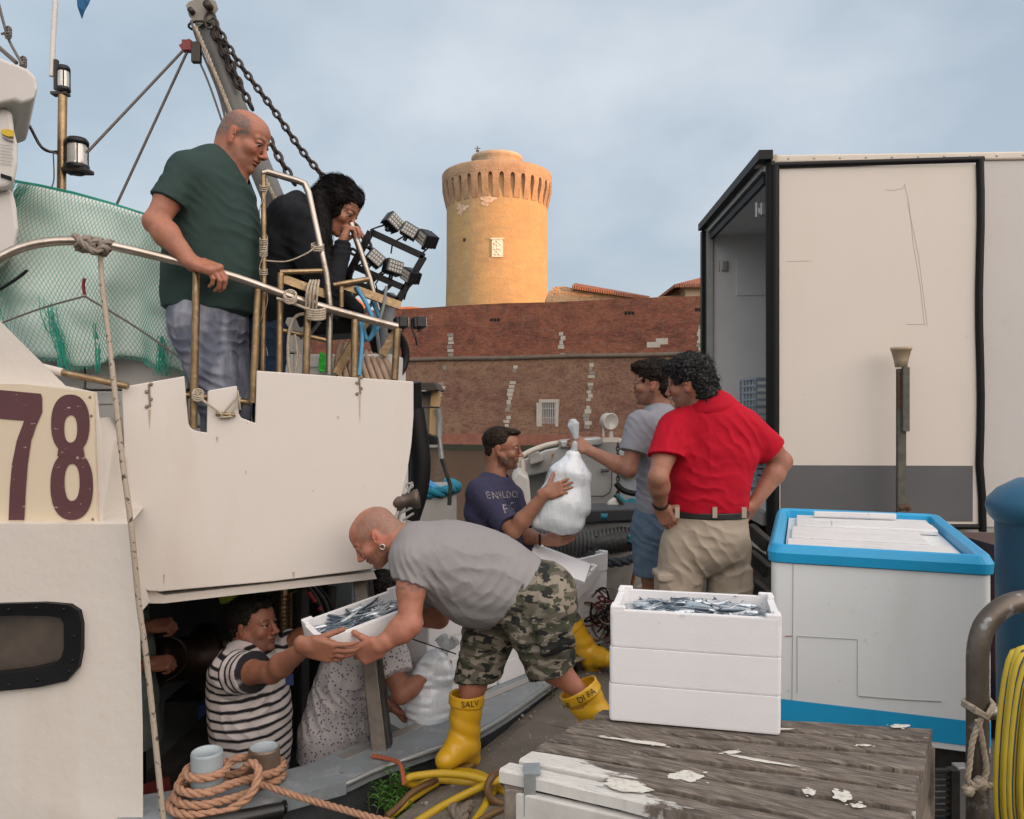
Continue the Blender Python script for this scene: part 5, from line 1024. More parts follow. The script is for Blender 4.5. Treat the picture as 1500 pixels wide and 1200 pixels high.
# ---- rails
q = lambda px, py, off=-.02: pp(px, py, off)
mb = MB(); rl = spline([q(-60, 420), q(-20, 392), q(12, 371), q(50, 358), q(95, 353), q(140, 356), q(190, 366), q(260, 383), q(290, 391), q(350, 408), q(440, 440), q(520, 463), q(582, 479)], 6); mb.tube(rl, .0175, 14); mb.build('top_rail', M_rail, boat)
def tb(name, pts, r, m=None): mb = MB(); mb.tube(pts, r, 12); return mb.build(name, m or M_brass, boat)
for (a_, b_) in (((288, 398), (283, 628)), ((378, 424), (370, 590)), ((451, 452), (448, 548)), ((520, 468), (519, 552)), ((582, 482), (578, 556)), ((454, 420), (453, 446))): tb('rail_post', [q(*a_), q(*b_)], .0155)
tb('tall_post', [q(386, 256, -.10), q(387, 420, -.10), q(385, 545, -.10)], .011); tb('tall_post', [q(411, 400, -.06), q(409, 548, -.06)], .014)
tb('arch', [q(384, 254, -.10), q(392, 252, -.10), q(436, 265, -.09), q(446, 269, -.09), q(452, 282, -.08), q(478, 402, -.07), q(483, 448, -.07), q(482, 548, -.07)], .014, M_rail)
tb('arch_leg', [q(514, 327, -.22), q(542, 410, -.20), q(553, 455, -.20)], .014, M_rail)
for (a_, b_, r_) in (((410, 399), (474, 397), .012), ((488, 418), (540, 409), .012), ((413, 484), (484, 500), .011), ((500, 420), (500, 450), .011)): tb('cross_tube', [q(*a_, -.08), q(*b_, -.08)], r_)
for (a_, b_, o1_, o2_) in (((412, 408), (478, 432), -.1, -.1), ((502, 418), (586, 448), -.12, -.12), ((536, 470), (492, 548), -.14, -.14), ((584, 480), (560, 520), -.08, -.10)): mb = MB(); mb.bar(q(*a_, o1_), q(*b_, o2_), .025, .036); mb.build('flat_bar', M_brass, boat)
tb('side_tube', [q(556, 470, -.1), q(562, 448, -.1), q(566, 420, -.12)], .007, mat('grey_cable', (.16, .17, .18), .5))
# ---- light rack on a short grey mast
YL = 3.75; l = lambda px, py, Y=YL: at(px, py, Y)
rack = MB()
for a_, b_ in (((543, 340), (621, 376)), ((621, 376), (583, 441)), ((583, 441), (507, 409)), ((507, 409), (543, 340)), ((520, 391), (592, 422))): rack.bar(l(*a_), l(*b_), .028, .032, (0, 1, 0))
rk = rack.build('light_rack', mat('rack_black', (.004, .004, .005), .45, spec=.3), boat)
tb('light_mast', [l(566, 430, 3.85), l(566, 470, 3.85), (l(566, 0, 3.85)[0], 3.85, .95)], .040, mat('grey_paint', (.20, .22, .23), .45, noise=(8, .4, (.13, .14, .15))))
mb = MB(); mb.lathe([(.05, -.01), (.055, .02), (.035, .03)], 16, Matrix.Translation(tuple(l(567, 440, 3.85)))); mb.build('mast_collar', MATS['grey_paint'], boat)
def flood(c, tilt, yaw, s=1., lit=True, name='floodlight', parent=rk):
    M = Matrix.Translation(tuple(c))@Matrix.Rotation(yaw, 4, 'Z')@Matrix.Rotation(tilt, 4, 'Y'); m = MB()
    m.box((-.048*s, -.035*s, -.038*s), (.048*s, .03*s, .038*s), 0, M, .008*s)
    for k in range(6): x = (-.04+.016*k)*s; m.box((x, .03*s, -.034*s), (x+.006*s, .045*s, .034*s), 0, M)
    m.tube([M @ Vector((0, 0, -.038*s)), M @ Vector((0, .0, -.062*s))], .012*s, 8); m.tube([M @ Vector((.0, .04*s, .0)), M @ Vector((-.03*s, .06*s, -.05*s)), M @ Vector((-.055*s, .05*s, -.10*s)), M@Vector((-.03*s, .03*s, -.16*s))], .004, 6)
    o = m.build(name, mat('lamp_black', (.006, .0065, .008), .4, spec=.35, bump=(40, .3, .003)), parent)
    m = MB(); m.box((-.042*s, -.039*s, -.032*s), (.042*s, -.0352*s, .032*s), 0, M)
    for i in range(5):
        for j in range(3): m.box(((-.036+.0155*i)*s, -.043*s, (-.028+.02*j)*s), ((-.026+.0155*i)*s, -.0385*s, (-.014+.02*j)*s), 1, M)
    m.build('lens', [mat('lens_dark', (.12, .12, .12), .2), mat('lens_glass', (.42, .40, .36), .15)], o); return o
for (px, py, tl, yw) in ((575, 326, 38, 38), (600, 339, 30, 8), (625, 350, 34, -48), (549, 379, 38, 22), (575, 392, 12, 34), (601, 404, 28, -46)): flood(l(px, py, YL-.02), R_(tl), R_(yw), random.uniform(.80, .90))
for (px, py) in ((588, 473), (614, 473)): flood(l(px, py, 3.7), R_(5), R_(115), .68, parent=boat)
# ---- derrick boom with its tackle
YK = 3.95; k_ = lambda px, py, Y=YK: at(px, py, Y)
bm_ = MB(); bm_.tube([k_(294, 14), k_(345, 158), k_(413, 322, 4.0), k_(470, 460, 4.05)], [.050, .055, .058, .06], 18); boom = bm_.build('boom', mat('boom_grey', (.13, .125, .12), .5, noise=(5, .5, (.20, .19, .17)), bump=(20, .2, .005)), boat)
mb = MB(); pts = [(272, 8), (276, 3), (300, -6), (316, 2), (320, 14), (313, 24), (290, 40), (277, 24)]; mb.add([k_(*p, YK-.07) for p in pts]+[k_(*p, YK+.07) for p in pts], [tuple(range(8)), tuple(reversed(range(8, 16)))]+[(i, i+8, (i+1) % 8+8, (i+1) % 8) for i in range(8)]); mb.build('boom_head', mat('boom_head_paint', (.27, .245, .21), .55, noise=(9, .4, (.17, .15, .12))), boat)
mb = MB(); mb.tube([k_(293+17*math.cos(t), 38+7*math.sin(t), YK-.02+.07*math.sin(t)) for t in np.linspace(0, 6.28, 14)], .006, 6); mb.tube([k_(308+8*math.cos(t), 30+13*math.sin(t), YK-.08) for t in np.linspace(0, 6.28, 14)], .006, 6); mb.lathe([(.0001, .03), (.02, .03), (.02, -.03), (.0001, -.03)], 12, Matrix.Translation(tuple(k_(306, 10, YK-.08)))@Matrix.Rotation(R_(90), 4, 'X')); mb.lathe([(.0001, .02), (.014, .02), (.014, -.02)], 12, Matrix.Translation(tuple(k_(281, 17, YK-.08)))@Matrix.Rotation(R_(90), 4, 'X')); mb.build('shackles', mat('shackle_iron', (.06, .05, .045), .5, .7), boat)
def chain(pts, n, r, label, lens=None, m=None):
    P = np.array(spline(pts, 10)); seg = np.linalg.norm(np.diff(P, axis=0), axis=1); L = np.concatenate([[0], np.cumsum(seg)]); N_ = max(3, int(L[-1]/(r*5.4))); mb = MB()
    for i in range(N_):
        s0 = L[-1]*(i+.5)/N_; c = np.array([np.interp(s0, L, P[:, k]) for k in range(3)]); t = nrm(np.array([np.interp(min(s0+.01, L[-1]), L, P[:, k]) for k in range(3)])-np.array([np.interp(max(s0-.01, 0), L, P[:, k]) for k in range(3)]))
        u = nrm(np.cross(t, [0, 1, 0.01])); v_ = np.cross(t, u); u = u if i % 2 == 0 else (v_*.9+u*.45); hl = L[-1]/N_*.5
        mb.tube([c+t*(hl*1.22*math.cos(a))+u*(r*1.75*math.sin(a)) for a in np.linspace(0, 2*math.pi, 13)[:-1]], r, 6, closed=True)
    return tag(mb.build('chain', m or mat('chain_iron', (.045, .038, .034), .5, .6, noise=(30, .6, (.10, .06, .04))), None), label, 'chain', 'chains hanging from the boom')
Yc = 3.82; kc = lambda px, py, Y=Yc: at(px, py, Y)
chain([kc(312, 28), kc(345, 85), kc(400, 160), kc(440, 218), kc(478, 264)], 0, .0068, 'long straight rusty chain running from the boom head down behind the woman')
chain([kc(316, 44, 3.86), kc(335, 85, 3.86), kc(352, 125, 3.86), kc(370, 160, 3.86)], 0, .0075, 'outer chain bunched beside the boom, above the bald man')
chain([kc(312, 45, 3.9), kc(328, 80, 3.9), kc(345, 118, 3.9), kc(354, 130, 3.9)], 0, .0075, 'inner short chain nearest the boom tube')
chain([kc(392, 200), kc(405, 224), kc(420, 250), kc(432, 270)], 0, .0078, 'short chain between the bald man and the arch')
chain([kc(516, 328, 3.9), kc(530, 345, 3.9), kc(545, 368, 3.9), kc(556, 388, 3.9)], 0, .0075, 'double chain running down to the floodlight rack')
chain([kc(498, 352, 3.9), kc(508, 362, 3.9), kc(522, 372, 3.9)], 0, .007, 'short chain end hanging under the woman\'s hand')
M_wire = mat('stay_wire', (.10, .08, .07), .6, noise=(40, .5, (.16, .13, .11)))
def line(pts, r, label, m=None, name='stay_rope', cat='rope', tw=False, group=None):
    mb = MB()
    if tw: twisted_rope(mb, spline(pts, 6), r)
    else: mb.tube(spline(pts, 6) if len(pts) > 2 else pts, r, 8)
    return tag(mb.build(name, m or M_wire, None), label, cat, group)
line([k_(274, 68), k_(128, 223, 3.7)], .0065, 'dark stay wire from the boom pulley to the mast lantern'); line([k_(277, 70), k_(168, 306, 3.9)], .0065, 'dark stay wire from the boom pulley down to the green net')
mb = MB(); mb.bar(k_(266, 72), k_(281, 62), .03, .03); mb.box(k_(268, 76)-V(0, .02, 0), k_(282, 60)+V(0, .02, 0), bev=.004); tag(mb.build('pulley_block', mat('red_block', (.22, .03, .03), .5), None), 'small red pulley block hanging beside the boom head', 'pulley')
line([k_(280, 30, 3.85), k_(290, 62, 3.85), k_(318, 130, 3.85), k_(331, 178, 3.85)], .006, 'thin grey halyard hanging left of the boom'); line([k_(286, 40, 3.83), k_(300, 72, 3.83), k_(322, 125, 3.83), k_(345, 182, 3.83)], .010, 'pale twisted halyard bundle along the boom', M_rope, tw=True); line([k_(285, 75, 3.85), k_(305, 120, 3.85), k_(326, 180, 3.85)], .005, 'brown halyard between the boom and its tackle')
line([k_(388, 262, 3.9), k_(402, 290, 3.9), k_(412, 318, 3.9)], .010, 'pale twisted line beside the arch behind the bald man', M_rope, tw=True)
mb = MB(); mb.box(k_(283, 60, 3.83)-V(.012, 0, .10), k_(289, 60, 3.83)+V(.012, .03, .0), bev=.004); tag(mb.build('tackle_block', mat('shackle_iron'), None), 'dark tackle block under the boom head', 'pulley')
# ---- mast, lamps, antenna, pennant
YM = 3.7; a_ = lambda px, py, Y=YM: at(px, py, Y)
mb = MB(); mb.tube([a_(90, 280), a_(91, 200), a_(92, 128)], .020, 14); mb.tube([a_(90, 280), (a_(90, 0)[0], YM, 1.0)], .020, 14); mast = mb.build('signal_mast', M_brass, boat)
mb = MB(); mb.tube([a_(76, 112), a_(78, 55), a_(85, -60)], .012, 10); mb.build('antenna', mat('white_tube', (.60, .57, .54), .4), mast)
def lantern(px, py0, py1, rad, name, lab=None):
    c = a_(px, (py0+py1)/2); h = a_(0, py0)[2]-a_(0, py1)[2]; M = Matrix.Translation(tuple(c)); m = MB(); r = rad
    m.lathe([(.0001, h*.5), (r*.85, h*.5), (r*1.05, h*.42), (r*1.05, h*.33), (r*.9, h*.31)], 24, M); m.lathe([(r*.9, -h*.22), (r*1.1, -h*.25), (r*1.1, -h*.36), (r*.8, -h*.40), (r*.6, -h*.5), (.0001, -h*.5)], 24, M)
    for k in range(4): t = k*math.pi/2+.5; m.tube([c+V(r*.95*math.cos(t), r*.95*math.sin(t), h*.33), c+V(r*.95*math.cos(t), r*.95*math.sin(t), -h*.25)], .003, 5)
    o = m.build(name, mat('lamp_black'), mast); m = MB(); m.lathe([(r*.86, h*.32), (r*.9, 0), (r*.86, -h*.24)], 24, M); m.build('glass', mat('lantern_glass', (.62, .60, .56), .08, .3, noise=(8, .4, (.4, .38, .35), .4, .6, (6, 6, .4))), o)
lantern(93, 97, 140, .028, 'top_lantern'); lantern(113, 203, 256, .048, 'side_lantern')
mb = MB(); mb.box(a_(77, 140)-V(0, .02, 0), a_(100, 136)+V(0, .02, 0)); mb.box(a_(80, 132)-V(0, .01, 0), a_(85, 88)+V(0, .01, 0)); mb.build('bracket', mat('shackle_iron'), mast)
mb = MB(); mb.tube([a_(91, 230), a_(103, 230)], .012, 8); mb.build('lamp_arm', mat('shackle_iron'), mast); mb = MB(); mb.box(a_(96, 254)-V(0, .04, 0), a_(132, 248)+V(0, .04, 0), bev=.004); mb.build('lamp_tray', mat('shackle_iron'), mast)
line([a_(18, 164, 3.6), a_(40, 180, 3.6), a_(58, 212, 3.65), a_(72, 222, 3.68), a_(92, 222, 3.7)], .007, 'black cable from the radar dome to the mast', M_blackrub, 'cable', 'cable'); line([a_(20, 160, 3.6), a_(45, 186, 3.6), a_(60, 214, 3.65), a_(90, 228, 3.7)], .004, 'thin grey cable sagging to the mast', name='cable', cat='cable')
line([a_(78, 225, 3.68), a_(79, 262, 3.68), a_(74, 278, 3.66)], .003, 'thin cord hanging beside the mast foot')
mb = MB(); n = 8; fl = [a_(112, -12), a_(134, -12), a_(131, 6), a_(124, 16), a_(118, 26), a_(114, 10)]
for i in range(1): mb.add([p+V(0, .01*math.sin(j*2.), 0) for j, p in enumerate(fl)]+[p+V(0, .004+.01*math.sin(j*2.), 0) for j, p in enumerate(fl)], [(0,1,2,3,4,5), (11,10,9,8,7,6)]+[(i_, i_+6, (i_+1) % 6+6, (i_+1) % 6) for i_ in range(6)])
tag(mb.build('pennant', mat('blue_cloth', (.012, .09, .22), .8), None), 'blue pennant tip hanging at the very top left', 'flag')
# ---- radar / white housings at the far left
r_ = lambda px, py, Y=3.3: at(px, py, Y)
def hull_prism(pts, Y, d, name, m, parent, bev=.012):
    m_ = MB(); P_ = [at(a, b_, Y) for a, b_ in pts]; n = len(P_); dv_ = V(-.68*d if pts[0][0] < 60 and pts[-1][0] < 60 else 0, d, 0); m_.add(P_+[p+dv_ for p in P_], [tuple(range(n)), tuple(reversed(range(n, 2*n)))]+[(i, i+n, (i+1) % n+n, (i+1) % n) for i in range(n)]); o = m_.build(name, m, parent)
    if bev: md = o.modifiers.new('b', 'BEVEL'); md.width = bev; md.segments = 3; md.limit_method = 'ANGLE'; 
    return o
M_gel = mat('gelcoat', (.60, .565, .53), .4, noise=[(3, .3, (.52, .46, .40)), (30, .2, (.4, .34, .28), .65, .7)], bump=(20, .1, .003))
rad = hull_prism([(-60, 78), (0, 84), (40, 100), (53, 112), (55, 130), (50, 146), (32, 152), (22, 147), (0, 152), (-60, 158)], 3.2, .5, 'radar_scanner', M_gel, boat, .02)
hull_prism([(-60, 150), (2, 152), (18, 162), (21, 190), (26, 210), (26, 240), (22, 262), (12, 275), (0, 276), (-60, 290)], 3.25, .4, 'radar_housing', M_gel, boat, .02)
hull_prism([(-60, 276), (18, 276), (24, 300), (28, 335), (22, 362), (0, 386), (-60, 420)], 3.3, .4, 'radar_base', M_gel, boat, .02)
hull_prism([(2, 190), (12, 189), (21, 192), (20, 200), (12, 200), (3, 196)], 3.235, .02, 'yellow_sticker', mat('yellow_paint', (.62, .42, .02), .5), boat, 0)
hull_prism([(1, 254), (17, 259), (17, 264), (1, 259)], 3.24, .02, 'vent_slot', M_blackrub, boat, 0)
mb = MB(); mb.tube([r_(4+7*math.sin(t)+4*t, 201+6*math.sin(t*.9), 3.242) for t in np.linspace(0, 2.4, 8)], .0035, 6)
for k in range(7): mb.tube([r_(0, 212+k*4.6, 3.243), r_(18+2*math.sin(k*2.), 214+k*4.6, 3.243)], .0010, 4)
mb.build('housing_marks', mat('grey_ink', (.22, .2, .2), .7), boat)
line([r_(-6, -10, 3.4), r_(10, 50, 3.4), r_(22, 76, 3.35), r_(34, 96, 3.3)], .006, 'dark rigging wire at the top left corner'); line([r_(-10, 62, 3.4), r_(24, 92, 3.35)], .009, 'short thick rigging wire at the left edge')
for c0, lb in (((12, 48), 'rusty shackle high on the rigging wire at the top left'), ((34, 92), 'rusty shackle at the lower end of the rigging wire')):
    mb = MB()
    for k in range(3): mb.tube([r_(c0[0]+4*math.cos(t), c0[1]-4+k*4+5*math.sin(t), 3.37) for t in np.linspace(0, 6.28, 9)], .005, 6)
    if c0[0] < 20: mb.tube([r_(2, 50, 3.37), r_(12, 47, 3.37)], .005, 6)
    tag(mb.build('rigging_shackle', M_wire, None), lb, 'shackle')
# ---- stanchion in the working deck opening
mb = MB(); mb.bar(at(527, 838, 3.56), at(558, 1108, 3.28), .062, .05, (0, 1, 0), bev=.004); mb.build('stanchion', mat('stanchion_paint', (.085, .07, .055), .4, .3, noise=[(7, .6, (.15, .12, .09)), (30, .5, (.04, .03, .025))]), boat)
mb = MB(); mb.bar(at(540, 845, 3.59), at(572, 1105, 3.31), .02, .06, (0, 1, 0)); mb.build('stanchion_flange', M_steel_d, boat)
# bits inside the opening
drum = MB(); Mx = Matrix.Translation(tuple(at(262, 965, 4.1)))@Matrix.Rotation(R_(78), 4, 'X')@Matrix.Rotation(R_(-40), 4, 'Y'); drum.lathe([(.001, .14), (.14, .14), (.145, .12), (.115, .10), (.11, -.08), (.17, -.12), (.175, -.15), (.10, -.16), (.001, -.15)], 32, Mx); drum.build('winch_drum', mat('rusty_iron', (.035, .022, .018), .45, .6, noise=(12, .7, (.08, .045, .03))), boat)
mb = MB(); mb.tube([at(235, 965, 3.95)+V(.0, .0, .0)+(V(math.cos(t), .35*math.cos(t), math.sin(t))*.115) for t in np.linspace(0, 2*math.pi, 24)], .009, 8); mb.build('winch_ring', mat('rusty_iron'), boat)
mb = MB(); M = Matrix.Translation(tuple(at(321, 945, 4.2))); mb.lathe([(.001, .02), (.05, .02), (.055, .01), (.055, 0), (.03, -.01), (.035, -.06), (.06, -.1), (.06, -.25), (.001, -.25)], 24, M); mb.lathe([(.001, .045), (.014, .045), (.014, .02)], 12, M); mb.build('tank_cap', M_alu, boat)
mb = MB(); ax = at(416, 0, 4.0)[0]
zs = np.linspace(at(0, 920, 4.0)[2], at(0, 872, 4.0)[2], 9); prof = []
for z in zs: prof += [(.022, z-.008), (.026, z), (.022, z+.008)]
mb.lathe([(.02, -.4)]+prof+[(.02, .8)], 16, Matrix.Translation((ax, 4.0, 0))); mb.tube([at(427, 1000, 4.02), at(427, 868, 4.02), at(445, 862, 4.02), at(452, 850, 4.02)], .012, 10); mb.build('ribbed_pipe', M_brass, boat)
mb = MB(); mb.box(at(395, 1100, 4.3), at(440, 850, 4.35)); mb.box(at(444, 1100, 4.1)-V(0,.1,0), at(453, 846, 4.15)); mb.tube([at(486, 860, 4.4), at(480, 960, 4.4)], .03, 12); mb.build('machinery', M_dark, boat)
hs_ = MB()
for k in range(5): hs_.tube(spline([at(449+k*3, 858-k, 4.0), at(462+k*5, 880, 4.0), at(474+k*4, 915, 4.0), at(478+k*2.5, 960, 4.0), at(474+k*2, 1010, 4.0)], 5), .009, 8, k % 2)
tag(hs_.build('hydraulic_hoses', [M_blackrub, mat('hose_grey', (.09, .09, .09), .5)], None), 'bundle of black hydraulic hoses behind the striped shirt man', 'hose')
mb = MB()
for (a0_, b0_) in (((452, 868), (462, 882)), ((467, 890), (470, 894)), ((471, 902), (478, 908))): mb.tube([at(*a0_, 3.97), at(*b0_, 3.97)], .011, 8)
tag(mb.build('red_fittings', mat('red_plastic', (.35, .02, .02), .5), None), 'red couplings on the black hoses', 'fitting')
hull_prism([(318, 872), (345, 868), (340, 884), (322, 886)], 3.9, .1, 'lime_cover', mat('lime', (.30, .36, .02), .6), None, .01); tag(bpy.data.objects['lime_cover'], 'lime yellow cover hanging under the upper deck', 'cover')
hull_prism([(288, 1034), (308, 1032), (306, 1085), (290, 1086)], 3.9, .1, 'blue_bag', mat('blue_bag', (.01, .03, .12), .5, bump=(20, .8, .02)), None, .01); tag(bpy.data.objects['blue_bag'], 'dark blue bag standing behind the striped shirt man', 'bag')
mb = MB(); mb.tube([at(322, 1095, 3.8), at(318, 1066, 3.8), at(324, 1050, 3.8)], .03, 12); tag(mb.build('gas_bottle', M_steel_d, None), 'grey cylinder beside the dark blue bag in the boat', 'cylinder')
mb = MB(); mb.hexa([at(206, 1200, 3.0), at(255, 1180, 3.0), at(255, 1180, 3.3), at(206, 1200, 3.3), at(206, 1150, 3.0), at(248, 1138, 3.0), at(248, 1138, 3.3), at(206, 1150, 3.3)]); tag(mb.build('red_toolbox', mat('dark_red_paint', (.11, .012, .012), .5), None), 'dark red box in the shadow at the cabin corner', 'box')
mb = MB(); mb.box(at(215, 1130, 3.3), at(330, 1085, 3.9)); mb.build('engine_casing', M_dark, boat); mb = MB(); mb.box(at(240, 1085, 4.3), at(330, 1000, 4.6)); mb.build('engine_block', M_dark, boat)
# ---- bollards with mooring rope
def bollard(px, py0, py1, Y, lab, rust):
    c = at(px, py1, Y); z1 = at(0, py0, Y)[2]; r = 22.5/F_PX*Y; M = Matrix.Translation((c[0], Y, 0)); e = empty('bollard', (c[0], Y, GZ), lab, 'bollard', 'bollards on the boat gunwale'); m = MB(); m.lathe([(r*1.0, GZ-.03), (r, z1-.01), (r*.98, z1-.002), (r*.9, z1)], 32, M); m.build('barrel', mat('bollard_rust', (.16, .11, .08), .4, .5, noise=(8, .7, (.28, .24, .20)), bump=(30, .4, .004)) if rust else mat('bollard_paint', (.30, .34, .36), .45, noise=(9, .4, (.22, .24, .25))), e)
    m = MB(); m.lathe([(r*.93, z1+.0005), (r*.85, z1-.006), (.0001, z1-.007)], 32, M); m.build('cap', mat('cap_paint', (.36, .41, .44), .4, noise=(12, .4, (.25, .28, .3))), e); return c[0], r, z1
# the mooring bitts stand on a plinth inboard of the gunwale
bp1 = bollard(303, 1100, 1160, 2.80, 'pale grey painted bollard nearer the cabin', False); bp2 = bollard(387, 1094, 1150, 2.98, 'rust streaked bollard with a pale cap beside the striped shirt', True)
mb = MB(); mb.add([(-1.32, 2.62, GZ+.008), (-1.0, 2.72, GZ+.008), (-.62, 2.98, GZ+.008), (-.72, 3.14, GZ+.008), (-1.05, 2.98, GZ+.008), (-1.38, 2.86, GZ+.008)]+[(-1.32, 2.62, GZ-.04), (-1.0, 2.72, GZ-.04), (-.62, 2.98, GZ-.04), (-.72, 3.14, GZ-.04), (-1.05, 2.98, GZ-.04), (-1.38, 2.86, GZ-.04)], [tuple(range(6)), tuple(reversed(range(6, 12)))]+[(i, i+6, (i+1) % 6+6, (i+1) % 6) for i in range(6)]); mb.build('bitt_plate', M_gun, boat)
M_moor = mat('orange_rope', (.40, .22, .135), .85, noise=(40, .5, (.26, .13, .08)), bump=[(120, .8, .006), (400, .4, .002)])
mb = MB(); x1_, r1_, z1_ = bp1; x2_, r2_, z2_ = bp2; RR = .0148
path = []
c1, c2 = V(x1_, 2.80), V(x2_, 2.98)
def loop(c, r, z, a0, a1, n=14, rx=1.): return [V(c[0]+r*rx*math.cos(R_(a)), c[1]+r*math.sin(R_(a)), z) for a in np.linspace(a0, a1, n)]
rr = r1_+RR
lp = loop(c1, rr, z1_-.065, 200, 560, 20)+loop(c1, rr*1.35, z1_-.105, 200, 340, 8)+loop(c2, rr*1.02, z2_-.075, -60, 110, 10)
lp += [V(*(c1*.5+c2*.5+V(-.02, .05)), GZ+.11)]+loop(c1, rr*1.5, z1_-.14, 100, 300, 12)+[V(c1[0]+.13, c1[1]+.0, GZ+.045)]+loop(c2, rr, z2_-.11, -80, 140, 10)+[V(*(c1*.45+c2*.55+V(-.06, .04)), GZ+.05)]+loop(c1, rr*1.75, GZ+.035, 120, 300, 12)+[V(c1[0]+.10, c1[1]-.085, GZ+.03), V(c1[0]+.17, c1[1]-.05, GZ+.07), V(c1[0]+.185, c1[1]-.01, GZ+.13), V(c1[0]+.15, c1[1]+.02, GZ+.15), V(c1[0]+.10, c1[1]+.06, GZ+.1)]
twisted_rope(mb, spline(lp, 5), RR, n=7)
twisted_rope(mb, spline([V(c1[0]+.15, 2.86, GZ+.06), V(c1[0]+.22, 2.84, GZ+.05), V(*at(440, 1168, 2.80)), V(*at(500, 1185, 2.72)), V(*at(550, 1199, 2.65)), V(*at(620, 1215, 2.6))], 8), RR*.8, n=7)
tag(mb.build('mooring_rope', M_moor, None), 'thick orange twisted mooring rope wound round the two bollards', 'rope')
mb = MB(); twisted_rope(mb, spline([at(545, 1107, 3.2), at(570, 1112, 3.15), at(585, 1118, 3.08), at(590, 1132, 3.02), at(592, 1150, 2.98)], 6), .009); tag(mb.build('thin_orange_rope', mat('red_orange_rope', (.33, .09, .04), .85, bump=(150, .6, .004)), None), 'thin red orange rope looped over the gunwale by the post', 'rope')
# hanging rope from the rail knot
M_grope = mat('grey_rope', (.26, .215, .18), .9, noise=(50, .5, (.17, .135, .11)), bump=(150, .8, .004))
rp = [at(147, 372, 3.05), at(150, 420, 2.98), at(160, 500, 2.90), at(170, 590, 2.80), at(180, 680, 2.72), at(192, 770, 2.67), at(203, 880, 2.655), at(214, 960, 2.645), at(226, 1070, 2.63), at(240, 1210, 2.60)]
def rope_flecked(N, L, b, tc, src):
    w_ = N.new('ShaderNodeTexNoise'); w_.inputs['Scale'].default_value = 55; L.new(tc.outputs['Object'], w_.inputs[0]); r = N.new('ShaderNodeValToRGB'); r.color_ramp.elements[0].position = .62; r.color_ramp.elements[1].position = .66; r.color_ramp.elements[0].color = (.34, .28, .22, 1); r.color_ramp.elements[1].color = (.07, .05, .04, 1); L.new(w_.outputs[0], r.inputs[0]); L.new(r.outputs[0], b.inputs['Base Color'])
mb = MB(); mb.tube(spline(rp, 6), .0095, 10); 
hr = tag(mb.build('hanging_rope', mat('flecked_rope', (.34, .28, .22), .9, bump=(220, .8, .004), extra=rope_flecked), None), 'long grey flecked rope hanging from the rail past the cabin corner', 'rope')
mb = MB()
for k, px in enumerate((116, 123, 131, 139, 147, 154)):
    c0 = pp(px, 356+(px-116)*.18, -.02); ax = nrm(pp(px+5, 357+(px-116)*.18, -.02)-c0+V(0, .004*(-1)**k, .010*(-1)**k)); b1 = nrm(np.cross(ax, [0, 1, 0])); b2 = np.cross(ax, b1); twisted_rope(mb, [c0+(b1*math.cos(t)+b2*math.sin(t))*.030 for t in np.linspace(0, 6.4, 18)], .0125, n=6)
twisted_rope(mb, spline([pp(114, 350, .03), pp(128, 362, .05), pp(140, 370, .05), pp(150, 362, .045), pp(158, 366, .03)], 5), .0125); tag(mb.build('rope_knot', M_grope, None), 'fat grey rope knot wrapped round the top rail', 'rope')
# lashings on the rails
mb = MB()
for k in range(5): mb.tube([pp(463+13*math.cos(t), 452+k*3.4+3*math.sin(t), .005+.03*math.sin(t)) for t in np.linspace(0, 6.28, 12)], .006, 6)
for k in range(4): mb.tube(spline([pp(448+k*5, 452, .0), pp(450+k*5, 425, .02), pp(455+k*4, 411, -.04)], 4), .0055, 6)
for k in range(3): mb.tube([pp(425+9*math.cos(t), 432+k*3+7*math.sin(t), .01+.03*math.sin(t)) for t in np.linspace(0, 6.28, 12)], .005, 6)
mb.tube(spline([pp(405, 437, .0), pp(430, 445, .01), pp(455, 455, .01)], 4), .006, 6); mb.tube(spline([pp(458, 460, 0), pp(436, 462, -.04), pp(425, 480, -.05), pp(422, 515, -.05), pp(425, 548, -.05)], 5), .007, 6); mb.tube(spline([pp(432, 490, -.05), pp(436, 520, -.05), pp(432, 548, -.05)], 5), .006, 6)
tag(mb.build('rail_lashing', M_rope, None), 'pale cord lashed in a bundle where rail tubes cross', 'cord')
mb = MB()
for z_ in (272, 350, 360, 368, 395): 
    for k in range(3): mb.tube([pp(386+5.5*math.cos(t), z_+k*3+2*math.sin(t), -.10+.016*math.sin(t)) for t in np.linspace(0, 6.28, 10)], .003, 5)
mb.tube([pp(386+6*math.cos(t*3), 270+t*40, -.10+.016*math.sin(t*3)) for t in np.linspace(0, 6.28, 60)], .002, 5); mb.tube(spline([pp(390, 382, -.08), pp(420, 383, -.05), pp(448, 372, -.04), pp(462, 362, -.05)], 6), .0032, 6)
for k in range(3): mb.tube([pp(465+9*math.cos(t), 359+k*3+3*math.sin(t), -.07+.022*math.sin(t)) for t in np.linspace(0, 6.28, 10)], .004, 5)
tag(mb.build('thin_line', M_rope, None), 'thin line wound round the tall post and tied to the arch', 'cord')
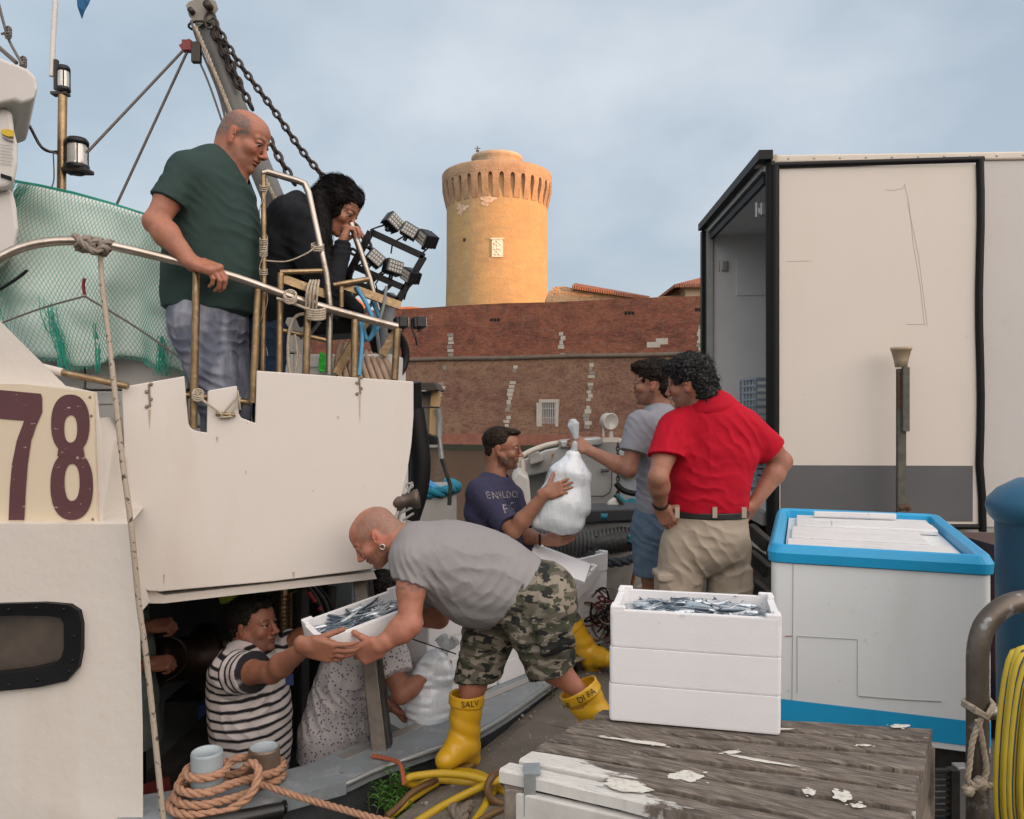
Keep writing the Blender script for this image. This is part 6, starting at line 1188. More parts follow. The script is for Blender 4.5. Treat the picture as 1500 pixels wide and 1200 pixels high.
# clutter on the upper deck
mb = MB()
for k in range(9): mb.tube(spline([at(500+k*7, 500+k*3, 3.6), at(494+k*9, 530, 3.55), at(500+k*10, 560, 3.5)], 5), .014, 8)
tag(mb.build('rope_bundle', mat('beige_rope', (.30, .20, .14), .9, noise=(20, .5, (.42, .33, .26)), bump=(90, .7, .006)), None), 'bundle of beige rope behind the rails on the upper deck', 'rope')
mb = MB(); mb.tube(spline([at(522, 420, 3.5), at(540, 452, 3.5), at(548, 480, 3.5), at(538, 498, 3.5), at(528, 470, 3.5), at(530, 500, 3.45), at(526, 550, 3.42)], 6), .010, 8); mb.tube(spline([at(545, 440, 3.6), at(556, 470, 3.6), at(545, 492, 3.6), at(530, 500, 3.6)], 6), .010, 8); tag(mb.build('blue_hose', mat('light_blue_hose', (.06, .24, .40), .5), None), 'light blue hose looped over the rails below the lights', 'hose')
mb = MB(); mb.tube([at(530+24*math.cos(t), 525+46*math.sin(t), 3.75+.12*math.cos(t)) for t in np.linspace(-1.7, 1.4, 16)], .030, 12); tag(mb.build('rubber_tyre', M_blackrub, None), 'black rubber tyre leaning behind the rails', 'tyre')
mb = MB(); mb.tube([at(560+34*math.cos(t), 520+40*math.sin(t), 3.7+.12*math.cos(t)) for t in np.linspace(-1.2, 1.2, 16)], .020, 12); tag(mb.build('fender_tyre', M_blackrub, None), 'thin black tyre curving beside the last rail post', 'tyre')
hull_prism([(405, 520), (470, 530), (485, 570), (405, 570)], 3.7, .2, 'deck_chest', mat('wood_blue', (.05, .10, .16), .6, noise=(6, .5, (.22, .15, .09))), None, .01); tag(bpy.data.objects['deck_chest'], 'blue and tan chest behind the rails', 'chest')
hull_prism([(468, 515), (478, 520), (480, 545), (466, 545)], 3.5, .03, 'green_brush', mat('neon_green', (.03, .50, .04), .6, bump=(60, 1, .02)), None, .004); tag(bpy.data.objects['green_brush'], 'bright green brush between the rail posts', 'brush')
hull_prism([(440, 462), (520, 455), (545, 470), (540, 486), (450, 492), (430, 480)], 3.8, .3, 'black_cover', M_blackrub, None, .02); tag(bpy.data.objects['black_cover'], 'black covered seat behind the lashed rails', 'seat')
mb = MB()
for a0_, b0_ in (((500, 448), (560, 400)), ((520, 470), (575, 415)), ((560, 540), (548, 460)), ((470, 470), (430, 520))): mb.tube([at(*a0_, 3.8), at(*b0_, 3.8)], .010, 8)
mb.build('brace_tube', MATS['grey_cable'], boat)
# ---------------------------------------------------------------- crates stacked on the boat, net, other boats, clutter
# local frame along the hull
su = nrm(V(.52, .62, 0)); sv = V(-su[1], su[0], 0); S0 = V(*at(640, 1062, 3.55)); S0[2] = GZ+.004
S0 = V(-.38, 3.66, GZ+.002)
cl = ['lower', 'second', 'third', 'upper']; random.seed(21)
ordn = ['nearest', 'middle', 'farthest']
for i in range(3):
    for lay in range(4 if i < 2 else 5):
        o = S0+su*(.25+i*.505)+sv*.16+V(random.uniform(-.006, .006), random.uniform(-.006, .006), lay*.107)
        top = lay == (3 if i < 2 else 4)
        make_crate('fish_crate', .50, .30, .106, o, su, sv, '%s polystyrene crate in the %s column of the gunwale side row' % (['bottom', 'second', 'third', 'fourth', 'fifth'][lay], ordn[i]), 'crates stacked on the boat', posts=top)
for i in range(3):
    for lay in range(4): make_crate('fish_crate', .50, .30, .106, S0+su*(.3+i*.505)+sv*.47+V(0, 0, lay*.107), su, sv, '%s polystyrene crate in the %s column of the inboard row' % (['bottom', 'second', 'third', 'fourth'][lay], ordn[i]), 'crates stacked on the boat', posts=False)
# tilted lid box at the far end
q1, q2, q3, q4 = at(778, 802, 4.45), at(862, 832, 4.35), at(858, 855, 4.35), at(775, 822, 4.40)
make_crate('fish_crate', .46, .30, .075, at(812, 850, 4.62), nrm(at(862, 838, 4.45)-at(778, 806, 4.75)), nrm(V(.2, .75, .45)), 'open white crate tilted on top of the stack beside the outstretched hand', 'crates stacked on the boat')
mb = MB(); a, b_, c, d = at(783, 800, 4.5), at(865, 830, 4.42), at(856, 856, 4.2), at(775, 826, 4.3)
mb.hexa([a, b_, c, d]+[p+V(0, -.01, .014) for p in (a, b_, c, d)]); tag(mb.build('foam_lid', M_eps, None), 'flat white lid tilted over the crate by the outstretched hand', 'lid')
# plastic wrapped sheets on the near columns
F = blob([(*rbox(S0+su*.45+sv*.25+V(0, 0, .455), V(.36, .17, .022), np.stack([su, sv, V(0, 0, 1)], 1), .015), .01)], .008); F.disp(lambda P: noise3(P*np.array([1, 1, .4]), 22, 3)*.012+np.abs(noise3(P, 40, 2))*.006)
M_film = mat('plastic_film', (.60, .63, .65), .25, noise=(12, .5, (.42, .46, .48)), bump=[(30, .6, .01)])
tag(field_obj('plastic_sheet', [F], M_film), 'crumpled clear plastic sheet over the nearer crates', 'plastic sheet')
# straps
mb = MB(); mb.tube([at(600, 935, 3.5), at(668, 958, 3.5)], .003, 5); tag(mb.build('packing_string', M_blackrub, None), 'thin black cord along the crate tops', 'cord')
mb = MB(); b0 = S0-sv*.01; mb.bar(S0-su*.55-sv*.06, S0+su*1.5-sv*.06, .05, .004); tag(mb.build('alu_plate', M_alu, None), 'thin metal plate lying along the gunwale below the crates', 'plate')
# ---- ice bags
M_bag = mat('ice_bag_plastic', (.66, .70, .74), .28, noise=[(10, .4, (.56, .61, .66))], bump=[(22, .6, .014, (1.6, 1.6, .5)), (90, .5, .005)], Subsurface_Weight=.2, Subsurface_Scale=.03, Coat_Weight=.8, Coat_Roughness=.12)
M_bagt = mat('bag_neck_plastic', (.62, .66, .70), .15, Transmission_Weight=.45, bump=(50, .6, .01))
YBG = 4.28; g = lambda px, py, d=0.: at(px, py, YBG)+V(0, d, 0)
bag = empty('ice_bag', g(820, 780), 'bulging white bag of ice hanging from the hand of the man in denim shorts', 'bag')
F = blob([(*econe(g(840, 668), g(837, 690), (.045, .035), (.10, .06), (1, 0, 0)), .05), (*econe(g(836, 700), g(826, 735), (.108, .06), (.148, .085), (1, 0, 0)), .06), (*econe(g(826, 735), g(818, 757), (.13, .085), (.135, .09), (1, 0, 0)), .04), (*ell(g(790, 764), (.05, .05, .035)), .03), (*ell(g(845, 766), (.04, .05, .035)), .03)], .006)
F.disp(lambda P: noise3(P, 9, 1)*.006+noise3(P*np.array([1.6, 1.6, .35]), 26, 2)*.0035)
field_obj('bag_body', [F], M_bag, bag)
F = blob([(*cone(g(842, 650), g(838, 680), .014, .03), .01), (*econe(g(843, 640), g(840, 622), (.018, .012), (.030, .012), (1, 0, 0)), .01), (*econe(g(840, 622), g(838, 616), (.03, .010), (.018, .008), (1, 0, 0)), .01)], .004); F.disp(lambda P: noise3(P*np.array([2, 2, .5]), 40, 2)*.005); field_obj('bag_neck', [F], M_bagt, bag)
YB2 = 3.62; g = lambda px, py, d=0.: at(px, py, YB2)+V(0, d, 0)
bag = empty('ice_bag', g(630, 1085), 'tall wrinkled white bag of ice standing on the gunwale beside the yellow boot', 'bag')
F = blob([(*econe(g(640, 962), g(636, 985), (.04, .04), (.085, .07), (1, 0, 0)), .03), (*econe(g(636, 985), g(628, 1030), (.088, .075), (.098, .085), (1, 0, 0)), .04), (*econe(g(628, 1030), g(628, 1062), (.098, .085), (.095, .085), (1, 0, 0)), .04)], .006)
F.disp(lambda P: noise3(P, 12, 1)*.010+noise3(P*np.array([.6, .6, 2.2]), 24, 2)*.009); field_obj('bag_body', [F], M_bag, bag)
F = blob([(*cone(g(650, 968), g(652, 945), .022, .016), .01), (*econe(g(652, 945), g(646, 934), (.02, .01), (.032, .012), (1, 0, 0)), .01), (*econe(g(655, 950), g(667, 938), (.014, .01), (.026, .010), (1, .2, 0)), .01)], .004); F.disp(lambda P: noise3(P*np.array([2, 2, .5]), 40, 2)*.006); field_obj('bag_neck', [F], M_bagt, bag)
# ---- the crate being passed
BL_, BR_ = at(479, 971, 3.00), at(620, 916, 3.20)
hX = nrm(BR_-BL_); hY = nrm(np.array([.0, .92, .16])); hZ = nrm(np.cross(hX, hY)); hY = np.cross(hZ, hX)
HC = (BL_+BR_)/2+hY*.125
make_crate('fish_crate', .42, .25, .09, HC, hX, hY, 'tilted polystyrene crate of fish passed between the striped shirt and the bending man', None)
fish_bed(HC, hX, hY, .375, .205, .050, 'packed_fish', 'packed fish filling the crate held by two men')
heap(HC, hX, hY, .38, .20, .056, 60, 'small silvery fish lying in the tilted crate held by two men', 'fish in the crate being passed', 8)
# ---- green net over white crates at the left
random.seed(4)
M_netbox = mat('crate_white_far', (.60, .585, .56), .7, noise=(4, .3, (.50, .49, .48)))
rowsn = ['bottom', 'second', 'third', 'fourth', 'fifth', 'top']
for lay in range(7):
    for i in range(4):
        x0 = at(-30, 0, 3.58)[0]+.02*random.random()+i*.47-lay*.0; z0 = .93+lay*.165
        if i == 3 and lay > 4: continue
        if lay > 5 and i > 1: continue
        o = MB(); o.box((x0, 3.56, z0), (x0+.46, 3.90, z0+.158), bev=.008); 
        for s_ in (.12, .34): o.box((x0+s_-.05, 3.552, z0+.10), (x0+s_+.05, 3.5595, z0+.112))
        tag(o.build('storage_crate', M_netbox, None), '%s white crate in column %s under the green net' % ((rowsn+['highest'])[lay], 'one two three four'.split()[i]+' from the left'), 'crate', 'white crates under the green net')
M_net = mat('green_net', (.010, .24, .17), .6, noise=(3, .4, (.02, .33, .25)))
M_netd = mat('white_sheet', (.70, .72, .68), .7, noise=[(2.2, .5, (.60, .63, .60))], bump=(3, .4, .05))
YN_ = 3.42
top = [(20, 264), (60, 270), (120, 284), (210, 312), (250, 328), (300, 345)]; bot = [(-30, 500), (40, 512), (62, 526), (100, 534), (140, 528), (200, 522), (225, 532), (300, 575)]
def edge(E, s): xs = np.linspace(0, 1, len(E)); return np.array([np.interp(s, xs, [e[0] for e in E]), np.interp(s, xs, [e[1] for e in E])])
topE = [(20, 264), (60, 271), (110, 282), (160, 296), (210, 312), (260, 330), (310, 350)]; botE = [(-20, 515), (40, 520), (105, 536), (150, 526), (205, 522), (240, 536), (310, 575)]
leftpull = lambda s, t: 0
NU, NV = 58, 48
def netpt(s, t):
    a, b_ = edge(topE, s), edge(botE, s); p = a*(1-t)+b_*t; p = p+np.array([-55*math.sin(math.pi*min(t*1.1, 1))*(1-s)**2, 0])
    sag = 10*abs(math.sin(s*math.pi*3.2+.5))*t**3; gather = 3.2*math.sin(s*31)*t; p = p+np.array([gather, sag]); Y = YN_+.04*math.sin(s*9+t*2)+.03*math.sin(s*23)*t-.05*t+.12*(1-t)**2+.015*noise3(np.array([[s*9, t*9, 0]]), 1, 2)[0]
    return at(p[0], p[1], Y)
mb = MB(); W_ = 58
grid = {}
for fam in (1, -1):
    for k in range(-NV, NU+NV+1):
        pts = []
        for j in range(NV+1):
            u = k+fam*(j)*.5 if True else 0
            if 0 <= u <= NU: pts.append(netpt(u/NU, j/NV))
            elif pts: break
        if len(pts) > 1: mb.tube(pts, .0012, 3, caps=False, smooth=False)
for k in range(3): mb.tube([netpt(s, .0+.004*k) for s in np.linspace(0, 1, 60)], .003, 4)
random.seed(9)
for (s0, n0, sp, t0) in ((.30, 46, .018, .62), (.82, 30, .014, .78), (.06, 46, .035, .0), (.47, 14, .008, .75)):
    for k in range(n0):
        s1 = s0+random.gauss(0, sp); t1 = t0+random.random()*(.98-t0); s2 = s1+random.gauss(0, sp*.5); t2 = min(1.04, t1+.05+.16*random.random()); mb.tube([netpt(max(s1, 0), t1), netpt(max((s1+s2)/2, 0), (t1+t2)/2)-V(0, .015, 0), netpt(max(s2, 0), t2)], .0021, 3, caps=False)
tag(mb.build('fishing_net', M_net, None), 'fine green fishing net draped over the white crates beside the mast', 'net')
F = MB(); v = []; n1, n2 = 30, 24
for i in range(n1+1):
    for j in range(n2+1): p = netpt(i/n1, j/n2*.97+.005); v.append((p[0], p[1]+.05+.03*noise3(np.array([[i*.3, j*.4, 0]]), 1, 4)[0], p[2]))
F.add(v, [(i*(n2+1)+j, (i+1)*(n2+1)+j, (i+1)*(n2+1)+j+1, i*(n2+1)+j+1) for i in range(n1) for j in range(n2)], 0, True); sh = F.build('cover_sheet', M_netd, None); md = sh.modifiers.new('s', 'SOLIDIFY'); md.thickness = .006; md.offset = 0
tag(sh, 'pale sheet laid over the crates beneath the green net', 'sheet')
line([at(-10, 478, 3.3), at(60, 452, 3.3), at(124, 434, 3.3)], .004, 'thin brown cord stretched over the net to its hook'); line([at(124, 434, 3.3), at(200, 480, 3.3), at(285, 540, 3.3)], .0045, 'dark cord running from the net hook down behind the jeans'); line([at(124, 432, 3.3), at(122, 418, 3.29), at(124, 408, 3.28)], .007, 'small red hook cord at the middle of the net', mat('red_block'))
line([at(-10, 430, 3.3), at(22, 410, 3.3), at(40, 396, 3.3)], .007, 'short black cord with a clip at the left of the net', M_blackrub)
# ---- second boat: its bow between the men
M_b2 = mat('boat2_white', (.46, .435, .40), .5, noise=[(2, .3, (.38, .36, .33)), (16, .4, (.30, .25, .2), .62, .72)], bump=(8, .2, .01))
M_b2g = mat('boat2_grey', (.27, .265, .255), .55, noise=[(3, .4, (.21, .21, .20))])
b2 = empty('moored_boat', (.7, 6.4, WZ), 'smaller white boat moored bow on behind the man with the ice bag', 'boat')
Y2 = 5.6; z = lambda px, py, Y=Y2: at(px, py, Y)
def slab(name, pts, Y, d, m, parent=b2, bev=.01, dx=.0): return_ = None; m_ = MB(); P_ = [at(a, b_, Y) for a, b_ in pts]; n = len(P_); m_.add(P_+[p+V(dx, d, 0) for p in P_], [tuple(range(n)), tuple(reversed(range(n, 2*n)))]+[(i, i+n, (i+1) % n+n, (i+1) % n) for i in range(n)]); o = m_.build(name, m, parent); md = o.modifiers.new('b', 'BEVEL'); md.width = bev; md.segments = 2; md.limit_method = 'ANGLE'; return o
# hull: curved bow skin from the fender line down to the waterline
top = [at(748, 800, 5.15), at(775, 806, 5.0), at(815, 812, 4.92), at(860, 812, 4.95), at(905, 806, 5.1), at(945, 798, 5.3), at(990, 790, 5.7)]
bt = [at(800, 900, 5.6), at(815, 905, 5.5), at(830, 910, 5.45), at(850, 910, 5.4), at(890, 905, 5.45), at(940, 900, 5.6), at(990, 895, 5.9)]
T_, B_ = spline(top, 5), spline(bt, 5); n = len(T_); m = MB(); lv = 6; v = []
for k in range(lv+1): t = k/lv; v += [T_[i]*(1-t)+B_[i]*t+V(0, -.12*math.sin(math.pi*t)*.5, 0) for i in range(n)]
v += [V(p[0], p[1], -2.2) for p in B_]
m.add(v, [(k*n+i, k*n+i+1, (k+1)*n+i+1, (k+1)*n+i) for k in range(lv+1) for i in range(n-1)], 0, True); m.build('hull', M_b2, b2)
m = MB(); fp = spline([p+V(0, -.03, .07) for p in top], 8); m.tube(fp, .075, 14)
for k in range(0, len(fp)-1): m.tube([fp[k]+V(0, .078*math.cos(t), .078*math.sin(t)) for t in np.linspace(0, 6.283, 10)[:-1]], .009, 5, 1, closed=True)
m.build('fender_roll', [mat('wrapped_black', (.022, .022, .024), .5, bump=(40, .8, .01)), mat('wrap_grey', (.07, .068, .065), .5)], b2)
m = MB(); twisted_rope(m, [p+V(0, -.075, .01) for p in spline([at(918, 790, 5.1), at(945, 782, 5.25), at(960, 775, 5.35)], 6)], .03); m.tube([at(880, 757, 5.0), at(890, 757, 5.0)], .02); m.build('teal_rope', mat('teal_rope', (.012, .16, .21), .8, noise=(30, .5, (.02, .09, .12)), bump=(90, .9, .01)), b2)
slab('coaming', [(846, 748), (940, 745), (942, 762), (848, 768)], 5.05, .35, mat('coaming_black', (.03, .03, .032), .5))
slab('foredeck', [(752, 770), (860, 766), (960, 764), (965, 780), (752, 785)], 5.1, .8, M_b2g)
m = MB(); m.box(at(862, 825, 4.90)-V(0, .02, 0), at(875, 785, 4.90)+V(0, .05, 0)); m.lathe([(.001, .02), (.012, .02), (.016, 0)], 10, Matrix.Translation(tuple(at(868, 805, 4.88)))@Matrix.Rotation(R_(90), 4, 'X')); m.build('bow_strap', M_blackrub, b2)
m = MB(); twisted_rope(m, spline([at(860, 812, 4.8), at(880, 822, 4.85), at(905, 824, 4.9), at(930, 818, 5.0), at(950, 810, 5.1)], 6), .030); twisted_rope(m, [at(868, 800, 4.85), at(866, 838, 4.85)], .018); m.build('bow_rope', mat('black_rope', (.03, .032, .035), .9, noise=(20, .4, (.02, .06, .08)), bump=(60, 1, .01)), b2)
slab('windshield_panel', [(822, 650), (906, 643), (906, 754), (845, 757), (790, 752), (800, 700), (812, 668)], 6.2, .10, M_b2g)
slab('panel_top', [(820, 646), (882, 641), (882, 652), (822, 656)], 6.15, .25, M_alu)
m = MB(); m.tube([at(896, 690, 6.17), at(896, 712, 6.17), at(893, 722, 6.17), at(884, 727, 6.17), at(864, 727, 6.17)], .005, 6); m.tube([at(880, 690, 6.15), at(892, 689, 6.15)], .014, 8); m.build('hatch_seam', mat('seam_dark', (.06, .06, .06), .6), b2)
slab('side_bulwark', [(752, 686), (768, 674), (800, 660), (850, 650), (850, 676), (808, 690), (770, 698), (752, 708)], 6.6, .12, M_b2)
slab('inner_side', [(768, 698), (800, 690), (850, 680), (850, 760), (768, 765), (756, 760)], 6.75, .1, M_b2g)
slab('bulwark_cap', [(750, 700), (760, 690), (775, 700), (780, 760), (752, 762)], 5.9, .5, M_b2, bev=.02)
m = MB(); m.tube(spline([at(752, 684, 6.4), at(765, 668, 6.4), at(790, 656, 6.4), at(822, 649, 6.4), at(900, 646, 6.4), at(960, 650, 6.5)], 6), .022, 10); m.tube([at(765, 672, 6.4), at(766, 690, 6.4)], .02, 8); m.tube([at(822, 652, 6.4), at(822, 672, 6.4)], .02, 8); m.build('bow_rail', mat('cream_rail', (.55, .49, .42), .4), b2)
slab('deck_box', [(774, 665), (786, 660), (796, 668), (798, 676), (776, 682)], 6.45, .2, M_b2, bev=.02)
m = MB(); m.box(at(808, 675, 6.42), at(816, 665, 6.42)+V(0, .02, 0)); m.build('orange_tag', mat('orange_tag', (.45, .20, .05), .6), b2)
slab('cabin_side', [(906, 662), (935, 650), (1000, 645), (1000, 760), (906, 760)], 6.35, .3, mat('boat2_bluewhite', (.36, .40, .42), .5, noise=(4, .3, (.28, .32, .34))))
slab('cabin_ledge', [(908, 690), (925, 670), (1000, 660), (1000, 678), (920, 690)], 6.2, .15, M_b2, bev=.02)
m = MB(); M = Matrix.Translation(tuple(at(921, 695, 6.33)))@Matrix.Rotation(R_(90), 4, 'X'); m.lathe([(.001, .005), (.02, .006), (.022, .02), (.040, .02), (.042, 0)], 20, M); m.build('deck_plate', mat('old_cream', (.42, .40, .25), .5), b2)
m = MB(); m.tube(spline([at(902, 708, 6.0), at(912, 718, 6.0), at(928, 723, 6.0), at(942, 722, 6.0)], 6), .022, 10); m.build('black_duct', M_blackrub, b2)
m = MB(); 
for k in range(6): twisted_rope(m, spline([at(905+k*2, 725+k*3, 5.9), at(912+k*3, 742-k*2, 5.9), at(926+k*2, 748, 5.85), at(915, 738+k*3, 5.85), at(935, 740+k*2, 5.9)], 5), .014)
m.build('teal_coil', MATS['teal_rope'], b2)
slab('anchor_fluke', [(886, 752), (892, 735), (903, 728), (912, 740), (915, 753), (888, 756)], 5.3, .06, mat('fluke_white', (.55, .52, .47), .5), bev=.015)
m = MB(); m.tube([at(862, 752, 5.3), at(905, 740, 5.3), at(918, 760, 5.25)], .012, 8); m.tube([at(900, 726, 5.32), at(935, 765, 5.2)], .010, 8, 1); m.build('anchor_stock', [M_alu, M_blackrub], b2)
chs = MB()
for i in range(14): p0 = at(905, 652+i*5.5, 6.0); t = V(0, 0, -1); u = V(1, 0, 0) if i % 2 else V(0, 1, 0); chs.tube([p0+t*(.022*math.cos(a))+u*(.012*math.sin(a)) for a in np.linspace(0, 6.283, 11)[:-1]], .005, 5, closed=True)
chs.build('anchor_chain', mat('chain_iron'), b2)
sl = MB(); M = Matrix.Translation(tuple(at(892, 617, 6.0)))@Vector((.35, -1, -.1)).to_track_quat('Z', 'Y').to_matrix().to_4x4(); sl.lathe([(.001, -.085), (.035, -.075), (.058, -.04), (.062, .0), (.066, .03), (.060, .04), (.052, .035)], 24, M); sl.tube([at(895, 632, 6.0), at(895, 650, 6.0)], .018, 10); sl.tube([at(884, 640, 6.0), at(884, 615, 6.02)], .01, 8); sl.box(at(883, 648, 5.97), at(906, 641, 6.03)); s1_ = sl.build('searchlight', mat('lamp_cream', (.45, .41, .35), .4), b2)
m = MB(); m.lathe([(.001, .022), (.03, .027), (.053, .034)], 20, M); m.build('lens', mat('lens_glass'), s1_)
slab('planing_strake', [(893, 864), (925, 860), (955, 855), (955, 862), (925, 869), (895, 868)], 5.35, .1, M_b2, bev=.01)
m = MB(); m.tube([at(930, 835, 5.2), at(925, 862, 5.2)], .012, 8); m.tube([at(932, 815, 5.2), at(930, 838, 5.2)], .008, 8); m.build('orange_stick', mat('orange_stick', (.25, .08, .03), .6), b2)
txt = bpy.data.curves.new('bow_letter', 'FONT'); txt.body = 'A'; txt.size = .14; txt.extrude = .002; to = bpy.data.objects.new('bow_letter', txt); COL.objects.link(to); dg = bpy.context.evaluated_depsgraph_get(); me = bpy.data.meshes.new_from_object(to.evaluated_get(dg)); bpy.data.objects.remove(to); lo = link_mesh('bow_letter', me, M_blackrub, b2); c = at(922, 808, 4.93)-V(*ppos(b2)); lo.location = c; lo.rotation_euler = (R_(90), 0, R_(20))
# black mooring bar on the bow left
m = MB(); m.tube([at(748, 708, 5.6), at(757, 735, 5.5), at(768, 758, 5.4)], .025, 10); m.build('bow_strut', M_blackrub, b2)
# ---- small skiff with a blue rope edge, and the board shelter behind the big boat
sk = empty('small_skiff', at(630, 760, 7.6)*V(1, 1, 0)+V(0, 0, WZ), 'little white skiff edged with shaggy blue rope behind the bulwark', 'boat'); YS = 7.6
m = MB(); rim = spline([at(560, 716, YS), at(600, 720, YS-.3), at(640, 722, YS-.3), at(664, 716, YS), at(668, 712, YS+.5), at(655, 706, YS+1.2)], 6); m.add([*rim]+[V(p[0]*.97-.02, p[1]+.1, -2.0) for p in rim], [(i, i+1, len(rim)+i+1, len(rim)+i) for i in range(len(rim)-1)], 0, True); m.build('hull', M_b2, sk)
m = MB(); twisted_rope(m, rim, .055); m.build('rope_edge', mat('blue_rope', (.012, .20, .30), .9, noise=(30, .6, (.03, .30, .40)), bump=(80, 1, .02)), sk)
slab('blue_tarp', [(611, 702), (620, 704), (640, 717), (640, 724), (608, 722)], 7.5, .3, mat('blue_tarp', (.01, .22, .50), .5), sk)
slab('red_pack', [(638, 716), (648, 716), (648, 724), (638, 724)], 7.6, .1, mat('red_plastic'), sk)
slab('inner_floor', [(570, 716), (660, 714), (660, 722), (570, 726)], 7.7, .6, M_b2g, sk)
bs = empty('board_shelter', at(620, 640, 6.9)*V(1, 1, 0)+V(0, 0, WZ), 'weathered plywood shelter on a grey strut beyond the end of the bulwark', 'shelter'); YZ = 6.9
slab('roof_board', [(596, 561), (636, 560), (644, 572), (596, 576)], YZ-.1, .6, mat('dark_board', (.045, .032, .025), .8), bs); slab('light_tube', [(598, 572), (624, 572), (624, 573.5), (598, 573.5)], YZ-.12, .01, M_alu, bs, bev=.001)
slab('back_board', [(596, 576), (634, 576), (628, 632), (596, 634)], YZ+.1, .03, mat('grey_ply', (.24, .205, .165), .85, noise=(4, .5, (.16, .13, .10))), bs)
slab('end_board', [(632, 566), (645, 572), (644, 598), (640, 640), (628, 638), (629, 600)], YZ, .04, mat('ply', (.42, .27, .13), .8, noise=[(5, .6, (.28, .17, .08), .4, .7, (1, 1, .2))]), bs)
slab('seat_black', [(606, 628), (622, 634), (638, 640), (639, 653), (612, 652)], YZ-.1, .3, M_blackrub, bs); slab('shelf', [(614, 652), (640, 652), (640, 656), (614, 656)], YZ-.12, .35, M_b2g, bs, bev=.003)
m = MB(); m.tube([at(641, 598, YZ-.02), at(644, 612, YZ), at(643, 640, YZ)], .028, 10); m.tube([at(643, 640, YZ), at(647, 672, YZ)], .022, 10); m.tube([at(647, 672, YZ), at(660, 712, YZ), at(658, 740, YZ)], .018, 10, 1); m.tube([at(598, 596, YZ-.15), at(644, 597, YZ-.15)], .008, 8, 1); m.build('strut', [M_alu, M_steel_d], bs)
m = MB(); m.tube(spline([at(626, 655, YZ-.1), at(628, 680, YZ-.1), at(624, 700, YZ-.1)], 5), .004, 5); m.tube(spline([at(616, 668, YZ-.1), at(618, 700, YZ-.1), at(612, 715, YZ-.1)], 5), .004, 5); tag(m.build('dangling_cord', mat('pale_rope'), None), 'two thin pale cords dangling below the plywood shelter', 'cord')
# anchor winch poking out past the bulwark
wi = empty('anchor_winch', at(598, 740, 3.5), 'dark greasy winch head with levers poking out past the bulwark end', 'winch'); w2 = lambda px, py, Y=3.5: at(px, py, Y)
m = MB(); M = Matrix.Translation(tuple(w2(592, 734)))@Matrix.Rotation(R_(80), 4, 'Y'); m.lathe([(.001, -.06), (.035, -.06), (.04, -.02), (.03, 0), (.03, .03), (.042, .05), (.042, .065), (.001, .07)], 18, M); m.build('winch_head', mat('greasy_brown', (.10, .075, .06), .45, .4, noise=(25, .6, (.04, .03, .025)), bump=(60, .5, .004)), wi)
m = MB()
for a0_, b0_ in (((585, 752), (604, 744)), ((590, 762), (606, 752)), ((598, 722), (604, 706)), ((588, 745), (582, 765)), ((600, 745), (594, 728))): m.tube([w2(*a0_), w2(*b0_)], .006, 7)
m.tube([w2(600+5*math.cos(t), 712+4*math.sin(t)) for t in np.linspace(0, 6.28, 10)], .004, 6); m.build('levers', M_alu, wi)
m = MB(); m.tube(spline([at(606, 600, 4.2), at(612, 640, 4.2), at(616, 680, 4.2), at(612, 720, 4.2), at(600, 760, 4.2)], 5), .055, 12); m.tube([at(606, 560, 4.2), at(609, 640, 4.25), at(606, 720, 4.25)], .04, 12); tag(m.build('black_tarpaulin', M_blackrub, None), 'black bundled tarpaulin hanging behind the bulwark end', 'tarpaulin')
# ---- yellow hoses, plants and debris on the quay edge
M_yh = mat('yellow_pipe', (.50, .315, .012), .5, noise=[(6, .35, (.45, .28, .02)), (60, .3, (.25, .15, .03), .62, .7)])
g0 = lambda px, py, z_=.02: plane_pt(px, py, (0, 0, z_), (0, 0, 1))
m = MB()
def hose(pts, r=.0145, mi=0): m.tube(spline([g0(a, b_, z_) for a, b_, z_ in pts], 8), r, 12, mi)
hose([(605, 1208, .02), (650, 1180, .04), (700, 1155, .07), (722, 1146, .10), (745, 1140, .09), (760, 1150, .03)]); hose([(722, 1146, .09), (690, 1137, .10), (650, 1133, .10), (615, 1136, .10), (598, 1140, .10), (597, 1146, .08), (612, 1150, .05), (640, 1143, .04), (680, 1146, .04), (720, 1150, .03)])
hose([(640, 1146, .04), (610, 1165, .02), (590, 1180, .02), (570, 1196, .0)]); hose([(722, 1146, .09), (700, 1134, .08), (668, 1130, .05), (640, 1131, .05)], .015); hose([(735, 1140, .04), (718, 1165, .04), (708, 1185, .03), (690, 1210, .02)])
hose([(730, 1133, .05), (770, 1128, .05), (800, 1125, .03)], .015); hose([(722, 1150, .04), (740, 1160, .04), (770, 1160, .03)])
tag(m.build('yellow_hose', M_yh, None), 'thick yellow hose tangled on the quay edge beside the platform', 'hose')
for pl_, r0_, lb in (([(740, 1128, .09), (722, 1137, .12), (714, 1155, .09), (722, 1172, .05), (745, 1180, .03)], .014, 'brown hose looped upright over the yellow hose beside the platform'), ([(640, 1142, .06), (605, 1160, .05), (585, 1180, .03), (566, 1196, .02)], .012, 'thin brown hose running through the green weed'), ([(760, 1178, .03), (725, 1190, .04), (700, 1204, .03)], .012, 'short brown hose under the platform corner at the bottom edge')):
    m = MB(); hose(pl_, r0_); tag(m.build('brown_hose', mat('brown_hose', (.12, .06, .025), .5, noise=(10, .5, (.22, .13, .04))), None), lb, 'hose')
m = MB(); twisted_rope(m, spline([g0(660, 1178, .02), g0(668, 1190, .04), g0(680, 1205, .02)], 5), .022); twisted_rope(m, spline([g0(690, 1180, .02), g0(680, 1190, .05), g0(672, 1210, .02)], 5), .022); tag(m.build('old_rope', mat('old_rope', (.20, .16, .12), .95, bump=(80, .8, .01)), None), 'short thick grey rope ends under the yellow hose', 'rope')
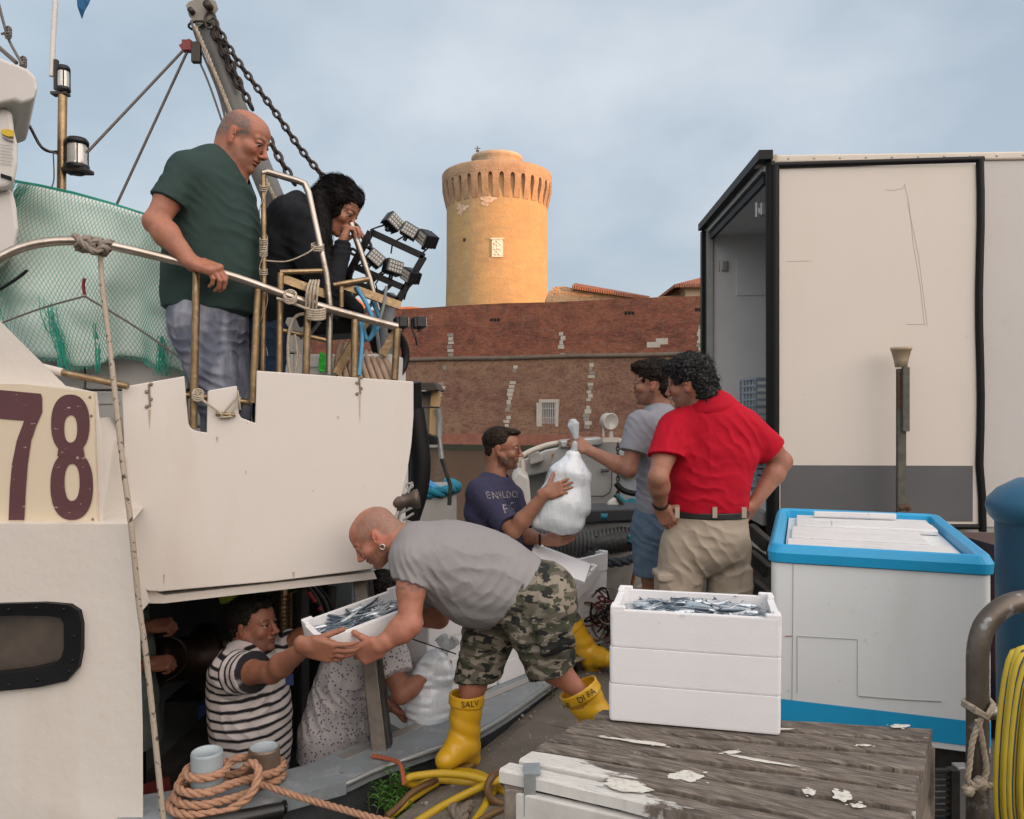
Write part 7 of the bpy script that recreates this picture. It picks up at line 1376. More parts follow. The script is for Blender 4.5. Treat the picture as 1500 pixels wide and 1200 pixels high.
def weed(px, py, z0, h, n, name, label, col, seed, leafy=True, size=1.):
    random.seed(seed); base = g0(px, py, z0) if z0 > -.5 else None; e = empty(name, base, label, 'plant'); st = MB(); lf = MB()
    for k in range(n):
        a = random.uniform(0, 6.28); tilt = random.uniform(.05, .55); L = h*random.uniform(.6, 1.1); bs_ = base+V(random.gauss(0, .035), random.gauss(0, .025), 0)*size; d = V(math.cos(a)*tilt, math.sin(a)*tilt, 1); pts = [bs_+d*L*t+V(0, 0, -.25*tilt*L*t*t) for t in np.linspace(0, 1, 5)]; st.tube(pts, [.0028*(1-.6*t) for t in np.linspace(0, 1, 5)], 4)
        for j in range(14 if leafy else 7):
            t = .15+.85*j/(14 if leafy else 7); p = bs_+d*L*t+V(0, 0, -.25*tilt*L*t*t); aa = j*2.4+a; dl_ = nrm(V(math.cos(aa), math.sin(aa), .55)); ln = (.038 if leafy else .022)*(1.15-.5*t)*random.uniform(.7, 1.2)*size; s_ = nrm(np.cross(dl_, [0, 0, 1]))*ln*.13; mid = p+dl_*ln*.5+V(0, 0, .004); lf.add([p, mid+s_, p+dl_*ln-V(0, 0, .005), mid-s_], [(0, 1, 2), (0, 2, 3)])
    st.build('stems', mat('stem_green', (.08, .10, .03), .7), e); lf.build('leaves', mat(col[0], col[1], .5, noise=(20, .5, col[2])), e)
gl = ('weed_green', (.055, .18, .018), (.10, .26, .03)); ol_ = ('dry_green', (.05, .06, .025), (.10, .09, .04))
weed(572, 1182, -.08, .17, 16, 'leafy_weed', 'bright green feathery weed growing on the quay edge, the lower one', gl, 1, size=1.1); weed(612, 1150, -.10, .15, 14, 'leafy_weed', 'bright green feathery weed behind the yellow hose bend', gl, 2, size=1.1); weed(583, 1200, -.05, .10, 8, 'leafy_weed', 'small green weed at the very bottom beside the orange rope', gl, 4)
weed(795, 1040, -.05, .19, 22, 'scrubby_weed', 'dark scrubby weed in the gap between boat and quay under the boots', ol_, 3, False, 1.2); weed(620, 1130, -.2, .10, 6, 'leafy_weed', 'little weed tuft beside the sole of the planted boot', gl, 6)
# debris
random.seed(31); m = MB()
for k in range(150):
    s_ = random.uniform(-.5, 3.5); t_ = abs(random.gauss(0, .5))+.03; p = QA+QD*s_-QN*t_; r = random.uniform(.002, .007); mm_ = Matrix.Translation((p[0], p[1], .034 if t_ < .55 else .004))@Matrix.Rotation(random.random()*6, 4, 'Z'); m.box((-r, -r*.7, -.004), (r, r*.7, r*.7), 0, mm_)
tag(m.build('gravel', mat('grit', (.30, .28, .25), .9), None), 'scattered grit and small litter on the quay stones', 'grit', None, 'stuff')
# net heap and bicycle wheel junk on the quay behind the boots
m = MB(); random.seed(12)
for k in range(26): c = at(880+random.gauss(0, 14), 905+random.gauss(0, 14), 4.6+random.random()*.2); ax1 = nrm([random.gauss(0, 1), random.gauss(0, .4), random.gauss(0, .6)]); ax2 = nrm(np.cross(ax1, [random.gauss(0, .4), 1, 0])); rr_ = random.uniform(.04, .11); m.tube([c+(ax1*math.cos(t)+ax2*math.sin(t))*rr_ for t in np.linspace(0, 5.5, 14)], .006, 5, k % 3)
tag(m.build('rope_heap', [M_blackrub, mat('old_rope'), mat('dark_red_paint')], None), 'tangled heap of dark ropes and lines behind the fish crates', 'rope')
m = MB(); 
for k in range(4): m.bar(at(1098, 775+k*38, 5.1+.1*k), at(1126, 800+k*38, 4.95+.1*k), .05, .09, bev=.01)
tag(m.build('tail_lift', M_steel_d, None), 'dark folded tail lift beams under the open truck doorway', 'lift')
# ---------------------------------------------------------------- the people
def cloth(name, col, noise=None, bump=None, extra=None, attr=False, rough=.85):
    def ex(N, L_, b, tc, src):
        if extra: extra(N, L_, b, tc, src)
        n = N.new('ShaderNodeTexNoise'); n.noise_type = 'RIDGED_MULTIFRACTAL'; n.inputs['Scale'].default_value = 3.4; n.inputs['Detail'].default_value = 2.5; n.inputs['Distortion'].default_value = .6
        mp = N.new('ShaderNodeMapping'); mp.inputs['Scale'].default_value = (1, 1, 2.1); mp.inputs['Rotation'].default_value = (0, .5, 0); L_.new(tc.outputs['Object'], mp.inputs[0]); L_.new(mp.outputs[0], n.inputs[0])
        bp = N.new('ShaderNodeBump'); bp.inputs['Strength'].default_value = .85; bp.inputs['Distance'].default_value = .016; L_.new(n.outputs[0], bp.inputs['Height'])
        old = b.inputs['Normal'].links[0].from_socket if b.inputs['Normal'].links else None
        if old: L_.new(old, bp.inputs['Normal'])
        L_.new(bp.outputs[0], b.inputs['Normal'])
    return mat(name, col, rough, noise=noise, bump=bump or [(120, .25, .003), (500, .15, .001)], extra=ex, attr=attr, spec=.2)
def wlim(P, mn, mx): return P
TAN = (.40, .185, .105); TAN2 = (.33, .15, .085); PALE = (.46, .235, .15); RED_ = (.36, .145, .088)
# ======== A. man in the dark green T-shirt at the rail
YA = 3.42; p = lambda px, py, d=0.: at(px, py, YA+d)
A = empty('person', (p(305, 0)[0], YA, .90), 'bald grey haired man in dark green T-shirt and washed jeans leaning on the boat rail', 'person')
hf = nrm(V(.90, -.10, -.42)); R = head_frame(hf, (.30, 0, 1)); ho = p(357, 206); s = 1.06
P, S, W = head_prims(ho, R, s, fat=1.12)
nb = p(325, 262)
P += [(*cone(W(-.035, 0, -.02), nb, .068, .082), .03), (*cone(W(-.0, 0, -.07), p(338, 262), .058, .07), .03)]
Fh = blob(P, .0026, .02, subs=S)
shd, elb, wr = p(266, 260, -.19), p(228, 325, -.26), p(283, 388, -.285)
arm = arm_prims(shd, elb, wr, 1.1); hd = hand_prims(wr+V(.01, 0, .008), nrm(V(.95, -.12, -.35)), V(-.25, .45, -1), V(.2, .6, .3), 1.05, curls=[(.75, .85, .6)]*4, spread=.12, thumb=(.9, .5, .3), fat=1.12)
Fa = blob(arm+hd, .003, .02)
sh2, el2, wr2 = p(300, 262, .20), p(318, 350, .25), p(345, 420, .12)
Fb = blob(arm_prims(sh2, el2, wr2, 1.08)+hand_prims(wr2, V(.9, -.2, -.2), V(0, -.4, -1), V(0, -1, .2), 1., curl=.8), .004, .02)
hc = head_color(ho, R, s, RED_, beard=(.10, .075, .065), beard_amt=.30, buzz=((.095, .088, .083), .95, .082), brow=(.07, .05, .04))
skin_obj('body', 'skin_ruddy', [Fh, Fa, Fb], A, hc); eyes(ho, R, s, A, (1, 0, -.35))
L = nrm(V(.10, 1, 0))
st = [(p(322, 246), .10, .08), (p(316, 266), .195, .13), (p(312, 300), .20, .165), (p(314, 345), .185, .190), (p(311, 395), .18, .197), (p(306, 430), .18, .182), (p(304, 462), .18, .175)]
T = torso(st, L, .05)
T[-1] = (*clip(T[-1][:2], p(304, 452), (-.05, 0, -1)), .05)
sl = clip(cone(p(276, 256, -.16), elb*.98+shd*.02, .084, .072), p(245, 296, -.23), nrm(elb-shd)); sl2 = cone(sh2, sh2*.5+el2*.5, .078, .07)
F = blob(T+[(*sl, .035), (*sl2, .03), (*cone(p(304, 244, -.06), p(278, 254, -.14), .066, .078), .05), (*cone(p(318, 246, .0), p(305, 250, .14), .07, .08), .05)], .0048, .02)
F.sub(econe(W(-.03, 0, -.03), p(334, 268), (.075, .08), (.088, .088), L), .004)
F.disp(folds([(p(352, 330), .16, (.5, 0, 1), 70, .0050), (p(275, 300, -.1), .13, (.7, 0, .8), 85, .0055), (p(320, 430), .16, (.3, 0, 1), 60, .0035), (p(255, 275, -.17), .10, (.8, 0, .5), 80, .003)], 3))
field_obj('t_shirt', [F], cloth('dark_green_cotton', (.028, .050, .045), noise=[(5, .3, (.038, .062, .056))]), A)
F = blob([(*cone(W(-.06, 0, -.02)*.0+p(309, 226), p(309, 226)+V(.01, 0, 0), .001, .001), .001)], .01)
def jeans_extra(hi):
    def ex(N, L_, b, tc, src):
        n = N.new('ShaderNodeTexNoise'); n.inputs['Scale'].default_value = 6; n.inputs['Detail'].default_value = 6; mp = N.new('ShaderNodeMapping'); mp.inputs['Scale'].default_value = (1.8, 1.8, .7); L_.new(tc.outputs['Object'], mp.inputs[0]); L_.new(mp.outputs[0], n.inputs[0]); r = N.new('ShaderNodeValToRGB'); r.color_ramp.elements[0].position = .42; r.color_ramp.elements[1].position = .62; L_.new(n.outputs[0], r.inputs[0]); x = N.new('ShaderNodeMixRGB'); x.inputs[2].default_value = (*hi, 1); L_.new(r.outputs[0], x.inputs[0]); L_.new(src, x.inputs[1]); L_.new(x.outputs[0], b.inputs['Base Color'])
    return ex
hipR, kneR, ankR = p(292, 470, -.08), p(322, 585, -.05), p(326, 740, -.05); hipL, kneL, ankL = p(330, 475, .10), p(340, 585, .08), p(338, 740, .10)
F = blob([(*econe(p(304, 440), p(304, 478), (.175, .165), (.175, .162), L), .04), (*cone(hipR, kneR, .125, .095), .03), (*cone(kneR, ankR, .085, .068), .02), (*cone(hipL, kneL, .105, .082), .03), (*cone(kneL, ankL, .082, .066), .02)], .005)
F.disp(folds([(p(285, 500, -.12), .16, (.5, 0, 1), 75, .005), (p(335, 490, -.05), .12, (-.6, 0, 1), 80, .006), (p(310, 575, -.12), .12, (.2, 0, 1), 80, .005)], 8))
field_obj('jeans', [F], cloth('washed_denim', (.13, .145, .195), noise=[(25, .4, (.09, .10, .14))], extra=jeans_extra((.32, .33, .38))), A)
for (a, b_) in ((ankR, -.10), (ankL, .10)): fo = V(a[0], a[1], .90); F = blob([(*cone(fo+V(-.05, 0, .06), fo+V(.16, 0, .04), .05, .042), .02)], .006); F.cut(fo+V(0, 0, .004), (0, 0, -1)); field_obj('shoe', [F], cloth('dark_leather', (.03, .025, .02)), A)
# ======== B. woman in the black hoodie
YB_ = 3.68; p = lambda px, py, d=0.: at(px, py, YB_+d)
B = empty('person', (p(400, 0)[0], YB_, .90), 'long dark haired woman in black hoodie leaning forward with chin on hand', 'person')
hf = nrm(V(.80, -.15, -.60)); R = head_frame(hf, (.4, 0, 1)); ho = p(494, 304); s = 1.02
P, S, W = head_prims(ho, R, s, fat=.95, nose=.85, female=True); P += [(*cone(W(-.03, 0, -.04), p(455, 330), .05, .062), .03)]
Fh = blob(P, .0026, .02, subs=S)
elb, wr = p(486, 455, -.14), p(501, 357, -.08)
hd = hand_prims(wr, nrm(V(.35, .05, 1)), V(.75, .1, -.6), V(.0, .8, .2), .92, curls=[(1.1, .9, .5), (1.2, .9, .5), (1.25, 1., .5), (1.3, 1., .5)], spread=.04, thumb=(.7, .3, .3))
Fa = blob([(*cone(elb*.4+wr*.6, wr, .034, .027), .02)]+hd, .003)
skin_obj('body', 'skin_warm', [Fh, Fa], B, head_color(ho, R, s, (.35, .155, .095), lips=(.40, .12, .10))); eyes(ho, R, s, B, (1, 0, -.5))
L = nrm(V(.12, 1, 0)); axd = nrm(p(440, 310)-p(405, 450))
st = [(p(452, 322), .10, .08), (p(438, 328), .175, .115), (p(425, 365), .185, .130), (p(412, 410), .175, .130), (p(402, 450), .18, .130), (p(398, 475), .18, .130)]
T = torso(st, L, .05)
shR = p(436, 325, -.15); elR = p(480, 452, -.16); wrR = p(502, 362, -.09); sL, eL, wL = p(448, 325, .16), p(500, 440, .15), p(520, 455, .05)
hood = [(*ell(p(418, 312), (.095, .13, .05), np.stack([nrm(V(.8, 0, .55)), V(0, 1, 0), nrm(V(-.55, 0, .8))], 1)), .03), (*cone(p(400, 318), p(435, 296), .045, .05), .03)]
F = blob(T+hood+[(*cone(shR, shR*.5+elR*.5, .080, .068), .04), (*cone(shR*.5+elR*.5, elR, .068, .060), .03), (*cone(elR, wrR*.85+elR*.15, .060, .040), .025), (*cone(wrR*.85+elR*.15, wrR, .042, .040), .012), (*cone(sL, eL, .075, .058), .04), (*cone(eL, wL, .055, .045), .02)], .005)
F.sub(cone(W(-.03, 0, -.03), p(458, 326), .056, .066), .004)
F.disp(folds([(elR, .13, (.2, 0, 1), 90, .007), (p(440, 400, -.1), .16, (.6, 0, .8), 60, .006), (shR, .12, (.8, 0, -.4), 70, .005), (wrR, .07, (0, 0, 1), 120, .004)], 5)); field_obj('hoodie', [F], cloth('black_fleece', (.010, .011, .014), noise=[(6, .3, (.016, .016, .02))]), B)
F = blob([(*econe(p(399, 455), p(396, 490), (.17, .115), (.185, .14), L), .03), (*cone(p(392, 490, -.08), p(398, 610, -.08), .11, .08), .03), (*cone(p(405, 490, .09), p(415, 610, .08), .10, .08), .03), (*cone(p(398, 610, -.08), (p(398, 0)[0], YB_-.06, .93), .08, .06), .02), (*cone(p(415, 610, .08), (p(410, 0)[0], YB_+.1, .93), .08, .06), .02)], .006); F.disp(folds([(p(398, 500, -.1), .2, (.4, 0, 1), 60, .005)], 3)); field_obj('jeans', [F], cloth('dark_blue_denim', (.018, .035, .07), noise=[(20, .4, (.03, .055, .10))]), B)
Ww = lambda x, y, z: W(x, y, z)
hs_ = [('e', (-.02, 0, .050), (.110, .090, .086)), ('e', (-.055, 0, -.005), (.085, .088, .095)), ('c', (.05, .0, .092), (.078, -.01, .080), .034, .022), ('e', (-.03, -.072, -.040), (.060, .030, .075)), ('c', (.0, -.068, .04), (.045, -.066, -.02), .030, .018)]
H = hair_obj(ho, R, s, B, hair_mat('dark_brown_hair', (.006, .005, .0048), [.022, .017, .016]), hs_, [('e', (.110, 0, -.020), (.068, .080, .078))], amp=.002, fr=60, stretch=(.22, 1.2, 1.2), strands=3500, slen=.055, curl=.06, flow=(-1, -.1, -.25))
F = blob([(*cone(W(-.05, -.06, -.02), p(470, 350, -.12), .050, .040), .03), (*cone(p(470, 350, -.12), p(482, 395, -.14), .040, .024), .03), (*cone(p(482, 395, -.14), p(490, 418, -.14), .024, .006), .02), (*cone(W(-.08, 0, .0), p(446, 318), .06, .05), .03), (*cone(W(-.02, -.075, -.02), W(.02, -.075, -.075), .020, .008), .02)], .0035)
F.disp(lambda P: np.abs(noise3(P*np.array([1.5, 1.5, .35]), 60, 2))*-.005); v_, q_ = F.mesh(); v_ = relax(v_, q_, 1); c_v = v_[q_].mean(1); n_v = np.cross(v_[q_[:, 1]]-v_[q_[:, 0]], v_[q_[:, 2]]-v_[q_[:, 0]]); n_v /= np.linalg.norm(n_v, axis=1)[:, None]+1e-12; n_v = n_v*(-1 if ((c_v-v_.mean(0))*n_v).sum(1).mean() < 0 else 1); field_obj('long_hair', [(v_, q_), strand_mesh(c_v, n_v, 1600, .06, .07, np.eye(3), (.25, 0, -1))], MATS['dark_brown_hair'], B)
# ======== C. bald man bending over in the camouflage shorts
YC_ = 3.24; p = lambda px, py, d=0.: at(px, py, YC_+d)
Cm = empty('person', (p(700, 0)[0], YC_, 0), 'bald man in grey T-shirt, camouflage shorts and yellow boots bending to pass a crate', 'person')
hf = nrm(V(-.70, -.08, -.62)); R = head_frame(hf, (-.66, 0, .75)); ho = p(551, 786, -.03); s = .965
P, S, W = head_prims(ho, R, s, fat=1.12); P += [(*cone(W(-.03, 0, -.03), p(612, 800, -.02), .068, .085), .03)]
Fh = blob(P, .0026, .02, subs=S)
aS, aE, aW = p(604, 822, -.13), p(600, 914, -.21), p(556, 946, -.235); upd = nrm(aE-aS)
hdl = hand_prims(aW, nrm(V(-.80, .18, -.42)), nrm(V(.0, .9, .30)), V(-.3, .2, 1), 1.02, curls=[(.35, .6, .5), (.45, .7, .5), (.5, .75, .5), (.6, .8, .5)], spread=.13, thumb=(.75, .35, .3), fat=1.15)
Fa = blob(arm_prims(aS, aE, aW, 1.08)+hdl, .003)
bS, bE, bW = p(630, 850, .18), p(642, 905, .27), p(590, 893, .30)
Fb = blob(arm_prims(bS, bE, bW, 1.08)+hand_prims(bW, nrm(V(-.95, -.1, .1)), nrm(V(0, -.75, -.5)), V(0, -.2, 1), 1.05, curls=[(.5, .6, .4)]*4, spread=.14, thumb=(.8, .3, .2), fat=1.1), .0035)
kA, kB = p(697, 975, .062), p(664, 1118, .06); kR = leg_prims(p(735, 905, .09), kA, p(684, 1060, .045), 1.0)
kC, kD = p(800, 968, -.12), p(848, 1012, -.14); kR2 = leg_prims(p(775, 890, -.10), kC, kD, .98)
Fl = blob(kR+kR2, .0045)
hcf = head_color(ho, R, s, (.36, .145, .092), beard=(.05, .035, .03), beard_amt=.55, buzz=((.16, .115, .09), .75, .10), brow=(.04, .025, .02))
def hcf2(Q):
    c = hcf(Q); q = (Q-ho)@R/s; m = np.exp(-((q[:, 2]+.050)/.007)**2-(q[:, 1]/.026)**4)*(q[:, 0] > .08); m = np.clip(m*1.2, 0, 1)[:, None]; c = c*(1-m*.85)+np.array([.04, .028, .022])*m*.85
    t = aS*.62+aE*.38; d = Q-t; f_ = noise3(d*np.array([1, 1, 2.2]), 55, 4); m = (np.exp(-((d@nrm(aE-aS))/.035)**2)*(np.abs(d[:, 1]+.05) < .12)*(np.linalg.norm(d, axis=1) < .09)*smoothst(.08, .25, f_)*.75)[:, None]; return c*(1-m)+np.array([.07, .06, .06])*m
skin_obj('body', 'skin_ruddy', [Fh, Fa, Fb, Fl], Cm, hcf2); eyes(ho, R, s, Cm, (1, 0, -.4))
M_ = Matrix.Translation(tuple(W(-.004, .087, -.046))); mb = MB(); mb.tube([W(-.004+.010*math.cos(t), .088, -.048+.011*math.sin(t)) for t in np.linspace(0, 6.283, 15)[:-1]], .0018, 6, closed=True); mb.build('earring', mat('silver', (.7, .7, .68), .2, 1.), Cm)
L = nrm(V(.0, -1, .10))
st = [(p(600, 800, -.0), .10, .08), (p(618, 812, .0), .18, .115), (p(648, 822, .0), .19, .152), (p(683, 834, .0), .185, .172), (p(712, 846), .18, .178), (p(742, 860), .175, .16), (p(764, 868), .17, .155)]
T = torso(st, L, .06); hem = nrm(V(.80, 0, -.62)); T[-1] = (*clip(T[-1][:2], p(757, 866), hem), .05); T[-2] = (*clip(T[-2][:2], p(757, 866), hem), .05)
F = blob(T+[(*ell(p(697, 872), (.135, .15, .112)), .06), (*clip(cone(aS, aE, .080, .070), p(600, 856, -.14), nrm(upd+V(-.35, 0, -.1))), .035), (*clip(cone(bS+V(-.03, 0, .05), bE, .085, .075), p(645, 885, .2), nrm(V(.2, 0, -1))), .03), (*cone(p(612, 800, -.06), aS, .088, .082), .04)], .0048)
F.cut(p(757, 866), hem)
F.sub(cone(W(-.03, 0, -.03), p(606, 797, -.02), .070, .074), .004)
F.disp(folds([(p(640, 860, -.14), .13, (.8, 0, .6), 75, .0045), (p(735, 855, -.15), .13, (.75, 0, -.5), 70, .004), (p(700, 840, -.15), .2, (.2, 0, 1), 40, .0035), (p(598, 845, -.2), .10, (.8, 0, .3), 90, .004)], 11))
field_obj('t_shirt', [F], cloth('heather_grey', (.245, .235, .235), noise=[(180, .45, (.18, .175, .18)), (4, .25, (.28, .265, .26))]), Cm)
def camo_extra(N, L_, b, tc, src):
    cur = None
    for i, (sc, lo, col, off) in enumerate(((5.5, .5, (.055, .058, .038), 0), (7, .53, (.22, .19, .15), 7), (8, .56, (.020, .021, .019), 13))):
        n = N.new('ShaderNodeTexNoise'); n.inputs['Scale'].default_value = sc*2.2; n.inputs['Detail'].default_value = 2.5; n.inputs['Roughness'].default_value = .45; mp = N.new('ShaderNodeMapping'); mp.inputs['Scale'].default_value = (1, 1, 2.0); mp.inputs['Location'].default_value = (off, off*.7, 0); L_.new(tc.outputs['Object'], mp.inputs[0]); L_.new(mp.outputs[0], n.inputs[0]); r = N.new('ShaderNodeValToRGB'); r.color_ramp.elements[0].position = lo; r.color_ramp.elements[1].position = lo+.01; L_.new(n.outputs[0], r.inputs[0]); x = N.new('ShaderNodeMixRGB'); x.inputs[2].default_value = (*col, 1); L_.new(r.outputs[0], x.inputs[0])
        if cur is None: x.inputs[1].default_value = (.105, .092, .070, 1)
        else: L_.new(cur, x.inputs[1])
        cur = x.outputs[0]
    L_.new(cur, b.inputs['Base Color'])
hipn = V(.0, 1, 0)
F = blob([(*econe(p(757, 868), p(792, 872), (.18, .165), (.18, .142), L), .04), (*ell(p(798, 880), (.115, .165, .132)), .05), (*econe(p(770, 893, .09), p(716, 925, .085), (.107, .116), (.099, .106), (0, 1, 0)), .04), (*clip(econe(p(716, 925, .085), p(697, 1002, .06), (.099, .106), (.088, .094), (0, 1, 0)), p(700, 990, .1), (.05, 0, -1)), .03),
          (*econe(p(800, 890, -.09), p(790, 925, -.12), (.106, .124), (.101, .115), (0, 1, 0)), .04), (*clip(econe(p(790, 925, -.12), p(815, 1000, -.14), (.101, .115), (.092, .098), (0, 1, 0)), p(805, 985, -.14), nrm(V(.40, 0, -.9))), .03), (*rbox(p(810, 925, -.235), V(.07, .03, .085), head_frame((1, 0, .35), (-.3, 0, 1)), .02), .02)], .005)
F.disp(folds([(p(735, 900, -.05), .16, (.9, 0, .3), 60, .007), (p(700, 960, .0), .14, (.3, 0, 1), 65, .006), (p(800, 950, -.2), .14, (-.3, 0, 1), 60, .006), (p(775, 870, -.15), .14, (.9, 0, -.2), 70, .006)], 17))
field_obj('camouflage_shorts', [F], cloth('camouflage', (.105, .092, .07), extra=camo_extra), Cm)
M_boot = mat('yellow_rubber', (.62, .345, .012), .38, noise=[(7, .3, (.50, .26, .015)), (30, .35, (.30, .19, .04), .62, .72)], bump=[(18, .25, .01)], Coat_Weight=.15)
def boot(top, ank, toe, heel, name='rubber_boot', r0=.072, r1=.062, sole=True, parent=Cm, open_top=True):
    top, ank, toe, heel = map(np.asarray, (top, ank, toe, heel)); ax = nrm(top-ank); P = [(*cone(top+ax*.02, ank, r0, r1), .02), (*cone(ank, (ank+toe)/2+V(0, 0, .01), r1*.92, .050), .03), (*cone((ank+toe)/2, toe, .050, .043), .02), (*cone(ank, heel, r1*.85, .045), .03)]
    F = blob(P, .0042, .02); F.cut(top, ax); 
    F.add(clip(clip(cone(top-ax*.045, top+ax*.03, r0+.0045, r0+.0045), top, ax), top-ax*.045, -ax), 0)
    F.sub(cone(top-ax*.03, top+ax*.08, r0-.008, r0-.006), 0)
    F.disp(lambda Q: .006*np.exp(-((Q-(ank+ax*.06))**2).sum(-1)/.006)*np.sin((Q@nrm(ax+V(.4, 0, 0)))*95)+noise3(Q, 16, 3)*.003)
    o = field_obj(name, [F], M_boot, parent)
    return o, top, ax
b1, bt1, bax = boot(p(684, 1016, .05), p(679, 1090, .04), p(654, 1114, -.06), p(688, 1112, .06), r0=.069, r1=.062)
mb = MB(); 
sole_ = blob([(*cone(V(p(686, 0, .06)[0], YC_+.06, .05), V(p(655, 0, -.06)[0], YC_-.06, .05), .048, .050), .02)], .005); sole_.cut(V(0, 0, .058), (0, 0, 1)); sole_.cut(V(0, 0, .033), (0, 0, -1)); field_obj('sole', [sole_], mat('boot_sole', (.20, .12, .03), .7), b1)
b2_, bt2, bax2 = boot(p(846, 1006, -.14), p(878, 1060, -.15), p(850, 1100, -.17), p(895, 1098, -.13), r0=.078, r1=.062)
def writing(text, c, d, n, size, name, parent, m=None, wob=True, arc=None):
    cu = bpy.data.curves.new(name, 'FONT'); cu.body = text; cu.size = size; cu.extrude = .0006; cu.align_x = 'CENTER'; to = bpy.data.objects.new(name, cu); COL.objects.link(to); bpy.context.view_layer.update(); me = bpy.data.meshes.new_from_object(to.evaluated_get(bpy.context.evaluated_depsgraph_get())); bpy.data.objects.remove(to)
    d = nrm(d); n = nrm(np.asarray(n)-d*(np.asarray(n)@d)); u = np.cross(n, d); off = np.array(ppos(parent))
    for v in me.vertices:
        x, y, z_ = v.co; 
        if arc: ctr, ax, r = arc; aa = x/r; q = np.asarray(c)+d*(r*math.sin(aa))-n*(r*(1-math.cos(aa)))+u*y+n*z_; q = q-off
        else: q = np.asarray(c)+d*x+u*y+n*z_-off
        if wob: q = q+u*.0015*math.sin(x*300)
        v.co = q
    return link_mesh(name, me, m or mat('ink', (.02, .018, .012), .6), parent)
nC = V(.25, -1, .05)
writing('SALV', bt1-bax*.030+nrm(V(.28, -1, 0))*.0745, V(1, .28, .0), V(.28, -1, 0), .034, 'boot_writing', b1, arc=(0, 0, .0765))
writing('DI FA', bt2-bax2*.028+nrm(V(.22, -1, .1))*.0865, nrm(V(.86, .15, .50)), V(.15, -1, .05), .034, 'boot_writing', b2_, arc=(0, 0, .083)); writing('HE', bt2-bax2*.040+V(-.065, -.056, -.028), nrm(V(.80, -.45, .40)), V(-.6, -.75, .0), .026, 'boot_writing', b2_)
# ======== D. man in the striped polo in the boat
YD_ = 3.50; p = lambda px, py, d=0.: at(px, py, YD_+d)
D = empty('person', (p(365, 0)[0], YD_, -1.1), 'dark haired man in black and white striped polo reaching up for the crate', 'person')
hf = nrm(V(.93, -.30, .10)); R = head_frame(hf, (-.08, 0, 1)); ho = p(372, 916); s = 1.0
P, S, W = head_prims(ho, R, s, fat=1.06, nose=1.15); P += [(*cone(W(-.03, 0, -.04), p(364, 968), .062, .075), .03)]
Fh = blob(P, .0026, .02, subs=S)
aS, aE, aW = p(343, 985, -.17), p(398, 985, -.38), p(452, 946, -.575)
Fa = blob(arm_prims(aS, aE, aW, .98)+hand_prims(aW, nrm(V(.88, .05, -.25)), nrm(V(-.1, .9, .25)), V(0.2, .1, 1), 1.05, curls=[(.15, .35, .3), (.2, .4, .3), (.25, .45, .3), (.3, .5, .3)], spread=.14, thumb=(.55, .25, .2), fat=1.08), .003)
bS, bE, bW = p(392, 968, .17), p(440, 935, .10), p(487, 918, .02)
Fb = blob(arm_prims(bS, bE, bW, 1.0)+hand_prims(bW, nrm(V(.95, .0, .15)), nrm(V(.1, -.5, -.8)), V(0, -.3, 1), 1.0, curls=[(.4, .5, .4)]*4, spread=.1, thumb=(.8, .2, .2)), .0035)
skin_obj('body', 'skin_warm', [Fh, Fa, Fb], D, head_color(ho, R, s, (.25, .10, .058), beard=(.06, .045, .04), beard_amt=.45, brow=(.015, .01, .008))); eyes(ho, R, s, D, (1, -.1, .25))
L = nrm(V(.28, 1, 0))
st = [(p(364, 962), .11, .08), (p(360, 978), .20, .115), (p(364, 1010), .20, .14), (p(367, 1050), .19, .155), (p(368, 1095), .185, .155), (p(368, 1135), .18, .15)]
T = torso(st, L, .05); T[-1] = (*clip(T[-1][:2], p(368, 1130), (0, 0, -1)), .04)
F = blob(T+[(*clip(cone(aS, aE, .088, .078), aS*.48+aE*.52, nrm(aE-aS)), .035), (*clip(cone(bS, bE, .085, .066), bS*.2+bE*.8, nrm(bE-bS)), .03), (*cone(p(352, 970, -.08), aS, .085, .088), .04)], .0045)
F.sub(cone(W(-.03, 0, -.04), p(367, 966), .066, .074), .004)
F.disp(folds([(p(360, 1060, -.15), .18, (1, 0, .3), 55, .004), (p(400, 1030, -.12), .12, (.7, 0, -.6), 70, .005), (p(350, 1000, -.2), .1, (.6, 0, .8), 80, .004)], 23))
ax_ = nrm(aE-aS)
def stripe_col(Q):
    z_ = Q[:, 2]+noise3(Q, 7, 5)*.010; sl_ = (Q-aS)@ax_; on = ((sl_ > .045) & ((Q[:, 1] < YD_-.14) | (Q[:, 0] > p(402, 0)[0])) & (Q[:, 2] > p(0, 1025)[2])); v = np.where(on, sl_, z_); ph = (v/.0395) % 1; a = smoothst(.0, .06, ph)*(1-smoothst(.36, .42, ph)); sl2_ = (Q-bS)@nrm(bE-bS); c = np.array([.60, .545, .53])*(1-a[:, None])+np.array([.018, .016, .02])*a[:, None]; return c
field_obj('striped_polo', [F], cloth('striped_cotton', (.6, .55, .53), attr=True), D, stripe_col)
F = blob([(*econe(p(357, 953), p(366, 974), (.075, .075), (.098, .088), L), .01), (*rbox(p(386, 978, -.13), V(.045, .012, .03), head_frame((.6, -.5, -.5), (.4, 0, .7)), .006), .01)], .004); F.sub(cone(W(-.03, 0, -.03), p(368, 975), .066, .076), .003); F.sub(cone(p(356, 945), p(358, 952), .075, .075), .003); field_obj('collar', [F], cloth('white_knit', (.58, .53, .53)), D)
mb = MB(); mb.box(p(418, 1004, -.20), p(430, 988, -.19)); mb.build('chest_badge', mat('badge_blue', (.02, .04, .12), .6), D)
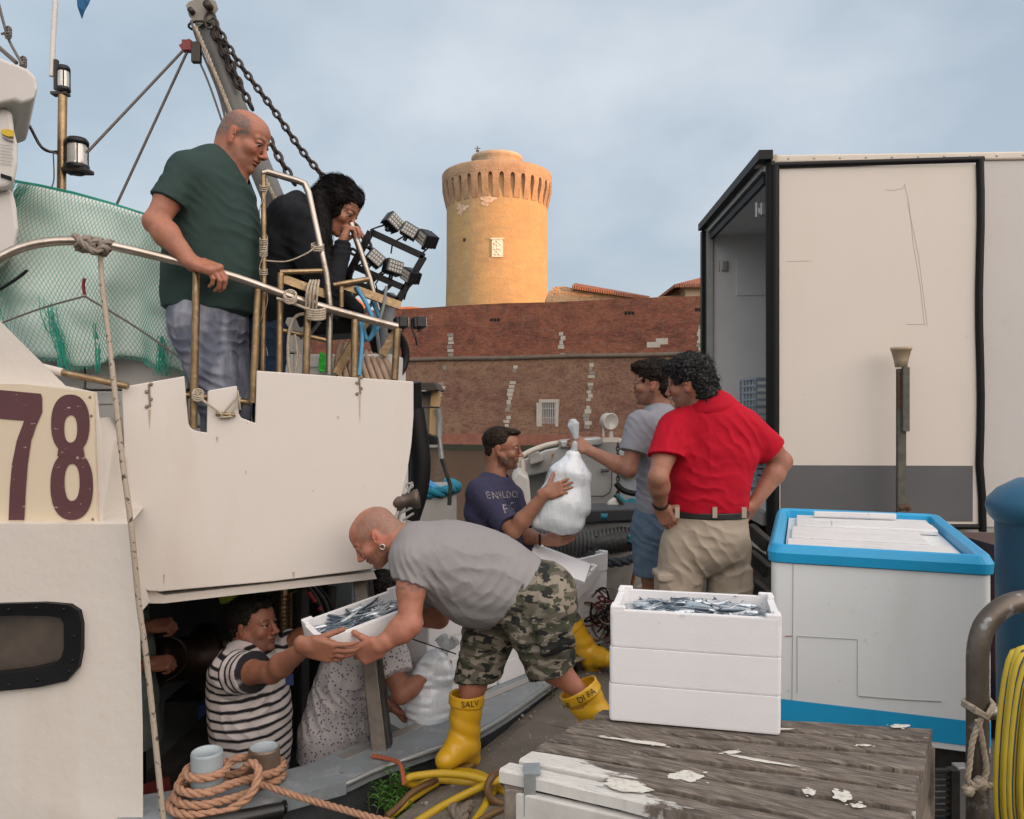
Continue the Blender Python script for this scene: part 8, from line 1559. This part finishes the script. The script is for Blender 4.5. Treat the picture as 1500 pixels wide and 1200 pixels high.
F = blob([(*econe(p(368, 1118), p(368, 1160), (.17, .14), (.17, .14), L), .03), (*cone(p(362, 1160, -.08), (p(362, 0)[0], YD_-.08, -1.05), .10, .07), .03), (*cone(p(375, 1160, .09), (p(375, 0)[0], YD_+.1, -1.05), .10, .07), .03)], .007); field_obj('trousers', [F], cloth('dark_blue_work', (.02, .03, .05)), D)
hair_obj(ho, R, s, D, hair_mat('black_hair', (.009, .007, .006), [.035, .03, .027]), [('e', (-.022, 0, .050), (.104, .085, .086)), ('e', (-.058, 0, -.01), (.055, .072, .06)), ('e', (.045, 0, .098), (.055, .06, .025))], [('e', (.112, 0, .0), (.062, .1, .078)), ('e', (.055, .08, -.035), (.062, .045, .062)), ('e', (.055, -.08, -.035), (.062, .045, .062)), ('e', (.0, .1, -.01), (.03, .04, .04)), ('e', (.0, -.1, -.01), (.03, .04, .04))], amp=.004, fr=45, slen=.022, curl=.25, strands=2200)
# ======== E. figure in the patterned blouse holding the ice bag
YE = 3.80; p = lambda px, py, d=0.: at(px, py, YE+d)
E_ = empty('person', (p(500, 0)[0], YE, -1.1), 'dark haired worker in white patterned blouse bending over a bag of ice', 'person')
R = head_frame(nrm(V(.75, .55, -.45)), (.2, 0, 1)); ho = p(562, 878); s = .98
P, S, W = head_prims(ho, R, s, female=True); P += [(*cone(W(-.03, 0, -.03), p(545, 925), .05, .06), .03)]; Fh = blob(P, .003, .02, subs=S)
aS, aE, aW = p(568, 962, -.20), p(588, 1018, -.28), p(634, 982, -.20)
Fa = blob(arm_prims(aS, aE, aW, .90)+hand_prims(aW+V(-.01, 0, 0), nrm(V(.55, .15, .35)), nrm(V(.55, .5, -.3)), V(-.1, .1, 1), .92, curls=[(1.25, 1.3, .8)]*4, spread=.02, thumb=(.5, .8, .5), fat=1.1), .003)
bS, bE, bW = p(520, 985, .1), p(545, 1030, .0), p(575, 1035, -.10)
Fb = blob(arm_prims(bS, bE, bW, .85)+hand_prims(bW, nrm(V(.5, .1, -.6)), nrm(V(.6, .3, .4)), V(0, -1, .2), .95, curl=.5), .0035)
skin_obj('body', 'skin_warm', [Fh, Fa, Fb], E_, head_color(ho, R, s, (.27, .11, .065)))
hair_obj(ho, R, s, E_, MATS['black_hair'], [('e', (-.02, 0, .045), (.11, .098, .095)), ('e', (-.05, 0, -.02), (.08, .09, .09))], [('e', (.11, 0, -.02), (.07, .09, .08))], amp=.005)
L = nrm(V(-.30, -.95, 0))
st = [(p(548, 925), .12, .09), (p(535, 948), .20, .12), (p(518, 985), .20, .145), (p(503, 1030), .185, .15), (p(494, 1070), .20, .165), (p(492, 1112), .215, .18)]
T = torso(st, L, .05); T[-1] = (*clip(T[-1][:2], p(492, 1100), (0, 0, -1)), .04)
F = blob(T+[(*clip(cone(aS, aE, .086, .082), p(582, 990, -.22), nrm(aE-aS)), .035), (*cone(p(548, 945, -.12), aS, .09, .088), .04)], .005); F.cut(p(492, 1101), (0, 0, -1))
F.disp(folds([(p(500, 1030, -.15), .24, (1, 0, .35), 60, .0065), (p(490, 1090, -.15), .15, (1, 0, .1), 65, .006)], 29))
def dots_extra(N, L_, b, tc, src):
    v = N.new('ShaderNodeTexVoronoi'); v.inputs['Scale'].default_value = 62; L_.new(tc.outputs['Object'], v.inputs[0]); r = N.new('ShaderNodeValToRGB'); r.color_ramp.elements[0].position = .26; r.color_ramp.elements[1].position = .32; r.color_ramp.elements[0].color = (.13, .10, .17, 1); r.color_ramp.elements[1].color = (.52, .49, .49, 1); L_.new(v.outputs['Distance'], r.inputs[0]); L_.new(r.outputs[0], b.inputs['Base Color'])
field_obj('patterned_blouse', [F], cloth('speckled_cotton', (.5, .48, .48), extra=dots_extra), E_)
F = blob([(*econe(p(492, 1090), p(492, 1140), (.17, .15), (.18, .16), L), .03), (*cone(p(485, 1140, -.08), (p(485, 0)[0], YE-.08, -1.05), .11, .07), .03), (*cone(p(500, 1140, .09), (p(500, 0)[0], YE+.1, -1.05), .11, .07), .03)], .008); field_obj('trousers', [F], cloth('black_cotton', (.012, .012, .014)), E_)
# ======== F. man in the navy sweatshirt sitting on the crates
YF = 4.55; p = lambda px, py, d=0.: at(px, py, YF+d)
Fm = empty('person', (p(740, 0)[0], YF, -.3), 'bearded man with glasses in navy sweatshirt reaching for the hanging ice bag', 'person')
hf = nrm(V(.97, -.16, -.05)); R = head_frame(hf, (0, 0, 1)); ho = p(736, 658); s = 1.0
P, S, W = head_prims(ho, R, s); P += [(*cone(W(-.03, 0, -.04), p(724, 715), .056, .066), .03)]; Fh = blob(P, .003, .02, subs=S)
aS, aE, aW = p(703, 722, -.13), p(752, 778, -.30), p(800, 722, -.36)
Fa = blob(arm_prims(aS, aE, aW, .98)+hand_prims(aW, nrm(V(.8, .0, .25)), nrm(V(.1, .9, -.1)), V(-.1, .0, 1), 1.0, curls=[(.25, .3, .2), (.3, .35, .2), (.35, .4, .3), (.5, .5, .3)], spread=.12, thumb=(.9, .1, .1)), .0033)
bS, bE, bW = p(748, 728, .16), p(768, 785, -.02), p(797, 791, -.14)
Fb = blob(arm_prims(bS, bE, bW, .95)+hand_prims(bW, nrm(V(.9, -.1, -.03)), nrm(V(.05, -.55, .8)), V(.3, .6, .6), 1.0, curls=[(.1, .25, .2), (.15, .25, .2), (.2, .25, .2), (.25, .3, .2)], spread=.26, thumb=(.9, .1, .1)), .0033)
kn, an = p(800, 855, -.05), p(846, 925, -.02); Fl = blob(leg_prims(p(745, 850, -.05), kn, an, .95), .005)
skin_obj('body', 'skin_warm', [Fh, Fa, Fb, Fl], Fm, head_color(ho, R, s, (.29, .13, .078), beard=(.03, .02, .015), beard_amt=.9, brow=(.02, .014, .01))); eyes(ho, R, s, Fm, (1, 0, -.1))
hair_obj(ho, R, s, Fm, hair_mat('brown_hair', (.022, .014, .010), [.055, .037, .026]), [('e', (-.02, 0, .050), (.101, .081, .082)), ('e', (-.055, 0, -.005), (.050, .069, .065)), ('e', (.045, 0, .100), (.055, .058, .022))], [('e', (.112, 0, .0), (.062, .1, .080)), ('e', (.045, .085, -.03), (.062, .045, .060)), ('e', (.045, -.085, -.03), (.062, .045, .060))], amp=.002, fr=60, slen=.012, curl=.2, strands=2200)
mb = MB(); 
for y in (-1, 1):
    mb.tube([W(.100+.002*math.cos(t), y*(.034+.021*math.cos(t)), .003+.016*math.sin(t)) for t in np.linspace(0, 6.283, 17)[:-1]], .0017, 6, closed=True); mb.tube([W(.100, y*.054, .008), W(.05, y*.077, .008), W(-.01, y*.082, .004)], .0019, 6)
mb.tube([W(.103, -.013, .006), W(.106, 0, .008), W(.103, .013, .006)], .0017, 6); mb.build('glasses', mat('tortoise', (.16, .03, .012), .3), Fm)
L = nrm(V(.55, .83, 0))
st = [(p(724, 708), .10, .075), (p(723, 722), .19, .11), (p(722, 748), .20, .125), (p(728, 775), .185, .125), (p(738, 800), .175, .13), (p(742, 818), .175, .13)]
F = blob(torso(st, L, .05)+[(*clip(cone(aS, aE, .080, .072), aS*.15+aE*.85, nrm(aE-aS)), .03), (*clip(cone(bS, bE, .078, .066), bS*.2+bE*.8, nrm(bE-bS)), .03)], .005)
F.sub(cone(W(-.03, 0, -.04), p(727, 712), .060, .068), .004); F.disp(folds([(aS*.5+aE*.5, .13, aE-aS, 70, .006), (p(735, 775, -.1), .14, (.5, 0, 1), 65, .005)], 31))
sw = field_obj('sweatshirt', [F], cloth('navy_sweat', (.038, .036, .072), noise=[(8, .3, (.055, .05, .09))]), Fm)
nF = nrm(V(.83, -.55, .0)); dF = nrm(V(.55, .83, 0))
def on_chest(px, py): return p(px, py, -.02)
def chest_text(text, px, py, size):
    cu = bpy.data.curves.new('chest_print', 'FONT'); cu.body = text; cu.size = size; cu.align_x = 'CENTER'; cu.space_character = 1.2; to = bpy.data.objects.new('t', cu); COL.objects.link(to); bpy.context.view_layer.update(); me = bpy.data.meshes.new_from_object(to.evaluated_get(bpy.context.evaluated_depsgraph_get())); bpy.data.objects.remove(to)
    c = at(px, py, YF-.15); off = np.array(ppos(Fm)); dr = nrm(V(.93, .36, -.08)); bm = bmesh.new(); bm.from_mesh(me); bmesh.ops.subdivide_edges(bm, edges=bm.edges[:], cuts=1); bm.to_mesh(me); bm.free()
    deps = bpy.context.evaluated_depsgraph_get(); 
    for v in me.vertices:
        q = c+dr*v.co.x+V(0, 0, 1)*(v.co.y-2.2*v.co.x**2*0); nv = Vector((.36, -.93, 0)).normalized(); o_ = Vector(q-off)+nv*.3; d_ = -nv; hit, loc, nn, _ = sw.ray_cast(o_, d_); v.co = (loc+nn*.0025) if hit else Vector(q-off)
    return link_mesh('chest_print', me, mat('print_grey', (.30, .27, .27), .8, noise=(90, .8, (.06, .055, .09), .45, .6)), sw)
bpy.context.view_layer.update()
chest_text('ENFILDCI', 738, 730, .050); chest_text('F · C', 742, 748, .060)
F = blob([(*econe(p(742, 812), p(748, 840), (.17, .13), (.18, .15), L), .03), (*cone(p(745, 845, -.09), p(798, 852, -.10), .10, .08), .03), (*cone(p(750, 845, .12), p(800, 840, .1), .10, .08), .03), (*cone(p(795, 848, .1), p(790, 930, .12), .08, .06), .02)], .006)
def shorts_stripes(Q): ph = ((Q[:, 0]*.9-Q[:, 2]*.35)/.022) % 1; a = smoothst(.55, .6, ph)*(1-smoothst(.8, .85, ph))*(Q[:, 2] > p(0, 828)[2]); return np.array([.022, .024, .05])*(1-a[:, None])+np.array([.45, .43, .42])*a[:, None]
field_obj('trousers', [F], cloth('navy_print', (.02, .02, .05), attr=True), Fm, shorts_stripes)
F = blob([(*clip(cone(p(815, 880, -.04), p(840, 915, -.03), .062, .060), p(838, 912, -.03), nrm(an-kn)), .01)], .005); field_obj('grey_sock', [F], cloth('grey_knit', (.10, .105, .12)), Fm)
boot(p(833, 912, -.02), p(866, 962, -.02), p(892, 966, -.12), p(868, 985, .0), r0=.072, r1=.060, parent=Fm)
mb = MB(); mb.tube([bW+V(-.025, 0, 0)+(V(0, math.cos(t), 0)*.030+V(0, 0, math.sin(t))*.029) for t in np.linspace(0, 6.283, 17)[:-1]], .007, 8, closed=True); mb.build('wristband', M_blackrub, Fm)
# ======== G. young man in pale grey tee and denim shorts
YG = 4.45; p = lambda px, py, d=0.: at(px, py, YG+d)
G = empty('person', (p(957, 0)[0], YG, 0), 'young man in pale grey T-shirt and denim shorts holding out the ice bag', 'person')
hf = nrm(V(-.96, .22, -.05)); R = head_frame(hf, (0, 0, 1)); ho = p(955, 563); s = 1.0
P, S, W = head_prims(ho, R, s, nose=1.0); P += [(*cone(W(-.03, 0, -.04), p(966, 612), .058, .068), .03)]; Fh = blob(P, .003, .02, subs=S)
aS, aE, aW = p(938, 622, -.16), p(921, 688, -.20), p(862, 660, -.14)
Fa = blob(arm_prims(aS, aE, aW, 1.0)+hand_prims(aW+V(-.01, 0, .01), nrm(V(-.75, .1, .42)), nrm(V(-.35, .8, -.35)), V(0, .1, 1), 1.0, curls=[(1.1, 1.2, .8)]*4, spread=.03, thumb=(.6, .6, .4)), .0033)
k1, k2 = p(955, 845, -.04), p(955, 985, .0); Fl = blob(leg_prims(p(955, 745, -.05), k1, V(k2[0], YG, .10), .98)+leg_prims(p(975, 745, .12), p(985, 850, .12), V(p(985, 0)[0], YG+.12, .10), .98), .006)
skin_obj('body', 'skin_warm', [Fh, Fa, Fl], G, head_color(ho, R, s, (.29, .135, .085), beard=(.05, .035, .03), beard_amt=.45, brow=(.02, .014, .01))); eyes(ho, R, s, G, (1, 0, 0))
hair_obj(ho, R, s, G, hair_mat('dark_curly_hair', (.016, .011, .009), [.05, .035, .028]), [('e', (-.018, 0, .058), (.108, .090, .090)), ('e', (-.06, 0, -.01), (.060, .076, .080)), ('e', (.05, 0, .098), (.062, .066, .036))], [('e', (.115, 0, -.005), (.062, .1, .080)), ('e', (.045, .088, -.03), (.062, .045, .060)), ('e', (.045, -.088, -.03), (.062, .045, .060))], amp=.007, fr=42, slen=.024, curl=.75, strands=2400)
L = nrm(V(.15, -1, 0)); L = nrm(V(-.35, -.94, 0))
st = [(p(966, 606), .10, .075), (p(964, 622), .19, .11), (p(965, 655), .195, .12), (p(966, 695), .175, .118), (p(965, 735), .175, .12), (p(964, 758), .175, .12)]
T = torso(st, L, .045); T[-1] = (*clip(T[-1][:2], p(964, 748), (0, 0, -1)), .03)
F = blob(T+[(*clip(cone(aS, aE, .082, .074), aS*.38+aE*.62, nrm(aE-aS)), .03), (*cone(p(985, 622, .15), p(1000, 680, .15), .08, .07), .03)], .005); F.sub(cone(W(-.03, 0, -.04), p(964, 606), .060, .068), .004)
F.disp(folds([(p(945, 700, -.1), .16, (.3, 0, 1), 55, .005), (aS, .12, (.7, 0, .6), 70, .004)], 37)); field_obj('t_shirt', [F], cloth('pale_grey_cotton', (.25, .255, .29), noise=[(120, .3, (.21, .215, .25))]), G)
F = blob([(*econe(p(962, 742), p(960, 775), (.165, .115), (.185, .14), L), .03), (*clip(cone(p(955, 775, -.07), p(955, 850, -.06), .112, .098), p(955, 838, 0), (0, 0, -1)), .03), (*clip(cone(p(972, 775, .10), p(985, 850, .12), .110, .095), p(960, 838, 0), (0, 0, -1)), .03)], .005)
F.add(clip(clip(cone(p(955, 840, -.06), p(955, 826, -.06), .103, .106), p(955, 839), (0, 0, -1)), p(955, 829), (0, 0, 1)), .0); F.disp(folds([(p(950, 775, -.1), .15, (.5, 0, 1), 65, .005)], 41)); field_obj('denim_shorts', [F], cloth('mid_denim', (.085, .135, .20), noise=[(14, .5, (.14, .20, .27)), (60, .3, (.06, .09, .14))]), G)
for dx, dy in ((0, -.02), (.10, .12)): fo = V(p(957, 0)[0]+dx, YG+dy, .0); F = blob([(*cone(fo+V(.04, 0, .05), fo+V(-.15, 0, .035), .045, .038), .02)], .006); F.cut(fo+V(0, 0, .003), (0, 0, -1)); field_obj('shoe', [F], cloth('dark_leather', (.03, .025, .02)), G)
# ======== H. man in the red polo, hands on hips
YH_ = 3.95; p = lambda px, py, d=0.: at(px, py, YH_+d)
Hm = empty('person', (p(1035, 0)[0], YH_, 0), 'curly grey haired man in red polo and beige cargo trousers, hands on hips', 'person')
hf = nrm(V(-.88, .42, -.18)); R = head_frame(hf, (-.1, 0, 1)); ho = p(1010, 562); s = 1.04
P, S, W = head_prims(ho, R, s, nose=1.15); P += [(*cone(W(-.03, 0, -.03), p(1032, 605), .066, .08), .03)]; Fh = blob(P, .003, .02, subs=S)
aS, aE, aW = p(978, 636, -.05), p(967, 686, -.12), p(966, 740, -.09)
aS = p(980, 640, .0); aE = p(964, 700, -.17); aW = p(968, 742, -.05)
Fa = blob(arm_prims(aS, aE, aW, 1.12)+hand_prims(aW, nrm(V(.45, .0, -.85)), nrm(V(.55, .80, .1)), V(1, 0, .25), 1.02, curls=[(.25, .35, .25)]*4, spread=.10, thumb=(1.25, .1, .1), fat=1.1), .0033)
bS, bE, bW = p(1112, 640, .0), p(1146, 676, .02), p(1102, 742, -.02)
Fb = blob(arm_prims(bS, bE, bW, 1.12)+hand_prims(bW, nrm(V(-.5, -.1, -.5)), nrm(V(-.6, .6, .0)), V(.2, .9, 0), 1.0, curl=.5, fat=1.1), .0033)
skin_obj('body', 'skin_warm', [Fh, Fa, Fb], Hm, head_color(ho, R, s, (.30, .13, .082), beard=(.09, .075, .07), beard_amt=.5, brow=(.03, .025, .022))); eyes(ho, R, s, Hm, (1, 0, -.1))
hair_obj(ho, R, s, Hm, hair_mat('grey_curls', (.009, .009, .010), [.085, .083, .082]), [('e', (-.015, 0, .060), (.112, .097, .088)), ('e', (-.062, 0, .0), (.072, .092, .085)), ('e', (-.075, 0, -.06), (.055, .082, .052)), ('e', (.055, 0, .092), (.06, .075, .040))], [('e', (.118, 0, -.012), (.062, .1, .078)), ('e', (.050, .09, -.045), (.060, .045, .062)), ('e', (.050, -.09, -.045), (.060, .045, .062))], amp=.009, fr=42, slen=.028, curl=.8, strands=3000)
L = nrm(V(-.97, .25, 0))
st = [(p(1043, 592), .10, .075), (p(1043, 608), .165, .10), (p(1042, 630), .225, .125), (p(1041, 665), .222, .145), (p(1038, 705), .197, .150), (p(1036, 735), .190, .150), (p(1036, 752), .188, .148)]
T = torso(st, L, .045); T[-1] = (*clip(T[-1][:2], p(1036, 747), (0, 0, -1)), .03)
F = blob(T+[(*clip(cone(p(990, 628, .0), aE+V(.01, .02, 0), .092, .088), aS*.50+aE*.50, nrm(V(-.15, -.3, -1))), .035), (*clip(cone(p(1090, 626, .0), bE, .092, .080), bS*.08+bE*.92-V(.06, 0, -.02), nrm(bE-p(1090, 626, 0.)+V(.0, 0, -.01))), .035)], .0048); F.cut(p(1036, 747.5), (0, 0, -1))
F.sub(cone(W(-.03, 0, -.03), p(1036, 600), .069, .074), .004)
F.disp(folds([(p(1035, 715, -.15), .17, (.25, 0, 1), 50, .0045), (p(1085, 640, -.1), .12, (1, 0, .6), 60, .006), (p(995, 640, -.1), .12, (1, 0, -.5), 60, .005), (p(1035, 650, -.1), .2, (1, 0, .2), 30, .004)], 43)); field_obj('red_polo', [F], cloth('red_pique', (.40, .004, .018), noise=[(7, .25, (.34, .003, .015))]), Hm)
F = blob([(*econe(p(1034, 572), p(1040, 598), (.090, .088), (.128, .118), L), .01)], .004); F.sub(cone(W(-.03, 0, -.03), p(1036, 600), .071, .078), .003); F.cut(p(1038, 577), nrm(V(.12, .25, 1))); F.cut(p(1040, 606), nrm(V(0, 0, -1))); field_obj('collar', [F], cloth('red_knit', (.38, .004, .018)), Hm)
F = blob([(*econe(p(1037, 742), p(1037, 775), (.185, .145), (.197, .165), L), .03), (*ell(p(1033, 800), (.195, .16, .15)), .04), (*econe(p(1002, 800, .0), p(988, 915, .0), (.118, .130), (.108, .118), (1, 0, 0)), .03), (*econe(p(1068, 800, .03), p(1064, 915, .03), (.108, .12), (.098, .108), (1, 0, 0)), .03), (*cone(p(988, 915, 0.), (p(988, 0)[0], YH_, .1), .106, .08), .02), (*cone(p(1064, 915, .03), (p(1062, 0)[0], YH_+.03, .1), .102, .08), .02),
          (*rbox(p(977, 862, -.02), V(.055, .075, .085), np.eye(3), .02), .015), (*rbox(p(977, 842, -.03), V(.060, .082, .018), np.eye(3), .012), .006), (*rbox(p(1090, 850, .0), V(.03, .075, .08), np.eye(3), .02), .015)], .0048)
F.cut(p(1037, 748), (0, 0, 1)); F.disp(folds([(p(1030, 830, -.15), .16, (.9, 0, .6), 55, .007), (p(1000, 880, -.1), .15, (.5, 0, 1), 55, .006), (p(1075, 870, -.1), .15, (-.4, 0, 1), 50, .006), (p(1040, 770, -.15), .14, (.3, 0, 1), 60, .0035)], 47))
F.sub(cone(p(1036, 838, -.20), p(1034, 905, -.17), .012, .035), .02)
field_obj('cargo_trousers', [F], cloth('beige_canvas', (.36, .30, .235), noise=[(6, .35, (.30, .245, .19)), (60, .25, (.26, .22, .17), .6, .7)]), Hm)
F = blob([(*clip(clip(econe(p(1037, 744), p(1037, 765), (.196, .158), (.196, .158), L), p(0, 756), (0, 0, -1)), p(0, 746.5), (0, 0, 1)), 0)], .003, k=0); field_obj('belt', [F], mat('belt_leather', (.012, .010, .010), .45), Hm)
mb = MB()
for px in (1047, 1090, 992): mb.box(p(px-3, 759, -.168), p(px+3, 743, -.160))
mb.build('belt_loops', MATS['beige_canvas'], Hm); mb = MB(); d_ = nrm(aW-aE); u_ = nrm(np.cross(d_, [0, 1, 0])); v_ = np.cross(d_, u_); mb.tube([aW-d_*.018+(u_*math.cos(t)+v_*math.sin(t))*.033 for t in np.linspace(0, 6.283, 19)[:-1]], .008, 8, closed=True); mb.build('watch', M_blackrub, Hm)
for a in ((988, 0.), (1070, .03)): fo = V(p(a[0], 0)[0], YH_+a[1], 0); F = blob([(*cone(fo+V(.03, .05, .05), fo+V(-.06, .16, .04), .05, .045), .02)], .006); F.cut(fo+V(0, 0, .003), (0, 0, -1)); field_obj('shoe', [F], cloth('dark_leather', (.03, .025, .02)), Hm)
# ======== I. worker behind the cabin edge, only forearms and apron show
YI = 3.75; p = lambda px, py, d=0.: at(px, py, YI+d)
I_ = empty('person', (p(170, 0)[0], YI, -1.1), 'worker in grey green overall behind the cabin edge, two hands showing', 'person')
Fa = blob([(*cone(p(175, 925, -.05), p(222, 917, -.06), .045, .030), .02)]+hand_prims(p(222, 917, -.06), nrm(V(.9, .1, .05)), nrm(V(.0, .5, -.8)), V(0, .2, 1), .95, curls=[(1.1, 1.2, .8)]*4, spread=.02, thumb=(.5, .6, .5)), .0035)
Fb = blob([(*cone(p(170, 985, -.02), p(222, 972, -.05), .045, .030), .02)]+hand_prims(p(222, 972, -.05), nrm(V(.9, .1, .0)), nrm(V(.0, .6, -.7)), V(0, .2, 1), .95, curls=[(1.2, 1.2, .8)]*4, spread=.02, thumb=(.5, .6, .5)), .0035)
R = head_frame((1, -.2, -.2), (0, 0, 1)); ho = p(165, 830); P, S, W = head_prims(ho, R, 1.); P += [(*cone(W(-.03, 0, -.04), p(160, 880), .058, .068), .03)]
skin_obj('body', 'skin_warm', [blob(P, .004, .02, subs=S), Fa, Fb], I_, head_color(ho, R, 1., (.27, .11, .07)))
F = blob(torso([(p(160, 885), .10, .08), (p(163, 905), .2, .12), (p(168, 960), .20, .145), (p(172, 1020), .19, .15), (p(176, 1095), .22, .17)], nrm(V(.2, 1, 0)), .05), .007); F.disp(folds([(p(205, 1000, -.1), .25, (1, 0, .1), 60, .006)], 3)); F.cut(p(0, 1092), (0, 0, -1)); field_obj('overall', [F], cloth('grey_green_cotton', (.15, .17, .155), noise=[(8, .4, (.10, .115, .10))]), I_)
F = blob([(*cone(p(170, 1085, -.08), (p(170, 0)[0], YI-.08, -1.05), .10, .08), .03), (*cone(p(180, 1085, .08), (p(180, 0)[0], YI+.08, -1.05), .10, .08), .03)], .009); field_obj('trousers', [F], cloth('black_cotton', (.012, .012, .014)), I_)
